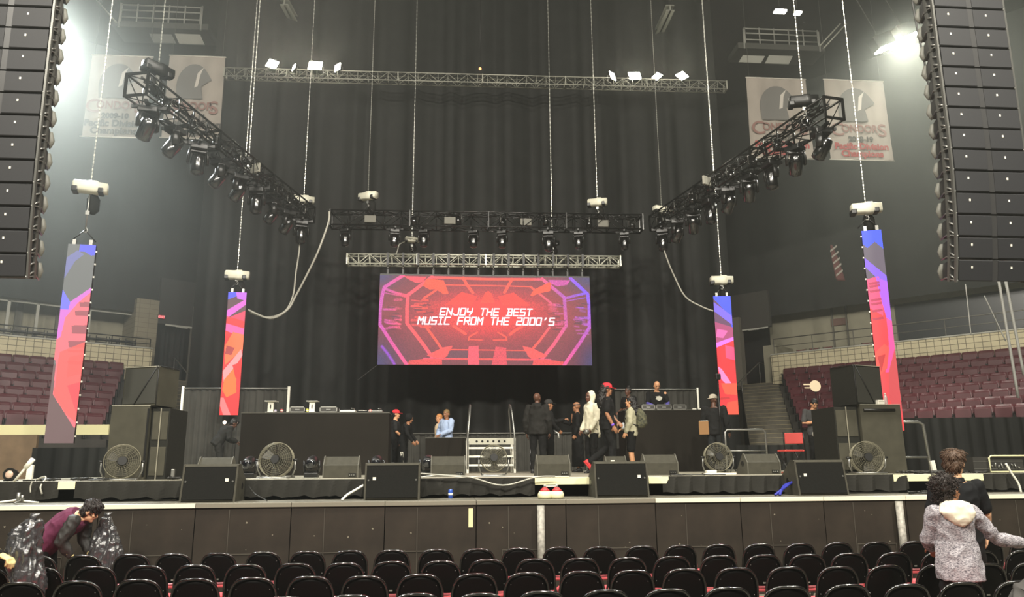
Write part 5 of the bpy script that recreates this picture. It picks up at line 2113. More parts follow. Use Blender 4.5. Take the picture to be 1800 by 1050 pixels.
def limb(m, pts, n=12, flat=1.0):
    """pts: [(point, radius)...] with rounded ends"""
    P_ = [Vector(p) for p, r in pts]
    R_ = [r for p, r in pts]
    rings = []
    for i, p in enumerate(P_):
        d = P_[min(i + 1, len(P_) - 1)] - P_[max(i - 1, 0)]
        a, b = frame_of(d, Vector((0, 1, 0)) if abs(d.normalized().y) < .9 else Vector((0, 0, 1)))
        if i == 0:
            dn = (P_[1] - P_[0]).normalized()
            for k, q in ((.85, .5), (.5, .85)):
                rings.append((p - dn * R_[0] * k, a * R_[0] * q, b * R_[0] * q * flat))
        rings.append((p, a * R_[i], b * R_[i] * flat))
        if i == len(P_) - 1:
            dn = (P_[-1] - P_[-2]).normalized()
            for k, q in ((.5, .85), (.85, .5)):
                rings.append((p + dn * R_[i] * k, a * R_[i] * q, b * R_[i] * q * flat))
    m.loft(rings, n=n)


def hand(m, wr, d, nrm, side, curl=.5, s=1.0):
    """palm, four fingers of different length, thumb leaving the side of the palm"""
    wr, d, nrm = Vector(wr), Vector(d).normalized(), Vector(nrm)
    nrm = (nrm - d * nrm.dot(d)).normalized()
    x = d.cross(nrm) * side              # towards the thumb
    m.loft([(wr + d * (t * s), x * (w_ * s), nrm * (h * s)) for t, w_, h in ((-.02, .026, .02), (.01, .032, .02), (.05, .042, .018), (.085, .041, .015), (.095, .036, .011))], n=10)
    for k, (off, L) in enumerate(((.031, .070), (.011, .080), (-.010, .074), (-.030, .058))):
        b0 = wr + d * (.085 * s) + x * (off * s)
        c1 = curl * (.7 + .12 * k)
        d1 = (d * math.cos(c1) + nrm * math.sin(c1)).normalized()
        d2 = (d * math.cos(c1 * 2.1) + nrm * math.sin(c1 * 2.1)).normalized()
        p1 = b0 + d1 * L * .5 * s
        p2 = p1 + d2 * L * .5 * s
        limb(m, [(b0, .0105 * s), (p1, .0095 * s), (p2, .008 * s)], n=8)
    b0 = wr + d * (.02 * s) + x * (.03 * s)
    p1 = b0 + (x * .75 + d * .7 + nrm * .25).normalized() * .045 * s
    p2 = p1 + (x * .3 + d * .9 + nrm * .4).normalized() * .032 * s
    limb(m, [(b0, .014 * s), (p1, .011 * s), (p2, .0095 * s)], n=8)


DEF = dict(pelvis=(0, 0, .95), chest=(0, 0, 1.28), neck=(0, -.01, 1.46), head=(0, .015, 1.615), shL=(-.185, -.01, 1.405), shR=(.185, -.01, 1.405), elL=(-.245, -.03, 1.13), elR=(.245, -.03, 1.13),
           wrL=(-.25, .05, .90), wrR=(.25, .05, .90), hipL=(-.09, 0, .92), hipR=(.09, 0, .92), knL=(-.105, .03, .50), knR=(.105, .03, .50), anL=(-.11, -.01, .09), anR=(.11, -.01, .09))


def person(label, loc, rz, H=1.75, J=None, look=(0, 0), sk=SK_D, top=('black_tee', (24, 24, 24)), sleeve='short', trousers=('black_trousers', (22, 22, 22)), legs='long', shoes=('black_shoe_leather', (24, 24, 24)), hair='short',
           hairc=('black_hair', (18, 15, 13)), curl=.5, vox=.0125, fold=.012, coat=0.0, wide=1.0, flare=0.0, top_fn=None, group=None, palm=None, shoe_yaw=0.0, robe=False, topname='shirt', gloves=None):
    j = dict(DEF)
    if J:
        j.update(J)
    j = {k: Vector(v) for k, v in j.items()}
    for k in ('shL', 'shR'):
        d = j[k] - j['neck']
        j[k] = j['neck'] + Vector((d.x * wide, d.y, d.z))
    t = thing('person', label, 'person', loc, rz, group)
    t.scale = (H / 1.75,) * 3
    R = rot(*look)
    hd = j['head']
    sx = (j['shR'] - j['shL']).normalized()
    hx = (j['hipR'] - j['hipL']).normalized()

    def torso(m, g=0.0, lo=-.10, neck=True, w_=1.0, fl=0.0):
        pts = [(j['pelvis'] + (j['pelvis'] - j['chest']).normalized() * (-lo), .155 + fl, .105 + fl * .7, hx), (j['pelvis'], .165 + fl * .7, .115 + fl * .5, hx), (j['pelvis'].lerp(j['chest'], .45), .145 + fl * .3, .105, (hx + sx)), (j['chest'], .168 * w_, .118, sx),
               (j['chest'].lerp(j['neck'], .55), .165 * w_, .105, sx), (j['chest'].lerp(j['neck'], .86), .115 * w_, .08, sx)]
        if neck:
            pts.append((j['neck'], .062, .06, sx))
        rings = []
        for i, (c, hw, hd_, ax) in enumerate(pts):
            d = pts[min(i + 1, len(pts) - 1)][0] - pts[max(i - 1, 0)][0]
            d.normalize()
            a = (ax - d * ax.dot(d)).normalized()
            b = d.cross(a).normalized()
            rings.append((c, a * (hw + g), b * (hd_ + g)))
        m.loft(rings, n=18)

    # ---- the body, one surface
    m = MB()
    torso(m, -.005)
    limb(m, [(j['neck'] - Vector((0, 0, .03)), .062), (j['neck'].lerp(hd, .45), .054), (hd - R @ Vector((0, -.01, .05)), .055)])
    m.ell(hd + R @ Vector((0, -.012, .028)), .076, .096, .094, R=R)
    m.ell(hd + R @ Vector((0, .022, -.045)), .058, .066, .072, R=R)
    m.ell(hd + R @ Vector((0, .060, -.088)), .030, .028, .024, R=R)          # chin
    m.loft([(hd + R @ Vector((0, .078, .015)), R @ Vector((.009, 0, 0)), R @ Vector((0, .012, 0))), (hd + R @ Vector((0, .092, -.02)), R @ Vector((.015, 0, 0)), R @ Vector((0, .022, 0))), (hd + R @ Vector((0, .082, -.036)), R @ Vector((.016, 0, 0)), R @ Vector((0, .012, 0)))], n=8)
    for s in (-1, 1):
        m.ell(hd + R @ Vector((s * .078, -.005, -.012)), .012, .022, .032, R=R)
        m.ell(hd + R @ Vector((s * .034, .066, -.022)), .022, .018, .02, R=R)
    for s, S in ((-1, 'L'), (1, 'R')):
        sh, el, wr = j['sh' + S], j['el' + S], j['wr' + S]
        limb(m, [(sh, .058), (sh.lerp(el, .4), .048), (el, .038), (el.lerp(wr, .35), .040), (wr, .027)])
        d = (wr - el).normalized()
        nrm = Vector((-s * 1.0, 0.1, 0)) if abs(d.z) > .6 else Vector((0, 0, -1))
        if palm:
            nrm = Vector(palm)
        hand(m, wr + d * .012, d, nrm, -s if abs(d.z) > .6 else -s, curl)
        hp, kn, an = j['hip' + S], j['kn' + S], j['an' + S]
        limb(m, [(hp, .088), (hp.lerp(kn, .5), .072), (kn, .052), (kn.lerp(an, .35), .052), (an, .034)])
    body = mobj(remesh(m, vox, 2), 'body', skin(sk), t)
    # ---- face
    for s in (-1, 1):
        e = MB()
        e.ell(hd + R @ Vector((s * .031, .079, .004)), .0135, .009, .0075, R=R, n=8, m=6)
        e.build('eye', mat('eye_dark', (20, 14, 12), .2), t)
        b_ = MB()
        b_.loft([(hd + R @ Vector((s * .015, .089, .022)), R @ Vector((0, .004, 0)), R @ Vector((0, 0, .004))), (hd + R @ Vector((s * .033, .086, .027)), R @ Vector((0, .004, 0)), R @ Vector((0, 0, .005))), (hd + R @ Vector((s * .052, .073, .022)), R @ Vector((0, .004, 0)), R @ Vector((0, 0, .003)))], n=6)
        b_.build('eyebrow', mat(hairc[0], hairc[1], .6), t)
    MB().ell(hd + R @ Vector((0, .082, -.058)), .024, .010, .007, R=R, n=10, m=6).build('mouth', mat('lips', (120, 62, 54), .5), t)
    # ---- hair
    hm = mat(hairc[0], hairc[1], .6, noise=.2, scale=30)
    if hair == 'short':
        h = MB()
        h.ell(hd + R @ Vector((0, -.022, .045)), .083, .098, .088, R=R)
        h.ell(hd + R @ Vector((0, -.05, -.005)), .078, .065, .08, R=R)
        mobj(remesh(h, .009, 1, .006, 22), 'hair', hm, t)
    elif hair == 'thick':
        h = MB()
        h.ell(hd + R @ Vector((0, -.02, .055)), .093, .108, .092, R=R)
        h.ell(hd + R @ Vector((0, -.055, -.01)), .086, .065, .09, R=R)
        h.ell(hd + R @ Vector((.02, .045, .095)), .06, .05, .04, R=R)
        hr_ = mobj(remesh(h, .008, 1, .008, 24), 'hair', hm, t)
        rnd = random.Random(6)
        cu = MB()
        vs_ = hr_.data.vertices
        for k in range(420):
            v = vs_[rnd.randrange(len(vs_))]
            n = v.normal
            d = (Vector((rnd.uniform(-.3, .3), .4, -.75)) - n * n.dot(Vector((0, .4, -.75)))).normalized()
            L = rnd.uniform(.03, .055)
            cu.tube([v.co + d * (L * q / 4) + n * (.006 * math.sin(q * .8)) for q in range(5)], .0035, n=3)
        cu.build('lock', hm, hr_)
    elif hair == 'afro':
        h = MB()
        h.ell(hd + R @ Vector((0, -.085, .055)), .112, .095, .108, R=R)
        h.ell(hd + R @ Vector((.02, -.13, .05)), .09, .09, .09, R=R)
        h.ell(hd + R @ Vector((.0, -.105, -.05)), .085, .06, .085, R=R)
        h.ell(hd + R @ Vector((0, -.02, .075)), .086, .09, .055, R=R)
        hr_ = mobj(remesh(h, .009, 1, .022, 30), 'hair', hm, t)
        rnd = random.Random(5)
        cu = MB()
        vs_ = hr_.data.vertices
        for k in range(520):
            v = vs_[rnd.randrange(len(vs_))]
            n = v.normal
            a, b = frame_of(n)
            ph = rnd.uniform(0, 6.28)
            L = rnd.uniform(.02, .05)
            cu.tube([v.co + n * (L * q / 6 - .006) + a * (.009 * math.cos(ph + q * 1.3)) + b * (.009 * math.sin(ph + q * 1.3)) for q in range(7)], .0035, n=3)
        cu.build('curl', hm, hr_)
    elif hair == 'long':
        h = MB()
        h.ell(hd + R @ Vector((0, -.03, .035)), .090, .10, .09, R=R)
        h.loft([(hd + R @ Vector((0, -.06, .03)), Vector((.09, 0, 0)), Vector((0, .07, 0))), (hd + Vector((0, -.11, -.10)), Vector((.12, 0, 0)), Vector((0, .09, 0))), (hd + Vector((0, -.13, -.24)), Vector((.13, 0, 0)), Vector((0, .09, 0))), (hd + Vector((0, -.13, -.36)), Vector((.09, 0, 0)), Vector((0, .05, 0)))], n=14)
        mobj(remesh(h, .011, 1, .025, 16), 'hair', hm, t)
    elif hair == 'bun':
        h = MB()
        h.ell(hd + R @ Vector((0, -.022, .045)), .083, .098, .088, R=R)
        h.ell(hd + R @ Vector((0, -.05, .0)), .078, .065, .08, R=R)
        h.ell(hd + R @ Vector((0, -.05, .15)), .05, .05, .04, R=R)
        mobj(remesh(h, .009, 1, .008, 22), 'hair', hm, t)
    # ---- top
    if top:
        m = MB()
        torso(m, .018 + coat, -.12 if not robe else -.35, neck=False, w_=1.03 * wide, fl=flare)
        for s, S in ((-1, 'L'), (1, 'R')):
            sh, el, wr = j['sh' + S], j['el' + S], j['wr' + S]
            c = coat
            if sleeve == 'long':
                limb(m, [(sh, .070 + c), (sh.lerp(el, .5), .062 + c), (el, .055 + c), (el.lerp(wr, .5), .050 + c), (wr - (wr - el) * .04, .042 + c * .7)])
            elif sleeve == 'short':
                limb(m, [(sh, .062 + c), (sh.lerp(el, .35), .062 + c), (sh.lerp(el, .78), .064 + c)])
        if robe:
            m.loft([(j['pelvis'] + Vector((0, 0, .15)), Vector((.19, 0, 0)), Vector((0, .14, 0))), (j['pelvis'] - Vector((0, 0, .4)), Vector((.21, 0, 0)), Vector((0, .15, 0))), (Vector((j['pelvis'].x, j['pelvis'].y, .14)), Vector((.22, 0, 0)), Vector((0, .16, 0)))], n=18)
        if top_fn:
            top_fn(m, j)
        o = mobj(remesh(m, vox, 3, fold, 7, seed=random.random() * 9), topname, mat(top[0], top[1], .85, spec=.2), t)
    if trousers and not robe:
        m = MB()
        m.loft([(j['pelvis'] + Vector((0, 0, .08)), hx * .158, Vector((0, .115, 0))), (j['pelvis'] - Vector((0, 0, .02)), hx * .178, Vector((0, .128, 0))), (j['pelvis'] - Vector((0, 0, .10)), hx * .165, Vector((0, .12, 0)))], n=16)
        for S in 'LR':
            hp, kn, an = j['hip' + S], j['kn' + S], j['an' + S]
            if legs == 'long':
                limb(m, [(hp, .102), (hp.lerp(kn, .5), .09), (kn, .074), (kn.lerp(an, .5), .070), (an + (kn - an) * .05, .062)])
            else:
                limb(m, [(hp, .104), (hp.lerp(kn, .5), .096), (hp.lerp(kn, .93), .086)])
        mobj(remesh(m, vox, 3, fold, 8, seed=random.random() * 9), 'trousers' if legs == 'long' else 'shorts', mat(trousers[0], trousers[1], .85, spec=.2), t)
    for S in 'LR':
        an, kn = j['an' + S], j['kn' + S]
        shin = (an - kn).normalized()
        fwd = Vector((0, 1, 0)) - shin * shin.y
        fwd.normalize()
        up_ = fwd.cross(Vector((1, 0, 0))).normalized()
        if up_.z < 0:
            up_ = -up_
        xx = fwd.cross(up_).normalized()
        b = an - Vector((0, 0, 0))
        low = -up_ * .085
        m = MB()
        m.loft([(b + low * q - fwd * .08 + fwd * d_, xx * w_, up_ * h) for d_, w_, h, q in ((0, .026, .02, .6), (.01, .036, .045, .55), (.07, .040, .062, .35), (.14, .046, .04, .58), (.20, .048, .03, .68), (.245, .036, .022, .74), (.258, .018, .012, .8))], n=12)
        m.loft([(b + low * .97 - fwd * .085 + fwd * d_, xx * w_, up_ * .012) for d_, w_ in ((0, .03), (.02, .042), (.2, .05), (.255, .035), (.265, .02))], n=10)
        m.build('shoe', mat(shoes[0], shoes[1], .5), t)
    if gloves:
        m = MB()
        for s, S in ((-1, 'L'), (1, 'R')):
            if S not in gloves[2]:
                continue
            el, wr = j['el' + S], j['wr' + S]
            d = (wr - el).normalized()
            limb(m, [(wr - d * .07, .047), (wr, .038)])
            hand(m, wr + d * .012, d, Vector((0, 0, -1)), -s, curl, 1.18)
        mobj(remesh(m, .008, 1), 'glove', mat(gloves[0], gloves[1], .7), t)
    return t, j, R


def cap(t, hd, R, m, back=False, low=0.0):
    c = MB()
    c.loft([(hd + R @ Vector((0, -.01, z)), R @ Vector((rx, 0, 0)), R @ Vector((0, ry, 0))) for z, rx, ry in ((.035, .087, .106), (.075, .088, .106), (.11, .075, .09), (.135, .045, .055), (.143, .01, .012))], n=18)
    s = -1 if back else 1
    c.loft([(hd + R @ Vector((0, s * y, .042 - .012 * k)), R @ Vector((w_, 0, 0)), R @ Vector((0, 0, .006))) for y, w_, k in ((.07, .078, 0), (.12, .074, .5), (.16, .055, 1), (.178, .025, 1.3))], n=10)
    o = mobj(remesh(c, .006, 1), 'cap', m, t)
    return o


def at(px, Y, z=ZU):
    return (P(px, 832, Y).x, Y, z)


BLKC = lambda n, v: (n, (v, v, v))
# 1 man in black jacket, back to the hall
def hood(m, j):
    m.loft([(j['neck'] + Vector((0, -.05, .05)), Vector((.10, 0, 0)), Vector((0, .07, 0))), (j['neck'] + Vector((0, -.09, -.02)), Vector((.13, 0, 0)), Vector((0, .07, 0))), (j['neck'] + Vector((0, -.09, -.10)), Vector((.10, 0, 0)), Vector((0, .05, 0)))], n=14)


t, j, R = person('person seen from behind in a roomy black hooded jacket, arms hanging, shaved head', at(946, 17.5), -.35, 1.83, dict(elL=(-.255, -.03, 1.13), elR=(.255, -.03, 1.13), wrL=(-.26, .06, .88), wrR=(.25, .08, .88)), look=(-.3, 0), sleeve='long', top=('black_jacket_nylon', (34, 33, 31)), coat=.018, flare=.02,
                 top_fn=hood, hair=None, wide=1.02, topname='jacket')
m = MB()
m.loft([((-.175, 0, .86), (0, .012, 0), (.006, 0, 0)), ((-.178, .03, .5), (0, .012, 0), (.006, 0, 0)), ((-.172, 0, .12), (0, .012, 0), (.006, 0, 0))], n=8)
m.build('side_stripe', mat('white_stripe', (214, 214, 220), .7), t)
# 2 man in cap, reaching
t, j, R = person('person in black wearing a dark cap, reaching an arm out to bump fists', at(966, 18.4), -PI / 2 + .1, 1.74, dict(elL=(-.20, .22, 1.22), wrL=(-.16, .42, 1.27), elR=(.24, .05, 1.14), wrR=(.20, .2, 1.0)), sk=SK_M, sleeve='long', hair='short', curl=1.3, topname='jacket', top=('black_sweatshirt', (26, 26, 26)))
cap(t, j['head'], R, mat('dark_cap_cloth', (40, 38, 36), .8))
m = MB()
m.tube([(.1, .1, 1.0), (.22, .18, .92), (.2, .2, .82), (.14, .2, .84)], .02)
m.build('keys_lanyard', mat('bright_lanyard', (220, 220, 214), .4), t)
# 3 bald man in long black robe
def vneck(m, j):
    pass
t, j, R = person('person with shaved head and headband in a long black open-necked robe, arm held out', at(1017, 19.0), PI / 2 - .2, 1.74, dict(elR=(.20, .20, 1.20), wrR=(.16, .40, 1.27), elL=(-.25, -.02, 1.14), wrL=(-.24, .06, .92)), look=(.1, -.1), sk=SK_M, sleeve='long', hair=None, robe=True, curl=1.2, topname='robe', top=('black_robe', (20, 20, 20)))
MB().slab([(-.05, .135, 1.44), (.05, .135, 1.44), (.0, .15, 1.22)], (0, 1, 0), .02).build('bare_chest', skin(SK_M), t)
MB().loft([(j['head'] + R @ Vector((0, -.01, z)), R @ Vector((.081, 0, 0)), R @ Vector((0, .101, 0))) for z in (.035, .06)], n=18).build('headband', mat('dark_headband', (38, 34, 32), .8), t)
MB().box(-.06, .06, .085, .1, -.012, .018, M=Matrix.Translation(j['head']) @ R.to_4x4(), bev=.006).build('sunglasses', M_GLOSS, t)
# 4 white hooded
def hoodup(m, j):
    hd = j['head']
    m.ell(hd + Vector((0, -.045, .035)), .094, .105, .112)
    m.loft([(hd + Vector((0, -.05, .0)), Vector((.094, 0, 0)), Vector((0, .09, 0))), (hd + Vector((0, -.03, -.12)), Vector((.09, 0, 0)), Vector((0, .085, 0))), (j['neck'] + Vector((0, 0, -.05)), Vector((.13, 0, 0)), Vector((0, .10, 0)))], n=16)
    m.loft([(j['pelvis'] + Vector((0, 0, .15)), Vector((.17, 0, 0)), Vector((0, .13, 0))), (j['pelvis'] + Vector((0, -.02, -.10)), Vector((.19, 0, 0)), Vector((0, .14, 0))), (j['pelvis'] + Vector((0, -.05, -.2)), Vector((.15, 0, 0)), Vector((0, .12, 0)))], n=16)


t, j, R = person('person in a long white hooded top with the hood up and black trousers', at(1043, 16.8), PI * .62, 1.80, dict(elL=(-.23, .02, 1.13), wrL=(-.2, .16, .92), elR=(.23, .0, 1.13), wrR=(.2, .14, .92), head=(0, .045, 1.61), knR=(.1, .05, .5)), look=(.25, -.05), sleeve='long', top=('white_hooded_cotton', (214, 208, 184)), top_fn=hoodup, hair=None, coat=.01, topname='hooded_top')
MB().ell(j['wrL'] + Vector((0, .1, -.06)), .06, .06, .05).build('bracelet_bunch', M_STEEL, t)
# 5 tall, red cap, long dark hair, mid stride
t, j, R = person('tallest person, red cap and long dark hair, black tee and one raised red shoe', at(1071, 15.9), -PI / 2 - .05, 1.88, dict(elR=(.23, -.05, 1.14), wrR=(.24, .07, .90), elL=(-.22, .1, 1.15), wrL=(-.15, .22, 1.0), knL=(-.09, .0, .50), anL=(-.10, -.36, .22), knR=(.09, .07, .51), anR=(.10, .02, .09)), look=(0, -.05), sk=SK_M, hair='long', shoes=('red_shoe', (186, 44, 48)), wide=1.1, flare=.02)
cap(t, j['head'], R, mat('red_cap_cloth', (214, 40, 52), .8))
MB().box(-.065, .065, .082, .1, -.012, .014, M=Matrix.Translation(j['head']) @ R.to_4x4(), bev=.004).build('sunglasses', M_GLOSS, t)
MB().cyl(j['wrR'] + Vector((0, -.02, .035)), j['wrR'] + Vector((0, 0, .0)), .034, n=12).build('wristband', mat('purple_wristband', (110, 70, 190), .5), t)
# riser behind the far booth
RZ = ZU + .58
xa, xb = P(1090, 800, 19.3).x, P(1240, 800, 19.3).x
o = MB().box(xa, xb, 19.3, 21.2, ZU, RZ, bev=.01).build('booth_riser', M_CLOTH)
tag(o, 'black draped riser carrying the performers behind the shorter desk', 'riser')
# 6 bun man on the riser
zt = P(1107, 679, 19.8).z
t, j, R = person('person with a top knot and loose black shirt behind the shorter desk, turned aside', at(1110, 19.8, RZ), PI / 2 + .5, (zt - RZ) * .985, dict(elL=(-.27, .05, 1.16), wrL=(-.2, .25, 1.12), elR=(.26, .0, 1.14), wrR=(.2, .2, 1.05)), look=(.2, 0), sk=SK_D, hair='bun', sleeve='short', wide=1.15, coat=.02, top=('loose_black_shirt', (22, 22, 22)))
# 7 backpacker
def hood7(m, j):
    hood(m, j)


t, j, R = person('person with a camouflage backpack, pale patterned hoodie and bare calves', at(1113, 16.7), PI / 2 - .35, 1.67, dict(elL=(-.24, .0, 1.13), wrL=(-.24, .1, .92), elR=(.24, .02, 1.13), wrR=(.2, .22, 1.02)), sk=SK_L, sleeve='long', top=('pale_patterned_hoodie', (170, 166, 140)), top_fn=hood7, hair='long', legs='short', trousers=('black_shorts', (20, 20, 20)), topname='hoodie', coat=.012)
camo = mat('camouflage_canvas', (96, 94, 70), .85, noise=.6, scale=14, col2=(40, 42, 32))
bp = MB()
bp.loft([((0, -.22, 1.02), (.13, 0, 0), (0, .08, 0)), ((0, -.25, 1.10), (.16, 0, 0), (0, .12, 0)), ((0, -.24, 1.3), (.15, 0, 0), (0, .11, 0)), ((0, -.21, 1.42), (.11, 0, 0), (0, .07, 0)), ((0, -.19, 1.46), (.05, 0, 0), (0, .03, 0))], n=18, power=3)
bk = mobj(remesh(bp, .012, 2, .008, 12), 'backpack_tmp', camo, t)
bk.name = 'rucksack'
st = MB()
for s in (-1, 1):
    st.tube([(s * .1, -.16, 1.44), (s * .12, -.03, 1.5), (s * .12, .10, 1.40), (s * .13, .13, 1.25), (s * .15, -.02, 1.10), (s * .12, -.18, 1.06)], .016)
st.build('shoulder_strap', M_BLK, t)
bag = MB().box(-.09, .09, .15, .2, 1.0, 1.14, bev=.02)
bag.build('chest_badge', mat('white_printed_patch', (206, 210, 214), .6), t)
# 8 DJ
zt = P(1157, 669, 19.6).z
t, j, R = person('person at the decks in a printed black tee over long violet sleeves, looking down', at(1161, 19.45, RZ), PI + .05, (zt - RZ) * .99, dict(elL=(-.27, .06, 1.14), wrL=(-.13, .28, 1.03), elR=(.27, .06, 1.14), wrR=(.13, .28, 1.03), head=(0, .05, 1.60)), look=(0, -.45), sk=SK_L, hair=None, wide=1.2, flare=.03, palm=(0, 0, -1))
sl = MB()
for s, S in ((-1, 'L'), (1, 'R')):
    limb(sl, [(j['sh' + S].lerp(j['el' + S], .65), .056), (j['el' + S], .052), (j['wr' + S] - (j['wr' + S] - j['el' + S]) * .08, .04)])
mobj(remesh(sl, .011, 2, .006, 10), 'sleeves', mat('violet_sleeve', (78, 72, 150), .8), t)
MB().slab([(-.08, .163, 1.24), (.0, .166, 1.20), (.09, .163, 1.25), (.06, .166, 1.29), (.09, .163, 1.31), (-.02, .166, 1.33), (-.09, .163, 1.29)], (0, 1, 0), .012).build('shirt_print', mat('pale_print', (196, 194, 180), .8), t)
# 9 backwards cap
t, j, R = person('person in a black sweater with a pale cap turned backwards, holding a brown folder', at(1262, 17.2), -.55, 1.76, dict(elL=(-.25, .0, 1.13), wrL=(-.22, .16, .93), elR=(.27, -.02, 1.13), wrR=(.30, .06, .90)), look=(-.5, 0), sk=SK_D, sleeve='long', top=('black_sweater', (30, 30, 30)), trousers=('dark_jeans', (40, 42, 44)), hair=None, coat=.02, wide=1.1, topname='sweater')
cap(t, j['head'], R, mat('pale_cap_cloth', (178, 168, 150), .8), back=True)
t2 = thing('folder', 'brown card folder held at the hip by the person with the backwards cap', 'folder', (t.location.x - .27, t.location.y - .02, ZU + .84), -.55)
MB().box(-.11, .11, .0, .014, 0, .30).build('cover', mat('brown_card', (146, 108, 66), .7), t2)
MB().box(-.1, .1, .014, .02, .01, .31).build('papers', M_WHITE, t2)
# 10 phone user
t, j, R = person('person in a grey printed tee bending the head over a phone, beside the tall table', at(1440, 17.0), PI, 1.68, dict(elL=(-.29, .02, 1.12), wrL=(-.07, .27, 1.14), elR=(.29, .02, 1.12), wrR=(.07, .27, 1.14), head=(0, .07, 1.57)), look=(0, -.75), sk=SK_L, hair='short', top=('charcoal_tee', (66, 66, 66)), palm=(0, 0, 1), curl=.9, wide=1.12, flare=.02)
MB().box(-.12, .12, .155, .165, 1.20, 1.36, bev=.004).build('shirt_print', mat('mint_print', (176, 204, 184), .8), t)
MB().box(-.12, .12, .165, .175, .96, 1.08, bev=.004).build('shirt_print', mat('mint_print', (176, 204, 184), .8), t)
m = MB()
m.ell((0, .10, .86), .14, .10, .10)
mobj(remesh(m, .011, 2, .01, 10), 'waist_jacket', mat('grey_tied_jacket', (150, 148, 138), .6), t)
t2 = thing('phone', 'small dark phone in the hands of the person in the grey printed tee', 'phone', (t.location.x, t.location.y - .33 * .96, ZU + 1.12), 0)
MB().box(-.037, .037, -.07, .07, 0, .009, bev=.003).build('phone_body', M_GLOSS, t2)
MB().box(-.033, .033, -.064, .064, .009, .0105).build('screen', mat('phone_glass', (60, 70, 84), .1), t2)
# 11/12 two at the back by a small black table
t, j, R = person('person in a pale blue jacket with an elbow out, far back beside the stage steps', at(784, 20.8), PI * .72, 1.68, dict(elL=(-.24, .05, 1.15), wrL=(-.1, .26, 1.05), elR=(.36, -.02, 1.18), wrR=(.13, .20, 1.03)), look=(.2, -.1), sk=SK_M, hair='short', hairc=('dark_blond_hair', (120, 96, 56)), sleeve='long', top=('pale_blue_denim', (168, 186, 216)), coat=.02, topname='jacket')
t, j, R = person('person with ginger hair and cream top half hidden behind the pale blue jacket', at(771, 21.4), PI * .6, 1.60, None, look=(0, -.1), sk=SK_L, hair='short', hairc=('ginger_hair', (190, 128, 70)), sleeve='long', top=('cream_top', (222, 200, 170)), trousers=('pale_trousers', (170, 165, 150)))
# 13/14 two crew at the end of the long desk
t, j, R = person('person in a red cap and dark tee partly behind the end of the long desk', at(693, 18.7), -PI / 2, 1.52, dict(elR=(.24, .05, 1.13), wrR=(.2, .2, 1.0)), sk=SK_L, hair='short', top=('dark_tee', (34, 34, 34)))
cap(t, j['head'], R, mat('red_cap_cloth', (214, 40, 52), .8))
t, j, R = person('person hunched forward in a black hood with white printed trouser leg', at(708, 18.2), -PI / 2 - .3, 1.42, dict(chest=(0, .07, 1.26), neck=(0, .12, 1.42), head=(0, .18, 1.56), shL=(-.18, .12, 1.37), shR=(.18, .12, 1.37), elR=(.24, .2, 1.12), wrR=(.2, .34, .92), elL=(-.22, .15, 1.12), wrL=(-.2, .3, .95)), look=(0, -.3), sk=SK_M, sleeve='long', top=('black_hoodie', (20, 20, 20)), top_fn=lambda m, j: m.ell(j['head'] + Vector((0, -.03, .03)), .11, .12, .13), hair=None, topname='hoodie', shoes=('white_trainer', (210, 208, 200)))
MB().slab([(.185, -.02, .62), (.185, .06, .62), (.15, .07, .30), (.15, .02, .30)], (1, 0, 0), .03).build('leg_print', M_WHITE, t)
# 15 crouched crew figure in black below the slim tower
t, j, R = person('person in black crew clothes bent forward below the slim red tower', at(382, 18.8), -PI / 2 + .4, 1.55, dict(pelvis=(0, -.05, .88), chest=(0, .12, 1.14), neck=(0, .24, 1.27), head=(0, .33, 1.36), shL=(-.18, .22, 1.22), shR=(.18, .22, 1.22), elR=(.24, .2, .96), wrR=(.18, .40, .88), elL=(-.24, .2, .96), wrL=(-.18, .4, .88), hipL=(-.09, -.05, .86), hipR=(.09, -.05, .86)), look=(0, -.5), sk=SK_D, sleeve='long', top=('black_work_jacket', (38, 38, 36)), trousers=('black_work_trousers', (40, 40, 38)), coat=.02, topname='jacket', hair='short')

# ---------------- on the floor
# 16 man in black tee at the stage front
t, j, R = person('person in a black tee standing between the chairs and the stage, seen from behind', (P(1686, 900, 7.62).x, 7.62, 0), -.25, 1.85, dict(elR=(.27, .06, 1.13), wrR=(.30, .22, .92), elL=(-.24, .05, 1.13), wrL=(-.2, .2, .95), head=(.02, .01, 1.61)), look=(-.75, -.05), sk=SK_F, hair='thick', hairc=('brown_hair', (76, 56, 40)), top=('black_polo', (22, 23, 25)), vox=.010, fold=.010, wide=1.0, coat=.0, trousers=('black_trousers', (22, 22, 22)))
MB().loft([(j['neck'] + Vector((0, 0, z)), Vector((rx, 0, 0)), Vector((0, rx * .95, 0))) for z, rx in ((-.02, .085), (.02, .072))], n=18, caps=False).build('collar', mat('black_polo', (22, 23, 25), .85), t)
g = MB()
for s in (-1, 1):
    g.tube([j['head'] + R @ Vector((s * .03 + .02 * math.cos(a), .098, .004 + .016 * math.sin(a))) for a in [2 * PI * k / 10 for k in range(10)]], .002, n=4, closed=True)
    g.tube([j['head'] + R @ Vector((s * .052, .095, .006)), j['head'] + R @ Vector((s * .082, .03, .006)), j['head'] + R @ Vector((s * .084, -.01, .0))], .002, n=4)
g.build('spectacles', M_BLK, t)


# 17 woman in grey cardigan, arm stretched out
def cardigan(m, j):
    p = j['pelvis']
    m.loft([(p + Vector((0, 0, .18)), Vector((.19, 0, 0)), Vector((0, .14, 0))), (p + Vector((0, -.01, -.02)), Vector((.215, 0, 0)), Vector((0, .165, 0))), (p + Vector((0, -.01, -.16)), Vector((.215, 0, 0)), Vector((0, .165, 0)))], n=20)


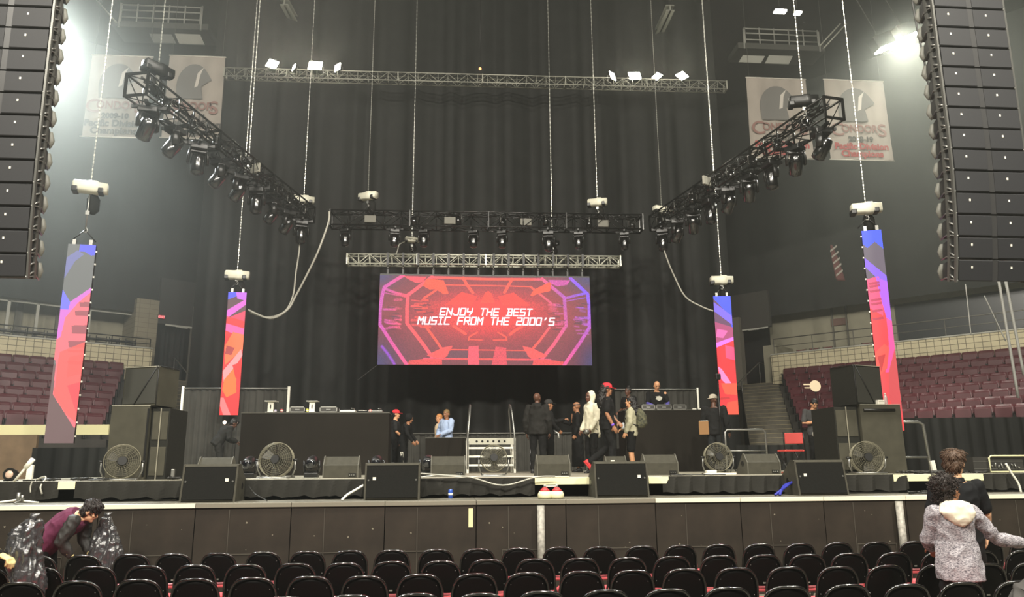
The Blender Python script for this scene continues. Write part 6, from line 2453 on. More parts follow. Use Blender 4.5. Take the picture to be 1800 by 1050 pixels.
t, j, R = person('person with big dark curls in a mottled grey cardigan with cream hood, arm out', (P(1681, 960, 6.62).x, 6.62, 0), -.12, 1.60,
                 dict(elR=(.42, .06, 1.15), wrR=(.68, .10, 1.11), elL=(-.22, .10, 1.14), wrL=(-.1, .28, 1.05), head=(.03, .05, 1.60)), look=(-1.15, -.1), sk=SK_M, hair='afro', hairc=('black_curls', (34, 24, 20)), sleeve='long', top=('mottled_grey_knit', (128, 124, 130)), top_fn=cardigan, vox=.0085, fold=.014, coat=.012, flare=.015, wide=.9, topname='cardigan', trousers=('dark_leggings', (30, 28, 30)))
kn = MATS['mottled_grey_knit']
nt = kn.node_tree
tc, nz, cr = nt.nodes.new('ShaderNodeTexCoord'), nt.nodes.new('ShaderNodeTexNoise'), nt.nodes.new('ShaderNodeValToRGB')
mp = nt.nodes.new('ShaderNodeMapping')
mp.inputs['Scale'].default_value = (60, 60, 170)
nt.links.new(tc.outputs['Object'], mp.inputs[0])
nt.links.new(mp.outputs[0], nz.inputs['Vector'])
nz.inputs['Scale'].default_value = 1
nz.inputs['Detail'].default_value = 3
cr.color_ramp.elements[0].position, cr.color_ramp.elements[1].position = .35, .65
cr.color_ramp.elements[0].color = (*srgb(84, 80, 88), 1)
cr.color_ramp.elements[1].color = (*srgb(186, 182, 186), 1)
nt.links.new(nz.outputs['Fac'], cr.inputs[0])
nt.links.new(cr.outputs[0], nt.nodes['Principled BSDF'].inputs['Base Color'])
hm = MB()
hm.loft([(j['neck'] + Vector((0, -.02, .055)), Vector((.085, 0, 0)), Vector((0, .08, 0))), (j['neck'] + Vector((0, -.06, .03)), Vector((.135, 0, 0)), Vector((0, .11, 0))), (j['neck'] + Vector((0, -.10, -.05)), Vector((.165, 0, 0)), Vector((0, .09, .0))), (j['neck'] + Vector((0, -.12, -.13)), Vector((.11, 0, 0)), Vector((0, .06, .0))), (j['neck'] + Vector((0, -.12, -.18)), Vector((.03, 0, 0)), Vector((0, .03, .0)))], n=20)
mobj(remesh(hm, .007, 14, .010, 9), 'hood', mat('cream_hood', (226, 218, 196), .85), t)

# 18 bending person in purple vest
BEND = dict(pelvis=(0, -.05, .88), chest=(0, .20, 1.10), neck=(0, .36, 1.20), head=(0, .46, 1.235), shL=(-.17, .33, 1.14), shR=(.17, .33, 1.14), elL=(-.20, .32, .90), wrL=(-.16, .42, .74), elR=(.20, .24, .90), wrR=(.14, .34, .74), hipL=(-.09, -.05, .87), hipR=(.09, -.05, .87), knL=(-.1, .02, .48), knR=(.1, .02, .48))
t, j, R = person('person bending over the chairs in a purple quilted vest, gathering a black bin bag', (P(84, 960, 9.8).x, 9.8, 0), -PI / 2, 1.72, BEND, look=(0, -.55), sk=SK_F, hair='thick', hairc=('dark_brown_hair', (34, 26, 24)), sleeve=None, top=('purple_quilted_vest', (92, 42, 66)), vox=.010, fold=.012, coat=.03, flare=.02, topname='vest', gloves=('cream_work_glove', (214, 198, 140), 'LR'), curl=.6)
sl = MB()
for s, S in ((-1, 'L'), (1, 'R')):
    limb(sl, [(j['sh' + S] - Vector((s * .015, 0, 0)), .082), (j['sh' + S].lerp(j['el' + S], .5), .082), (j['el' + S], .075), (j['el' + S].lerp(j['wr' + S], .6), .06), (j['wr' + S] - (j['wr' + S] - j['el' + S]) * .12, .05)])
mobj(remesh(sl, .010, 3, .012, 9), 'sleeves', mat('black_puffy_sleeve', (36, 34, 32), .6), t)

# 19 helper at the frame's edge, gloved hand into a bag
t, j, R = person('person in black cut off by the picture edge, cream glove on a bag', (P(-88, 960, 7.45).x, 7.45, 0), -PI / 2, 1.7, dict(elL=(-.24, .16, 1.05), wrL=(-.18, .36, .98), elR=(.24, .14, 1.05), wrR=(.16, .34, .98), chest=(0, .06, 1.26), neck=(0, .1, 1.42), head=(0, .14, 1.57), shL=(-.18, .08, 1.37), shR=(.18, .08, 1.37)), sk=SK_L, sleeve='long', top=('black_jumper', (24, 24, 24)), gloves=('cream_work_glove', (214, 198, 140), 'LR'), curl=.9, topname='jumper', vox=.011)
# 20 fleece corner
def fleece(m, j):
    p = j['pelvis']
    m.loft([(p + Vector((0, 0, .14)), Vector((.2, 0, 0)), Vector((0, .16, 0))), (p + Vector((0, 0, -.10)), Vector((.23, 0, 0)), Vector((0, .19, 0))), (p + Vector((0, 0, -.28)), Vector((.24, 0, 0)), Vector((0, .2, 0)))], n=18)


t, j, R = person('person in a shaggy dark fleece coat leaning out of the picture corner', (P(1850, 1030, 4.75).x, 4.75, 0), -PI / 2 + .2, 1.62, BEND, look=(0, -.3), sk=SK_M, hair='short', sleeve='long', top=('shaggy_grey_fleece', (70, 68, 66)), top_fn=fleece, vox=.012, fold=.03, coat=.05, flare=.02, topname='coat')


# ---------------- bin bags
def bin_bag(name, label, rings, loc, seed):
    m = MB()
    m.loft(rings, n=26)
    me = remesh(m, .012, 1)
    me.update()
    cos = [v.co.copy() for v in me.vertices]
    nr = [v.normal.copy() for v in me.vertices]
    for v, c, n in zip(me.vertices, cos, nr):
        k = abs(mnoise.noise(Vector((c.x * 14, c.y * 14, c.z * 3 + seed)))) * 1.2 + abs(mnoise.noise(Vector((c.x * 30, c.y * 30, c.z * 9 + seed)))) * .6
        v.co = c + n * (.06 * (.5 - k))
    t = thing(name, label, 'bag', loc)
    mobj(me, 'film', mat('shiny_black_film', (58, 58, 60), .22, coat=1, bump=.7, scale=22, spec=.8), t)
    kn_ = MB()
    top = Vector(rings[-1][0])
    kn_.loft([(top - Vector((0, 0, .03)), Vector((.05, 0, 0)), Vector((0, .04, 0))), (top + Vector((.01, 0, .03)), Vector((.03, 0, 0)), Vector((0, .02, 0))), (top + Vector((.03, 0, .07)), Vector((.05, 0, 0)), Vector((0, .02, 0)))], n=10)
    kn_.build('gathered_neck', mat('shiny_black_film', (30, 30, 32)), t)


V = Vector
p = P(30, 1000, 7.6)
bin_bag('bin_bag', 'big crumpled shiny black bin bag held beside the chairs at the picture edge', [((.10, 0, -.14), V((.08, 0, 0)), V((0, .06, 0))), ((.04, 0, .0), V((.14, 0, 0)), V((0, .12, 0))), ((-.04, 0, .22), V((.15, 0, 0)), V((0, .12, 0))), ((-.03, 0, .42), V((.13, 0, 0)), V((0, .09, 0))), ((-.0, 0, .52), V((.09, 0, 0)), V((0, .05, 0)))], (p.x, 7.75, .72), 1.0)
p = P(145, 960, 9.6)
bin_bag('bin_bag', 'shiny black bin bag spreading open under the face of the bending person', [((.0, 0, -.80), V((.20, 0, 0)), V((0, .14, 0))), ((.0, 0, -.3), V((.20, 0, 0)), V((0, .14, 0))), ((.0, 0, -.1), V((.19, 0, 0)), V((0, .13, 0))), ((-.02, 0, .12), V((.12, 0, 0)), V((0, .09, 0))), ((-.04, 0, .30), V((.06, 0, 0)), V((0, .05, 0)))], (p.x + .12, 9.95, .82), 4.0)
# ================================================================== FLOOR CHAIRS
def make_chair():
    t = thing('folding_chair', 'x', 'chair')
    # back panel: glossy pressed shell with arched top, leaning back a little (top towards the hall, -y)
    nx, nz_ = 14, 8
    vs_, fs = [], []
    for th in (0, .014):
        for jz in range(nz_ + 1):
            v = jz / nz_
            z = .49 + .29 * v
            zq = max(0, (z - .58) / .215)
            hw = .190 * math.sqrt(max(0, 1 - min(1, zq ** 1.25) ** 2)) ** .62
            for i in range(nx + 1):
                u = -1 + 2 * i / nx
                x = u * hw
                zz = z + .006 * (1 - u * u) * v
                y = -.045 * v + .035 * u * u - .006 * math.sin(v * PI) + th
                vs_.append((x, y, zz))
    N = (nx + 1) * (nz_ + 1)
    for jz in range(nz_):
        for i in range(nx):
            a = jz * (nx + 1) + i
            fs.append((a, a + 1, a + nx + 2, a + nx + 1))
            fs.append((N + a + nx + 1, N + a + nx + 2, N + a + 1, N + a))
    rim = list(range(nx + 1)) + [(q + 1) * (nx + 1) - 1 for q in range(1, nz_ + 1)] + [nz_ * (nx + 1) + i for i in range(nx - 1, -1, -1)] + [q * (nx + 1) for q in range(nz_ - 1, 0, -1)]
    for i in range(len(rim)):
        a, c = rim[i], rim[(i + 1) % len(rim)]
        fs.append((a, c, N + c, N + a))
    m = MB()
    m.add(vs_, fs, True)
    bk = m.build('backrest', mat('chair_back_black', (5, 4, 4), .45, spec=.12), t)
    s_ = MB()
    for x, z in ((-.14, .70), (.14, .70), (-.165, .56), (.165, .56)):
        y = -.045 * (z - .5) / .285 + .028
        s_.ell((x, y - .008, z), .0045, .004, .0045, n=8, m=5)
    s_.build('screw', M_STEEL, bk)
    MB().box(-.016, .016, -.008, -.002, .515, .535).build('number_tag', mat('grey_tag', (110, 108, 100), .6), bk)
    # tubular frame: hoop over the back, down to the feet
    def hoop():
        pts = []
        for k in range(19):
            a_ = PI * k / 18
            c, s = math.cos(a_), math.sin(a_)
            x = -.198 * math.copysign(abs(c) ** .62, c)
            z = .58 + .215 * abs(s) ** .8
            pts.append((x, -.045 * (z - .49) / .29 + .035 * (x / .2) ** 2 * .8 - .002, z))
        return pts
    f = MB()
    f.tube([(-.225, .36, .012), (-.225, .18, .3), (-.202, .03, .52)] + hoop() + [(.202, .03, .52), (.225, .18, .3), (.225, .36, .012)], .0115, n=7)
    f.build('back_frame', M_GLOSS, t)
    for s in (-1, 1):
        MB().tube([(s * .20, -.12, .012), (s * .20, .1, .28), (s * .20, .33, .44)], .0105, n=6).build('rear_leg', M_BLK, t)
    c = MB()
    c.cyl((-.2, -.09, .05), (.2, -.09, .05), .009, n=6).cyl((-.22, .32, .08), (.22, .32, .08), .009, n=6)
    c.build('cross_bar', M_BLK, t)
    st = MB()
    st.loft([((0, .235, z), (hx_, 0, 0), (0, hy, 0)) for z, hx_, hy in ((.425, .19, .19), (.435, .205, .205), (.462, .207, .207), (.478, .19, .19), (.482, .12, .12))], n=24, power=4.5)
    st.build('seat', mat('maroon_vinyl_cushion', (206, 88, 94), .5, spec=.4), t)
    return t


CH0 = make_chair()
cf = True
ROWS = [(9.03, -4.84, 26, 'first row from stage', .0), (7.97, -4.30, 23, 'second row from stage', .0), (7.03, -4.0, 21, 'third row from stage', .0), (5.98, -3.05, 17, 'fourth row from stage', .0)]
for ri, (Y, x0, n, who, _) in enumerate(ROWS):
    for k in range(n):
        x = x0 + .4722 * k
        # the two people standing among the chairs
        lab = 'black folding chair with maroon seat, %s from the bin bags, %s' % (ordw(k), who)
        loc = (x + random.uniform(-.012, .012), Y + random.uniform(-.03, .03), 0)
        rz = random.uniform(-.05, .05)
        if cf:
            cf = False
            CH0.location = loc
            CH0.rotation_euler = (0, 0, rz)
            CH0['label'] = lab
            CH0['group'] = 'folding chairs in the ' + who
        else:
            dup(CH0, loc, rz, lab, 'folding chairs in the ' + who)

# ================================================================== BOOTHS, STEPS, SMALL GEAR
def booth(px0, px1, pytop, Y, depth, label, name='draped_desk'):
    a, b = P(px0, pytop, Y), P(px1, pytop, Y)
    z = (a.z + b.z) / 2
    t = thing(name, label, 'desk', ((a.x + b.x) / 2, Y, ZU))
    W, H = b.x - a.x, z - ZU
    m = MB()
    # cloth with slight waviness
    n = 60
    per = []
    for i in range(n + 1):
        per.append((-W / 2 + W * i / n, 0))
    vs_, fs = [], []
    for jz in range(9):
        v = jz / 8
        for i, (x, y) in enumerate(per):
            vs_.append((x, -.02 * (1 - v) * math.sin(i * .9) * .5 - .012 * math.sin(v * 14 + .4 * math.sin(i * .25)) * (1 if jz < 3 else .1), H * v))
    for jz in range(8):
        for i in range(n):
            q = jz * (n + 1) + i
            fs.append((q, q + 1, q + n + 2, q + n + 1))
    m.add(vs_, fs, True)
    m.box(-W / 2, -W / 2 + .01, 0, depth, 0, H).box(W / 2 - .01, W / 2, 0, depth, 0, H).box(-W / 2, W / 2, .03, .04, .0, H)
    m.build('cloth_front', mat('matte_black_desk_cloth', (34, 31, 27), .9, noise=.06, scale=2, spec=.1), t, fixn=False)
    MB().box(-W / 2 - .01, W / 2 + .01, -.015, depth, H, H + .025).build('tabletop', mat('desk_top_grey', (70, 68, 60), .6), t)
    return t, (a.x + b.x) / 2, z + .025, W


_, xL, zL_, WL = booth(425, 684, 727, 17.0, .8, 'long black draped desk with two laptop stands on it')
_, xR_, zR_, WR = booth(1098, 1256, 722, 18.5, .75, 'shorter black draped desk where the person in violet sleeves works')
_, xS_, zS_, WS_ = booth(748, 820, 771, 20.0, .6, 'small black draped table in front of the pale blue jacket')

PXX = lambda px, Y: P(px, 725, Y).x


def deck_case(px0, px1, Y, z, label, h=.12, group='DJ cases on the desks'):
    a, b = PXX(px0, Y), PXX(px1, Y)
    W = b - a
    t = thing('player_case', label, 'flight case', ((a + b) / 2, Y + .04, z), 0, group)
    MB().box(-W / 2 + .012, W / 2 - .012, .012, .42, .01, h).build('case_body', mat('case_laminate', (60, 58, 54), .5), t)
    m = MB()
    for x in (-W / 2, W / 2 - .02):
        m.box(x, x + .02, 0, .022, 0, h + .01).box(x, x + .02, .41, .43, 0, h + .01)
    for z_ in (0, h - .012):
        m.box(-W / 2, W / 2, 0, .022, z_, z_ + .022).box(-W / 2, W / 2, .41, .43, z_, z_ + .022)
    m.build('aluminium_edging', M_SILVER, t)
    MB().cyl((0, .2, h), (0, .2, h + .02), min(.14, W * .35), n=24).build('jog_wheel', M_BLKP, t)
    MB().box(-.05, .05, -.002, .004, h * .35, h * .65).build('latch', M_STEEL, t)
    return t


deck_case(508, 535, 17.05, zL_, 'silver edged open player case between the desk post and the yellow can')
deck_case(561, 592, 17.05, zL_, 'silver edged player case with orange labels beside the laptop stand')
deck_case(1082, 1099, 18.6, zR_ - .0, 'silver edged case with pink label at the end of the shorter desk') if False else None
deck_case(1129, 1153, 18.55, zR_, 'first of three silver edged player cases on the shorter desk, nearest the backpacker')
deck_case(1155, 1182, 18.55, zR_, 'middle of three silver edged player cases on the shorter desk')
deck_case(1184, 1208, 18.55, zR_, 'last of three player cases on the shorter desk, with a red label')
o = MB().box(-.09, .09, -.01, .001, .02, .10)
for px in (475, 548):
    x = PXX(px, 17.1)
    t = thing('laptop_stand', 'white upright laptop stand with a slot on the long desk, %s' % ('nearer the slim red tower' if px < 500 else 'nearer the desk middle'), 'stand', (x, 17.1, zL_), 0, 'laptop stands')
    MB().box(-.06, .06, 0, .03, .01, .24).build('upright', M_WHITE, t)
    MB().box(-.125, .125, -.05, .2, .24, .255, bev=.004).build('shelf', M_WHITE, t)
    MB().box(-.10, .10, -.05, .15, 0, .012, bev=.004).build('foot', M_WHITE, t)
    MB().ell((0, -.001, .13), .013, .004, .055, n=10, m=8).build('slot', M_BLK, t)


def cannister(px, py_z, Y, label, col, r=.03, h=.12, name='drink_can', z=None, rings=True):
    t = thing(name, label, 'can', (PXX(px, Y), Y, z))
    MB().loft([((0, 0, q * h), (r * k, 0, 0), (0, r * k, 0)) for q, k in ((0, .8), (.05, 1), (.9, 1), (.97, .85), (1, .82))], n=16).build('can_body', mat('paint_%d_%d_%d' % col, col, .35, .2), t)
    MB().cyl((0, 0, h), (0, 0, h + .004), r * .8, n=16).build('can_lid', M_SILVER, t)
    MB().cyl((0, 0, h * .35), (0, 0, h * .6), r * 1.01, n=16).build('can_band', M_WHITE, t)
    return t


cannister(484, 0, 17.1, 'small lilac can on the long desk beside the laptop stand', (150, 140, 190), .03, .06, z=zL_)
cannister(495, 0, 17.1, 'small red can on the long desk beside the post', (210, 60, 70), .035, .07, z=zL_)
cannister(540, 0, 17.1, 'yellow can on the long desk between case and laptop stand', (200, 200, 70), .03, .08, z=zL_)
cannister(651, 0, 17.1, 'red can at the far end of the long desk', (200, 60, 60), .035, .06, z=zL_)
# mixer pieces at the end of the long desk
for i, (a, b, h, lab) in enumerate(((597, 624, .05, 'flat white turntable near the end of the long desk'), (627, 645, .035, 'low black mixer beside the flat white turntable'), (646, 672, .04, 'flat pale turntable at the very end of the long desk'))):
    xa, xb = PXX(a, 17.05), PXX(b, 17.05)
    W = xb - xa
    t = thing('turntable' if i != 1 else 'mixer', lab, 'DJ deck', ((xa + xb) / 2, 17.08, zL_))
    MB().box(-W / 2, W / 2, 0, .32, .012, h, bev=.005).build('chassis', M_WHITE if i == 0 else (M_BLKP if i == 1 else M_STEEL), t)
    if i != 1:
        MB().cyl((0, .16, h), (0, .16, h + .015), .12, n=24).build('platter', M_BLKP, t)
        MB().tube([(W * .35, .25, h + .02), (W * .35, .24, h + .05), (W * .2, .1, h + .045)], .008, n=5).build('tonearm', M_SILVER, t)
    else:
        k_ = MB()
        for q in range(6):
            k_.cyl((-W * .35 + q * W * .14, .1, h), (-W * .35 + q * W * .14, .1, h + .02), .012, n=8)
        k_.build('knob', M_WHITE, t)
    ft = MB()
    for sx in (-1, 1):
        for sy in (.04, .28):
            ft.cyl((sx * W * .4, sy, 0), (sx * W * .4, sy, .014), .015, n=8)
    ft.build('foot', M_BLKP, t)
for px in (1222, 1234, 1246):
    t = thing('headphone_clutter', 'white cable adaptor lying on the shorter desk, %s from the cases' % {1222: 'first', 1234: 'second', 1246: 'third'}[px], 'adaptor', (PXX(px, 18.55), 18.58, zR_), 0, 'adaptors on the shorter desk')
    t.name = 'cable_adaptor'
    MB().box(-.05, .05, 0, .06, 0, .03, bev=.008).build('plug_body', M_WHITE, t)
    MB().tube([(.05, .03, .015), (.1, .05, .012), (.12, .12, .01)], .008, n=5).build('lead', M_BLKP, t)


# pipe and drape frames
def pipe_drape(px0, px1, py, Y, z0, label, seed, lens=(1.0), wh=M_SILVER, postr=.025, skip_first=False):
    a, b = P(px0, py, Y), P(px1, py, Y)
    z = (a.z + b.z) / 2
    W = b.x - a.x
    t = thing('pipe_and_drape', label, 'drape', (a.x, Y, z0))
    H = z - z0
    for x in ((0, W) if not skip_first else (W,)):
        p_ = MB()
        p_.cyl((x, 0, .01), (x, 0, H + .05), postr, n=10).cyl((x, 0, 0), (x, 0, .015), .18, n=14)
        p_.build('post', wh, t)
    MB().cyl((0, 0, H), (W, 0, H), .02, n=8).build('top_pipe', M_STEEL, t)
    d = pleats(W - .06, .02, H - .02, .045, .17, seed, nz=4).build('drape_cloth', mat('light_black_drape', (54, 53, 48), .85, noise=.15, scale=3), t, fixn=False)
    d.location = (.03, .05, 0)
    return t


pipe_drape(322, 508, 683, 19.8, ZU, 'black pleated drape on a pipe frame behind the slim red tower', 31, postr=.035, wh=M_WHITE)
pipe_drape(1080, 1226, 685, 21.8, ZU, 'black pleated drape on a pipe frame behind the person in violet sleeves', 32, skip_first=True, postr=.03, wh=M_WHITE)
pipe_drape(712, 1030, 762, 22.2, ZU, 'low black pleated drape on a thin pipe behind the stage steps', 33, postr=.02)

# silver steps
a, b = P(822, 829, 19.0), P(905, 829, 19.0)
W = b.x - a.x
t = thing('stage_steps', 'silver aluminium steps with tall curved handrails in the middle of the stage', 'steps', ((a.x + b.x) / 2, 19.0, ZU))
zt = P(862, 770, 19.0).z - ZU
fr = MB()
for s in (-1, 1):
    fr.box(s * W / 2 - .025, s * W / 2 + .025, 0, .05, 0, zt).box(s * W / 2 - .025, s * W / 2 + .025, 1.0, 1.05, 0, zt).cyl((s * W / 2, .02, .05), (s * W / 2, 1.0, zt - .05), .03, n=8)
fr.build('side_frame', M_WHITE, t)
for i in range(4):
    z = zt * (i + 1) / 4
    y = .25 * i
    d = MB().box(-W / 2, W / 2, y, y + .28, z - .045, z)
    d.build('step_tread', mat('bright_step_edge', (238, 236, 222), .5), t)
pn = MB().box(-W / 2 + .03, W / 2 - .03, -.0, .015, zt - .16, zt - .005)
pn.build('top_panel', mat('dull_step_panel', (176, 174, 158), .5), t)
ho = MB()
for i in range(6):
    x = -W / 2 + .22 + i * (W - .4) / 5.5
    ho.cyl((x, -.006, zt - .085), (x, .001, zt - .085), .028, n=12)
ho.build('round_hole', M_BLK, t)
for s in (-1, 1):
    hr = MB()
    zr = P(826, 712, 19.0).z - ZU
    hr.tube([(s * W / 2 * 1.0, .0, .1), (s * W / 2, .0, zt + .05), (s * W / 2 * .92, .1, zr - .25), (s * W / 2 * .88, .3, zr), (s * W / 2 * .88, .7, zr + .05), (s * W / 2 * .9, 1.0, zr - .1), (s * W / 2, 1.02, zt)], .021, n=8)
    hr.build('handrail', M_STEEL, t)

# wooden looking bar stools / red chairs by the phone user
fold_chair('red folding chair standing behind the phone user, back padded in red', at(1401, 16.6), PI * .85, padm=mat('red_chair_padding', (196, 66, 60), .6))
t = thing('folded_chair', 'red seat of a folding stool in front of the phone user', 'stool', at(1392, 14.6), .1)
t.name = 'folding_stool'
MB().box(-.19, .19, -.15, .15, .40, .44, bev=.015).build('seat', mat('red_chair_padding', (196, 66, 60), .6), t)
for s in (-1, 1):
    MB().tube([(s * .17, -.22, 0), (s * .17, .14, .41)], .012).build('leg', M_BLK, t)
    MB().tube([(s * .15, .22, 0), (s * .15, -.14, .41)], .012).build('leg', M_BLK, t)
p = at(1388, 13.2)
o = MB().box(-.13, .13, -.08, .08, 0, .035, bev=.012).build('red_cushion', mat('salmon_cushion', (220, 120, 96), .6))
o.location = p
tag(o, 'salmon kneepad lying on the deck behind the front wedge with blue cables', 'pad')
# tall draped table with bottle
t = thing('draped_bar_table', 'tall round table in a black cloth with a white bottle on it', 'table', at(1466, 16.3))
H = P(1466, 775, 16.3).z - ZU
n = 40
vs_, fs = [], []
for jz in range(6):
    v = jz / 5
    for i in range(n):
        a_ = 2 * PI * i / n
        r = .30 - .06 * v + .022 * math.sin(a_ * 9) * (1 - v * .7)
        vs_.append((r * math.cos(a_), r * math.sin(a_), .01 + (H - .01) * v))
for jz in range(5):
    for i in range(n):
        l = (i + 1) % n
        fs.append((jz * n + i, jz * n + l, (jz + 1) * n + l, (jz + 1) * n + i))
fs.append([5 * n + i for i in range(n)])
m = MB()
m.add(vs_, fs, True)
m.build('table_cloth', M_CLOTH, t)
MB().cyl((0, 0, H), (0, 0, H + .02), .26, n=30).build('tabletop', M_BLKP, t)
bottle((at(1466, 16.3)[0] + .05, 16.25, ZU + H + .02), .24, 'white spray bottle standing on the tall black table', mat('milky_bottle', (214, 212, 224), .4), M_WHITE, r=.045, name='spray_bottle')
# paddle sign on a stand beside the phone user
t = thing('round_paddle', 'round cream paddle with two prongs on a thin stand in front of the maroon seats', 'paddle', at(1447, 18.2))
zc = P(1447, 679, 18.2).z - ZU
MB().cyl((0, 0, .01), (0, 0, zc - .12), .012, n=8).cyl((0, 0, 0), (0, 0, .015), .16, n=16).build('stand_pole', M_BLK, t)
MB().cyl((0, -.012, zc), (0, .012, zc), .14, n=28).build('disc', mat('cream_disc', (206, 190, 160), .6), t)
MB().box(-.3, -.1, -.01, .01, zc + .02, zc + .055, bev=.006).box(-.28, -.08, -.01, .01, zc - .06, zc - .03, bev=.006).build('prong', mat('cream_disc', (206, 190, 160), .6), t)

# loose things on the lower deck
t = cannister(792, 0, 11.25, 'blue and white drink can standing on the front deck under the skirt', (48, 84, 176), .033, .125, z=ZL)
t.location.x = P(792, 875, 11.25).x


def red_bottle(px, label):
    t = thing('gas_bottle', label, 'bottle', (P(px, 878, 10.8).x, 10.8, ZL + .002), 0, 'red and white bottles on the front deck')
    MB().loft([((0, 0, z), (r, 0, 0), (0, r, 0)) for z, r in ((0, .085), (.01, .10), (.06, .10), (.10, .08))], n=18).build('lower_body', mat('cream_bottle', (226, 220, 180), .5), t)
    MB().loft([((0, 0, z), (r, 0, 0), (0, r, 0)) for z, r in ((.10, .08), (.13, .05), (.15, .03))], n=18).build('shoulder', mat('red_bottle_paint', (190, 60, 60), .5), t)
    MB().cyl((0, 0, .15), (0, 0, .19), .02, n=10).build('valve', M_SILVER, t)


red_bottle(958, 'squat red and cream bottle nearer the trailing cable, one of two joined')
red_bottle(979, 'squat red and cream bottle nearer the middle front speaker, one of two joined')
o = MB().box(P(958, 870, 10.8).x, P(979, 870, 10.8).x, 10.79, 10.81, ZL + .165, ZL + .178).build('joining_bar', M_WHITE)
tag(o, 'short pale bar joining the two red and cream bottles', 'bar')
# fallen mic stand on the lower deck
t = thing('fallen_stand', 'chrome tripod stand lying on the front deck above the bin bags', 'stand', (P(35, 875, 10.9).x, 10.9, ZL))
x0, x1 = P(-10, 880, 10.9).x - t.location.x, P(62, 880, 10.9).x - t.location.x
MB().cyl((x0, 0, .02), (0, .02, .06), .013, n=8).cyl((0, 0, .05), (x1, .1, .015), .012, n=8).build('tube', M_WHITE, t)
MB().cyl((-.02, 0, .03), (-.02, 0, .15), .022, n=10).cyl((.03, 0, .04), (.03, 0, .12), .018, n=10).cyl((0, -.12, .02), (.0, .1, .06), .012, n=8).build('hub', M_STEEL, t)
# white strips and lamp on the upper deck
def strip(px, Y, h, w_, label, tilt=0.0, name='white_light_bar', mt=M_WHITE):
    t = thing(name, label, 'light bar', (P(px, 832, Y).x, Y, ZU))
    t.rotation_euler = (0, tilt, 0)
    MB().box(-w_ / 2, w_ / 2, 0, .05, .02, h, bev=.006).build('bar', mt, t)
    MB().box(-w_ / 2 - .02, w_ / 2 + .02, -.03, .08, 0, .02).build('foot', M_BLKP, t)


strip(51, 12.3, .24, .085, 'white upright bar behind the leaning chrome rod at the stage end')
strip(1078, 14.0, .26, .07, 'white upright bar behind the middle front speaker')
strip(1443, 13.6, .20, .085, 'white upright bar behind the front wedge with blue cables', -.05)
strip(1645, 12.4, .21, .07, 'white upright bar between the cable heap and the man in the black tee', -.12)
strip(303, 13.0, .16, .05, 'short grey upright bar beside the dark open subwoofer', mt=M_STEEL)
strip(690, 15.4, .25, .07, 'dark grey upright post at the corner of the long desk', mt=mat('post_grey', (92, 92, 88), .6))
t = thing('white_base_plate', 'white strip on the deck in front of the dark round fan', 'plate', (P(1262, 833, 13.0).x, 12.9, ZU))
MB().box(-.27, .27, -.05, .05, 0, .03, bev=.006).build('plate', M_WHITE, t)
MB().box(-.24, -.06, -.03, .06, .03, .075, bev=.01).build('lump', M_WHITE, t)
a, b = P(25, 841, 12.0), P(59, 801, 12.0)
o = MB().cyl((0, 0, 0), (b.x - a.x, 0, b.z - a.z), .018, n=8).cyl(((b.x - a.x) * .6, 0, (b.z - a.z) * .6), (b.x - a.x, 0, b.z - a.z), .035, n=10).build('leaning_rod', M_WHITE)
o.location = (a.x, 12.0, ZU + .0)
tag(o, 'chrome rod leaning up beside the white bar at the stage end', 'rod')
t = thing('round_floor_lamp', 'small round lamp by the brown board at the stage end', 'lamp', (P(16, 838, 12.6).x, 12.6, ZU))
MB().cyl((0, .0, .10), (0, .14, .10), .10, .07, n=18).build('housing', M_BLKP, t)
MB().ell((0, -.005, .10), .06, .03, .06).build('lens', mat('warm_bulb_glass', (200, 170, 150), .2), t)
MB().box(-.08, .08, 0, .12, 0, .02).build('foot', M_BLKP, t)

# equipment rack with white handle frame
a, b = P(1743, 832, 12.2), P(1800, 832, 12.2)
W = b.x - a.x + .06
t = thing('equipment_rack', 'low equipment rack framed by a pale tube handle on the raised deck', 'rack', ((a.x + b.x) / 2 + .02, 12.2, ZU))
MB().box(-W / 2 - .25, W / 2, .05, .5, .01, .26).build('case', mat('rack_dark', (44, 43, 40), .6), t)
MB().tube([(-W / 2, 0, .02), (-W / 2, 0, .25), (-W / 2 + .04, 0, .28), (W / 2, 0, .28), (W / 2 + .04, 0, .25), (W / 2 + .04, 0, .05), (W / 2, 0, .02)], .014, n=8, closed=True).build('tube_handle', mat('pale_tube', (214, 212, 170), .4), t)
kk = MB()
rnd = random.Random(9)
for i in range(9):
    x = -W / 2 + .06 + i * (W - .1) / 9
    kk.cyl((x, .05, .1 + rnd.uniform(-.03, .08)), (x, .02, .1 + rnd.uniform(-.03, .08)), .012, n=8)
kk.build('connector', M_STEEL, t)
tb = MB()
for q in (-1, 1):
    tb.box(-W / 2 - .25, W / 2, .05 - .004, .05, .13 + q * .06 - .003, .13 + q * .06 + .003)
tb.build('panel_line', M_STEEL, t)


def heap(px0, px1, Y, z, n, label, seed, m=M_CABD, r=.012, up=.03, dep=.25):
    rnd = random.Random(seed)
    xa, xb = P(px0, 835, Y).x, P(px1, 835, Y).x
    mb = MB()
    for k in range(n):
        pts = []
        x, y = rnd.uniform(xa, xb), Y + rnd.uniform(0, dep)
        for i in range(14):
            pts.append((min(max(x, xa), xb), y, z + r + rnd.uniform(0, up)))
            x += rnd.uniform(-.16, .16)
            y = min(max(y + rnd.uniform(-.06, .06), Y), Y + dep)
        mb.tube(pts, r, n=5)
    o = mb.build('cable_heap', m)
    tag(o, label, 'cables')
    return o


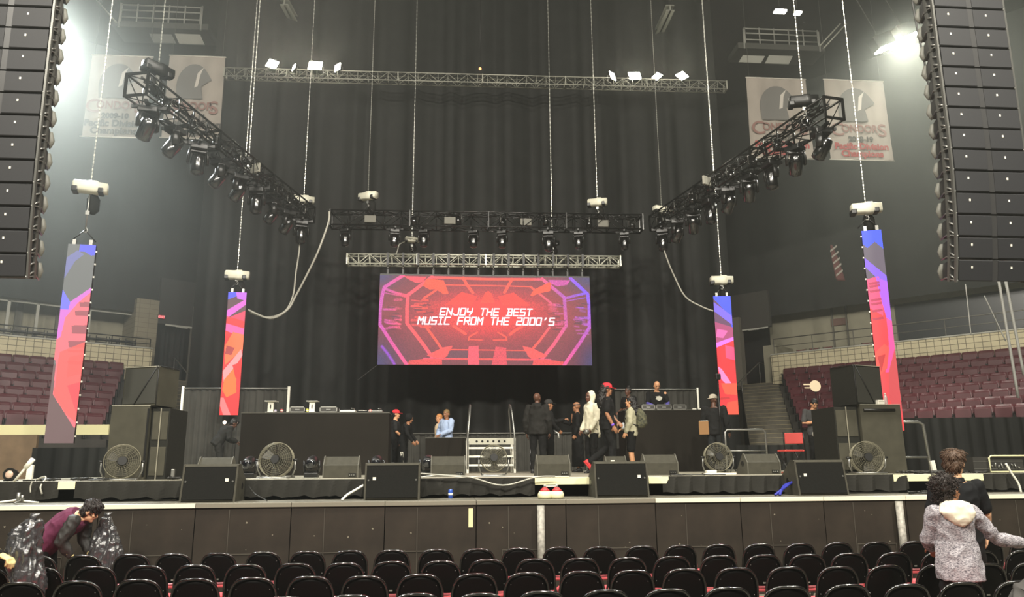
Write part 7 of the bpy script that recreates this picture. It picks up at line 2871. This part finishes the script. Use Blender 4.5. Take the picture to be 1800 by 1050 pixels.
heap(60, 185, 12.0, ZU, 9, 'tangled cable heap on the raised deck between the white bar and the fan', 1)
heap(1590, 1650, 12.0, ZU, 8, 'tangled cable heap on the raised deck at the foot of the grey box', 2)
heap(1650, 1740, 12.2, ZU, 8, 'tangled cable heap behind the man in the black tee', 3)
heap(1180, 1300, 12.2, ZU, 3, 'few loose cables on the raised deck by the dark round fan', 4, r=.008, up=.01)
heap(1600, 1680, 10.9, ZL, 6, 'cable heap under the raised deck near the jack post', 5)
heap(430, 560, 12.2, ZU, 2, 'thin cables along the deck in front of the fan by the long desk', 6, M_CAB, r=.006, up=.004)
heap(295, 340, 12.6, ZU, 4, 'small cable heap beside the grey boxes and the monitor', 7)
cable([(P(x, y, 11.3).x, 11.3, z) for x, y, z in ((735, 860, ZU + .07), (755, 0, ZU + .075), (790, 0, ZU + .05), (830, 0, ZU + .02), (880, 0, ZU - .1), (930, 0, ZU + .01), (960, 0, ZU + .02))], .012, 'grey cable drooping over the deck edge beside the second front wedge', M_CAB)
cable([(P(x, 0, 11.42).x if False else P(x, 840, 11.42).x, 11.42, z) for x, z in ((738, ZU + .02), (770, ZU + .05), (810, ZU + .02), (860, ZU + .03), (905, ZU + .02), (1000, ZU + .015))], .009, 'white cable lying along the deck edge near the middle', M_CABW)
cable([(P(638, 862, 11.0).x, 11.0, ZL + .2), (P(620, 868, 10.9).x, 10.85, ZL + .12), (P(610, 872, 10.8).x, 10.8, ZL + .08), (P(600, 878, 10.7).x, 10.75, ZL + .015)], .016, 'white trailing cable beside the second front wedge', M_CABW)
for k, (x0, x1, x2) in enumerate(((1405, 1385, 1360), (1400, 1380, 1368))):
    cable([(P(x0, 850, 11.2).x, 11.2, ZL + .25 - .06 * k), (P(x1, 860, 11.1).x, 11.1, ZL + .14), (P(x2, 868, 10.95).x, 10.9, ZL + .015)], .02, ('upper' if k == 0 else 'lower') + ' blue cable behind the front wedge speaker', mat('blue_cable_jacket', (44, 50, 150), .5))
cable([(P(437, 860, 11.2).x, 11.2, ZL + .2), (P(450, 870, 11.0).x, 10.95, ZL + .1), (P(470, 878, 10.8).x, 10.8, ZL + .015)], .008, 'thin cable from the first front wedge to the deck', M_CABD)
cable([(P(x, 830, 11.9).x, Yy, z) for x, Yy, z in ((60, 12.0, ZU + .03), (85, 11.8, ZU + .07), (100, 11.6, ZU + .04), (108, 11.36, ZU - .06), (112, 11.36, ZU - .16))], .012, 'pale cable looping off the deck edge at the bare gap', M_CAB)
cable([(P(x, y, 11.35).x, 11.3, P(x, y, 11.35).z) for x, y in ((60, 846), (57, 856), (57, 866))], .010, 'pale cable hanging down the skirt above the fallen stand', M_CAB)
cable([(P(x, y, 11.3).x, 11.3, P(x, y, 11.3).z) for x, y in ((1768, 815), (1778, 832), (1790, 850), (1795, 866))], .016, 'pale cable hanging from the equipment rack over the deck edge', M_CABW)
# tall tube stand at the speaker side (photo's right) and mic stand by the tower
t = thing('tube_railing', 'dark tube railing behind the grey boxes with a shiny bend', 'railing', (P(1622, 742, 15).x, 15, 0))
H = P(1620, 742, 15).z
MB().tube([(-.9, 0, H), (-.1, 0, H), (0, 0, H - .05), (.15, 0, .0)], .03, n=8).build('rail', M_STEEL, t)
MB().cyl((-.9, 0, H * .72), (.05, 0, H * .72), .02, n=8).build('mid_rail', M_STEEL, t)
t = thing('light_stand', 'tall thin black stand in front of the slim tower by the stairs', 'stand', at(1272, 16.9))
zc = P(1272, 668, 16.9).z - ZU
MB().cyl((0, 0, .3), (0, 0, zc), .018, n=8).build('pole', M_BLK, t)
for k in range(3):
    a_ = 2.1 * k + .3
    MB().cyl((0, 0, .5), (.35 * math.cos(a_), .35 * math.sin(a_), .01), .012, n=6).build('tripod_leg', M_BLK, t)
MB().box(-.05, .07, -.05, .05, zc, zc + .14, bev=.02).build('lamp_head', M_BLKP, t)
# barrier rails at the stage side by the stairs
t = thing('tube_barrier', 'low dark tube barrier behind the fan by the stairs', 'barrier', at(1315, 16.2))
MB().tube([(-.45, 0, .0), (-.45, 0, .85), (-.4, 0, .9), (.4, 0, .9), (.45, 0, .85), (.45, 0, 0)], .022, n=8).build('frame', M_STEEL, t)
MB().cyl((-.45, 0, .45), (.45, 0, .45), .015, n=8).build('mid_rail', M_STEEL, t)
# stage lamps behind the crew figure
for i, (px, py) in enumerate(((395, 743), (415, 743))):
    p = P(px, py, 19.3)
    t = thing('small_spot', 'small glowing spot below the slim red tower, %s' % ('nearer the crew figure' if i == 0 else 'farther from the crew figure'), 'spotlight', p, 0, 'small glowing spots')
    MB().cyl((0, 0, 0), (0, .10, 0), .055, n=14).build('housing', M_BLK, t)
    MB().ell((0, -.005, 0), .045, .02, .045).build('bulb', mat('small_spot_glow', (255, 230, 210), .4, emit=(255, 226, 200), estr=3), t)
    MB().cyl((0, .06, 0), (0, .06, 19.8 * 0 + (ZU - p.z)), .01, n=6).build('pole', M_BLK, t)
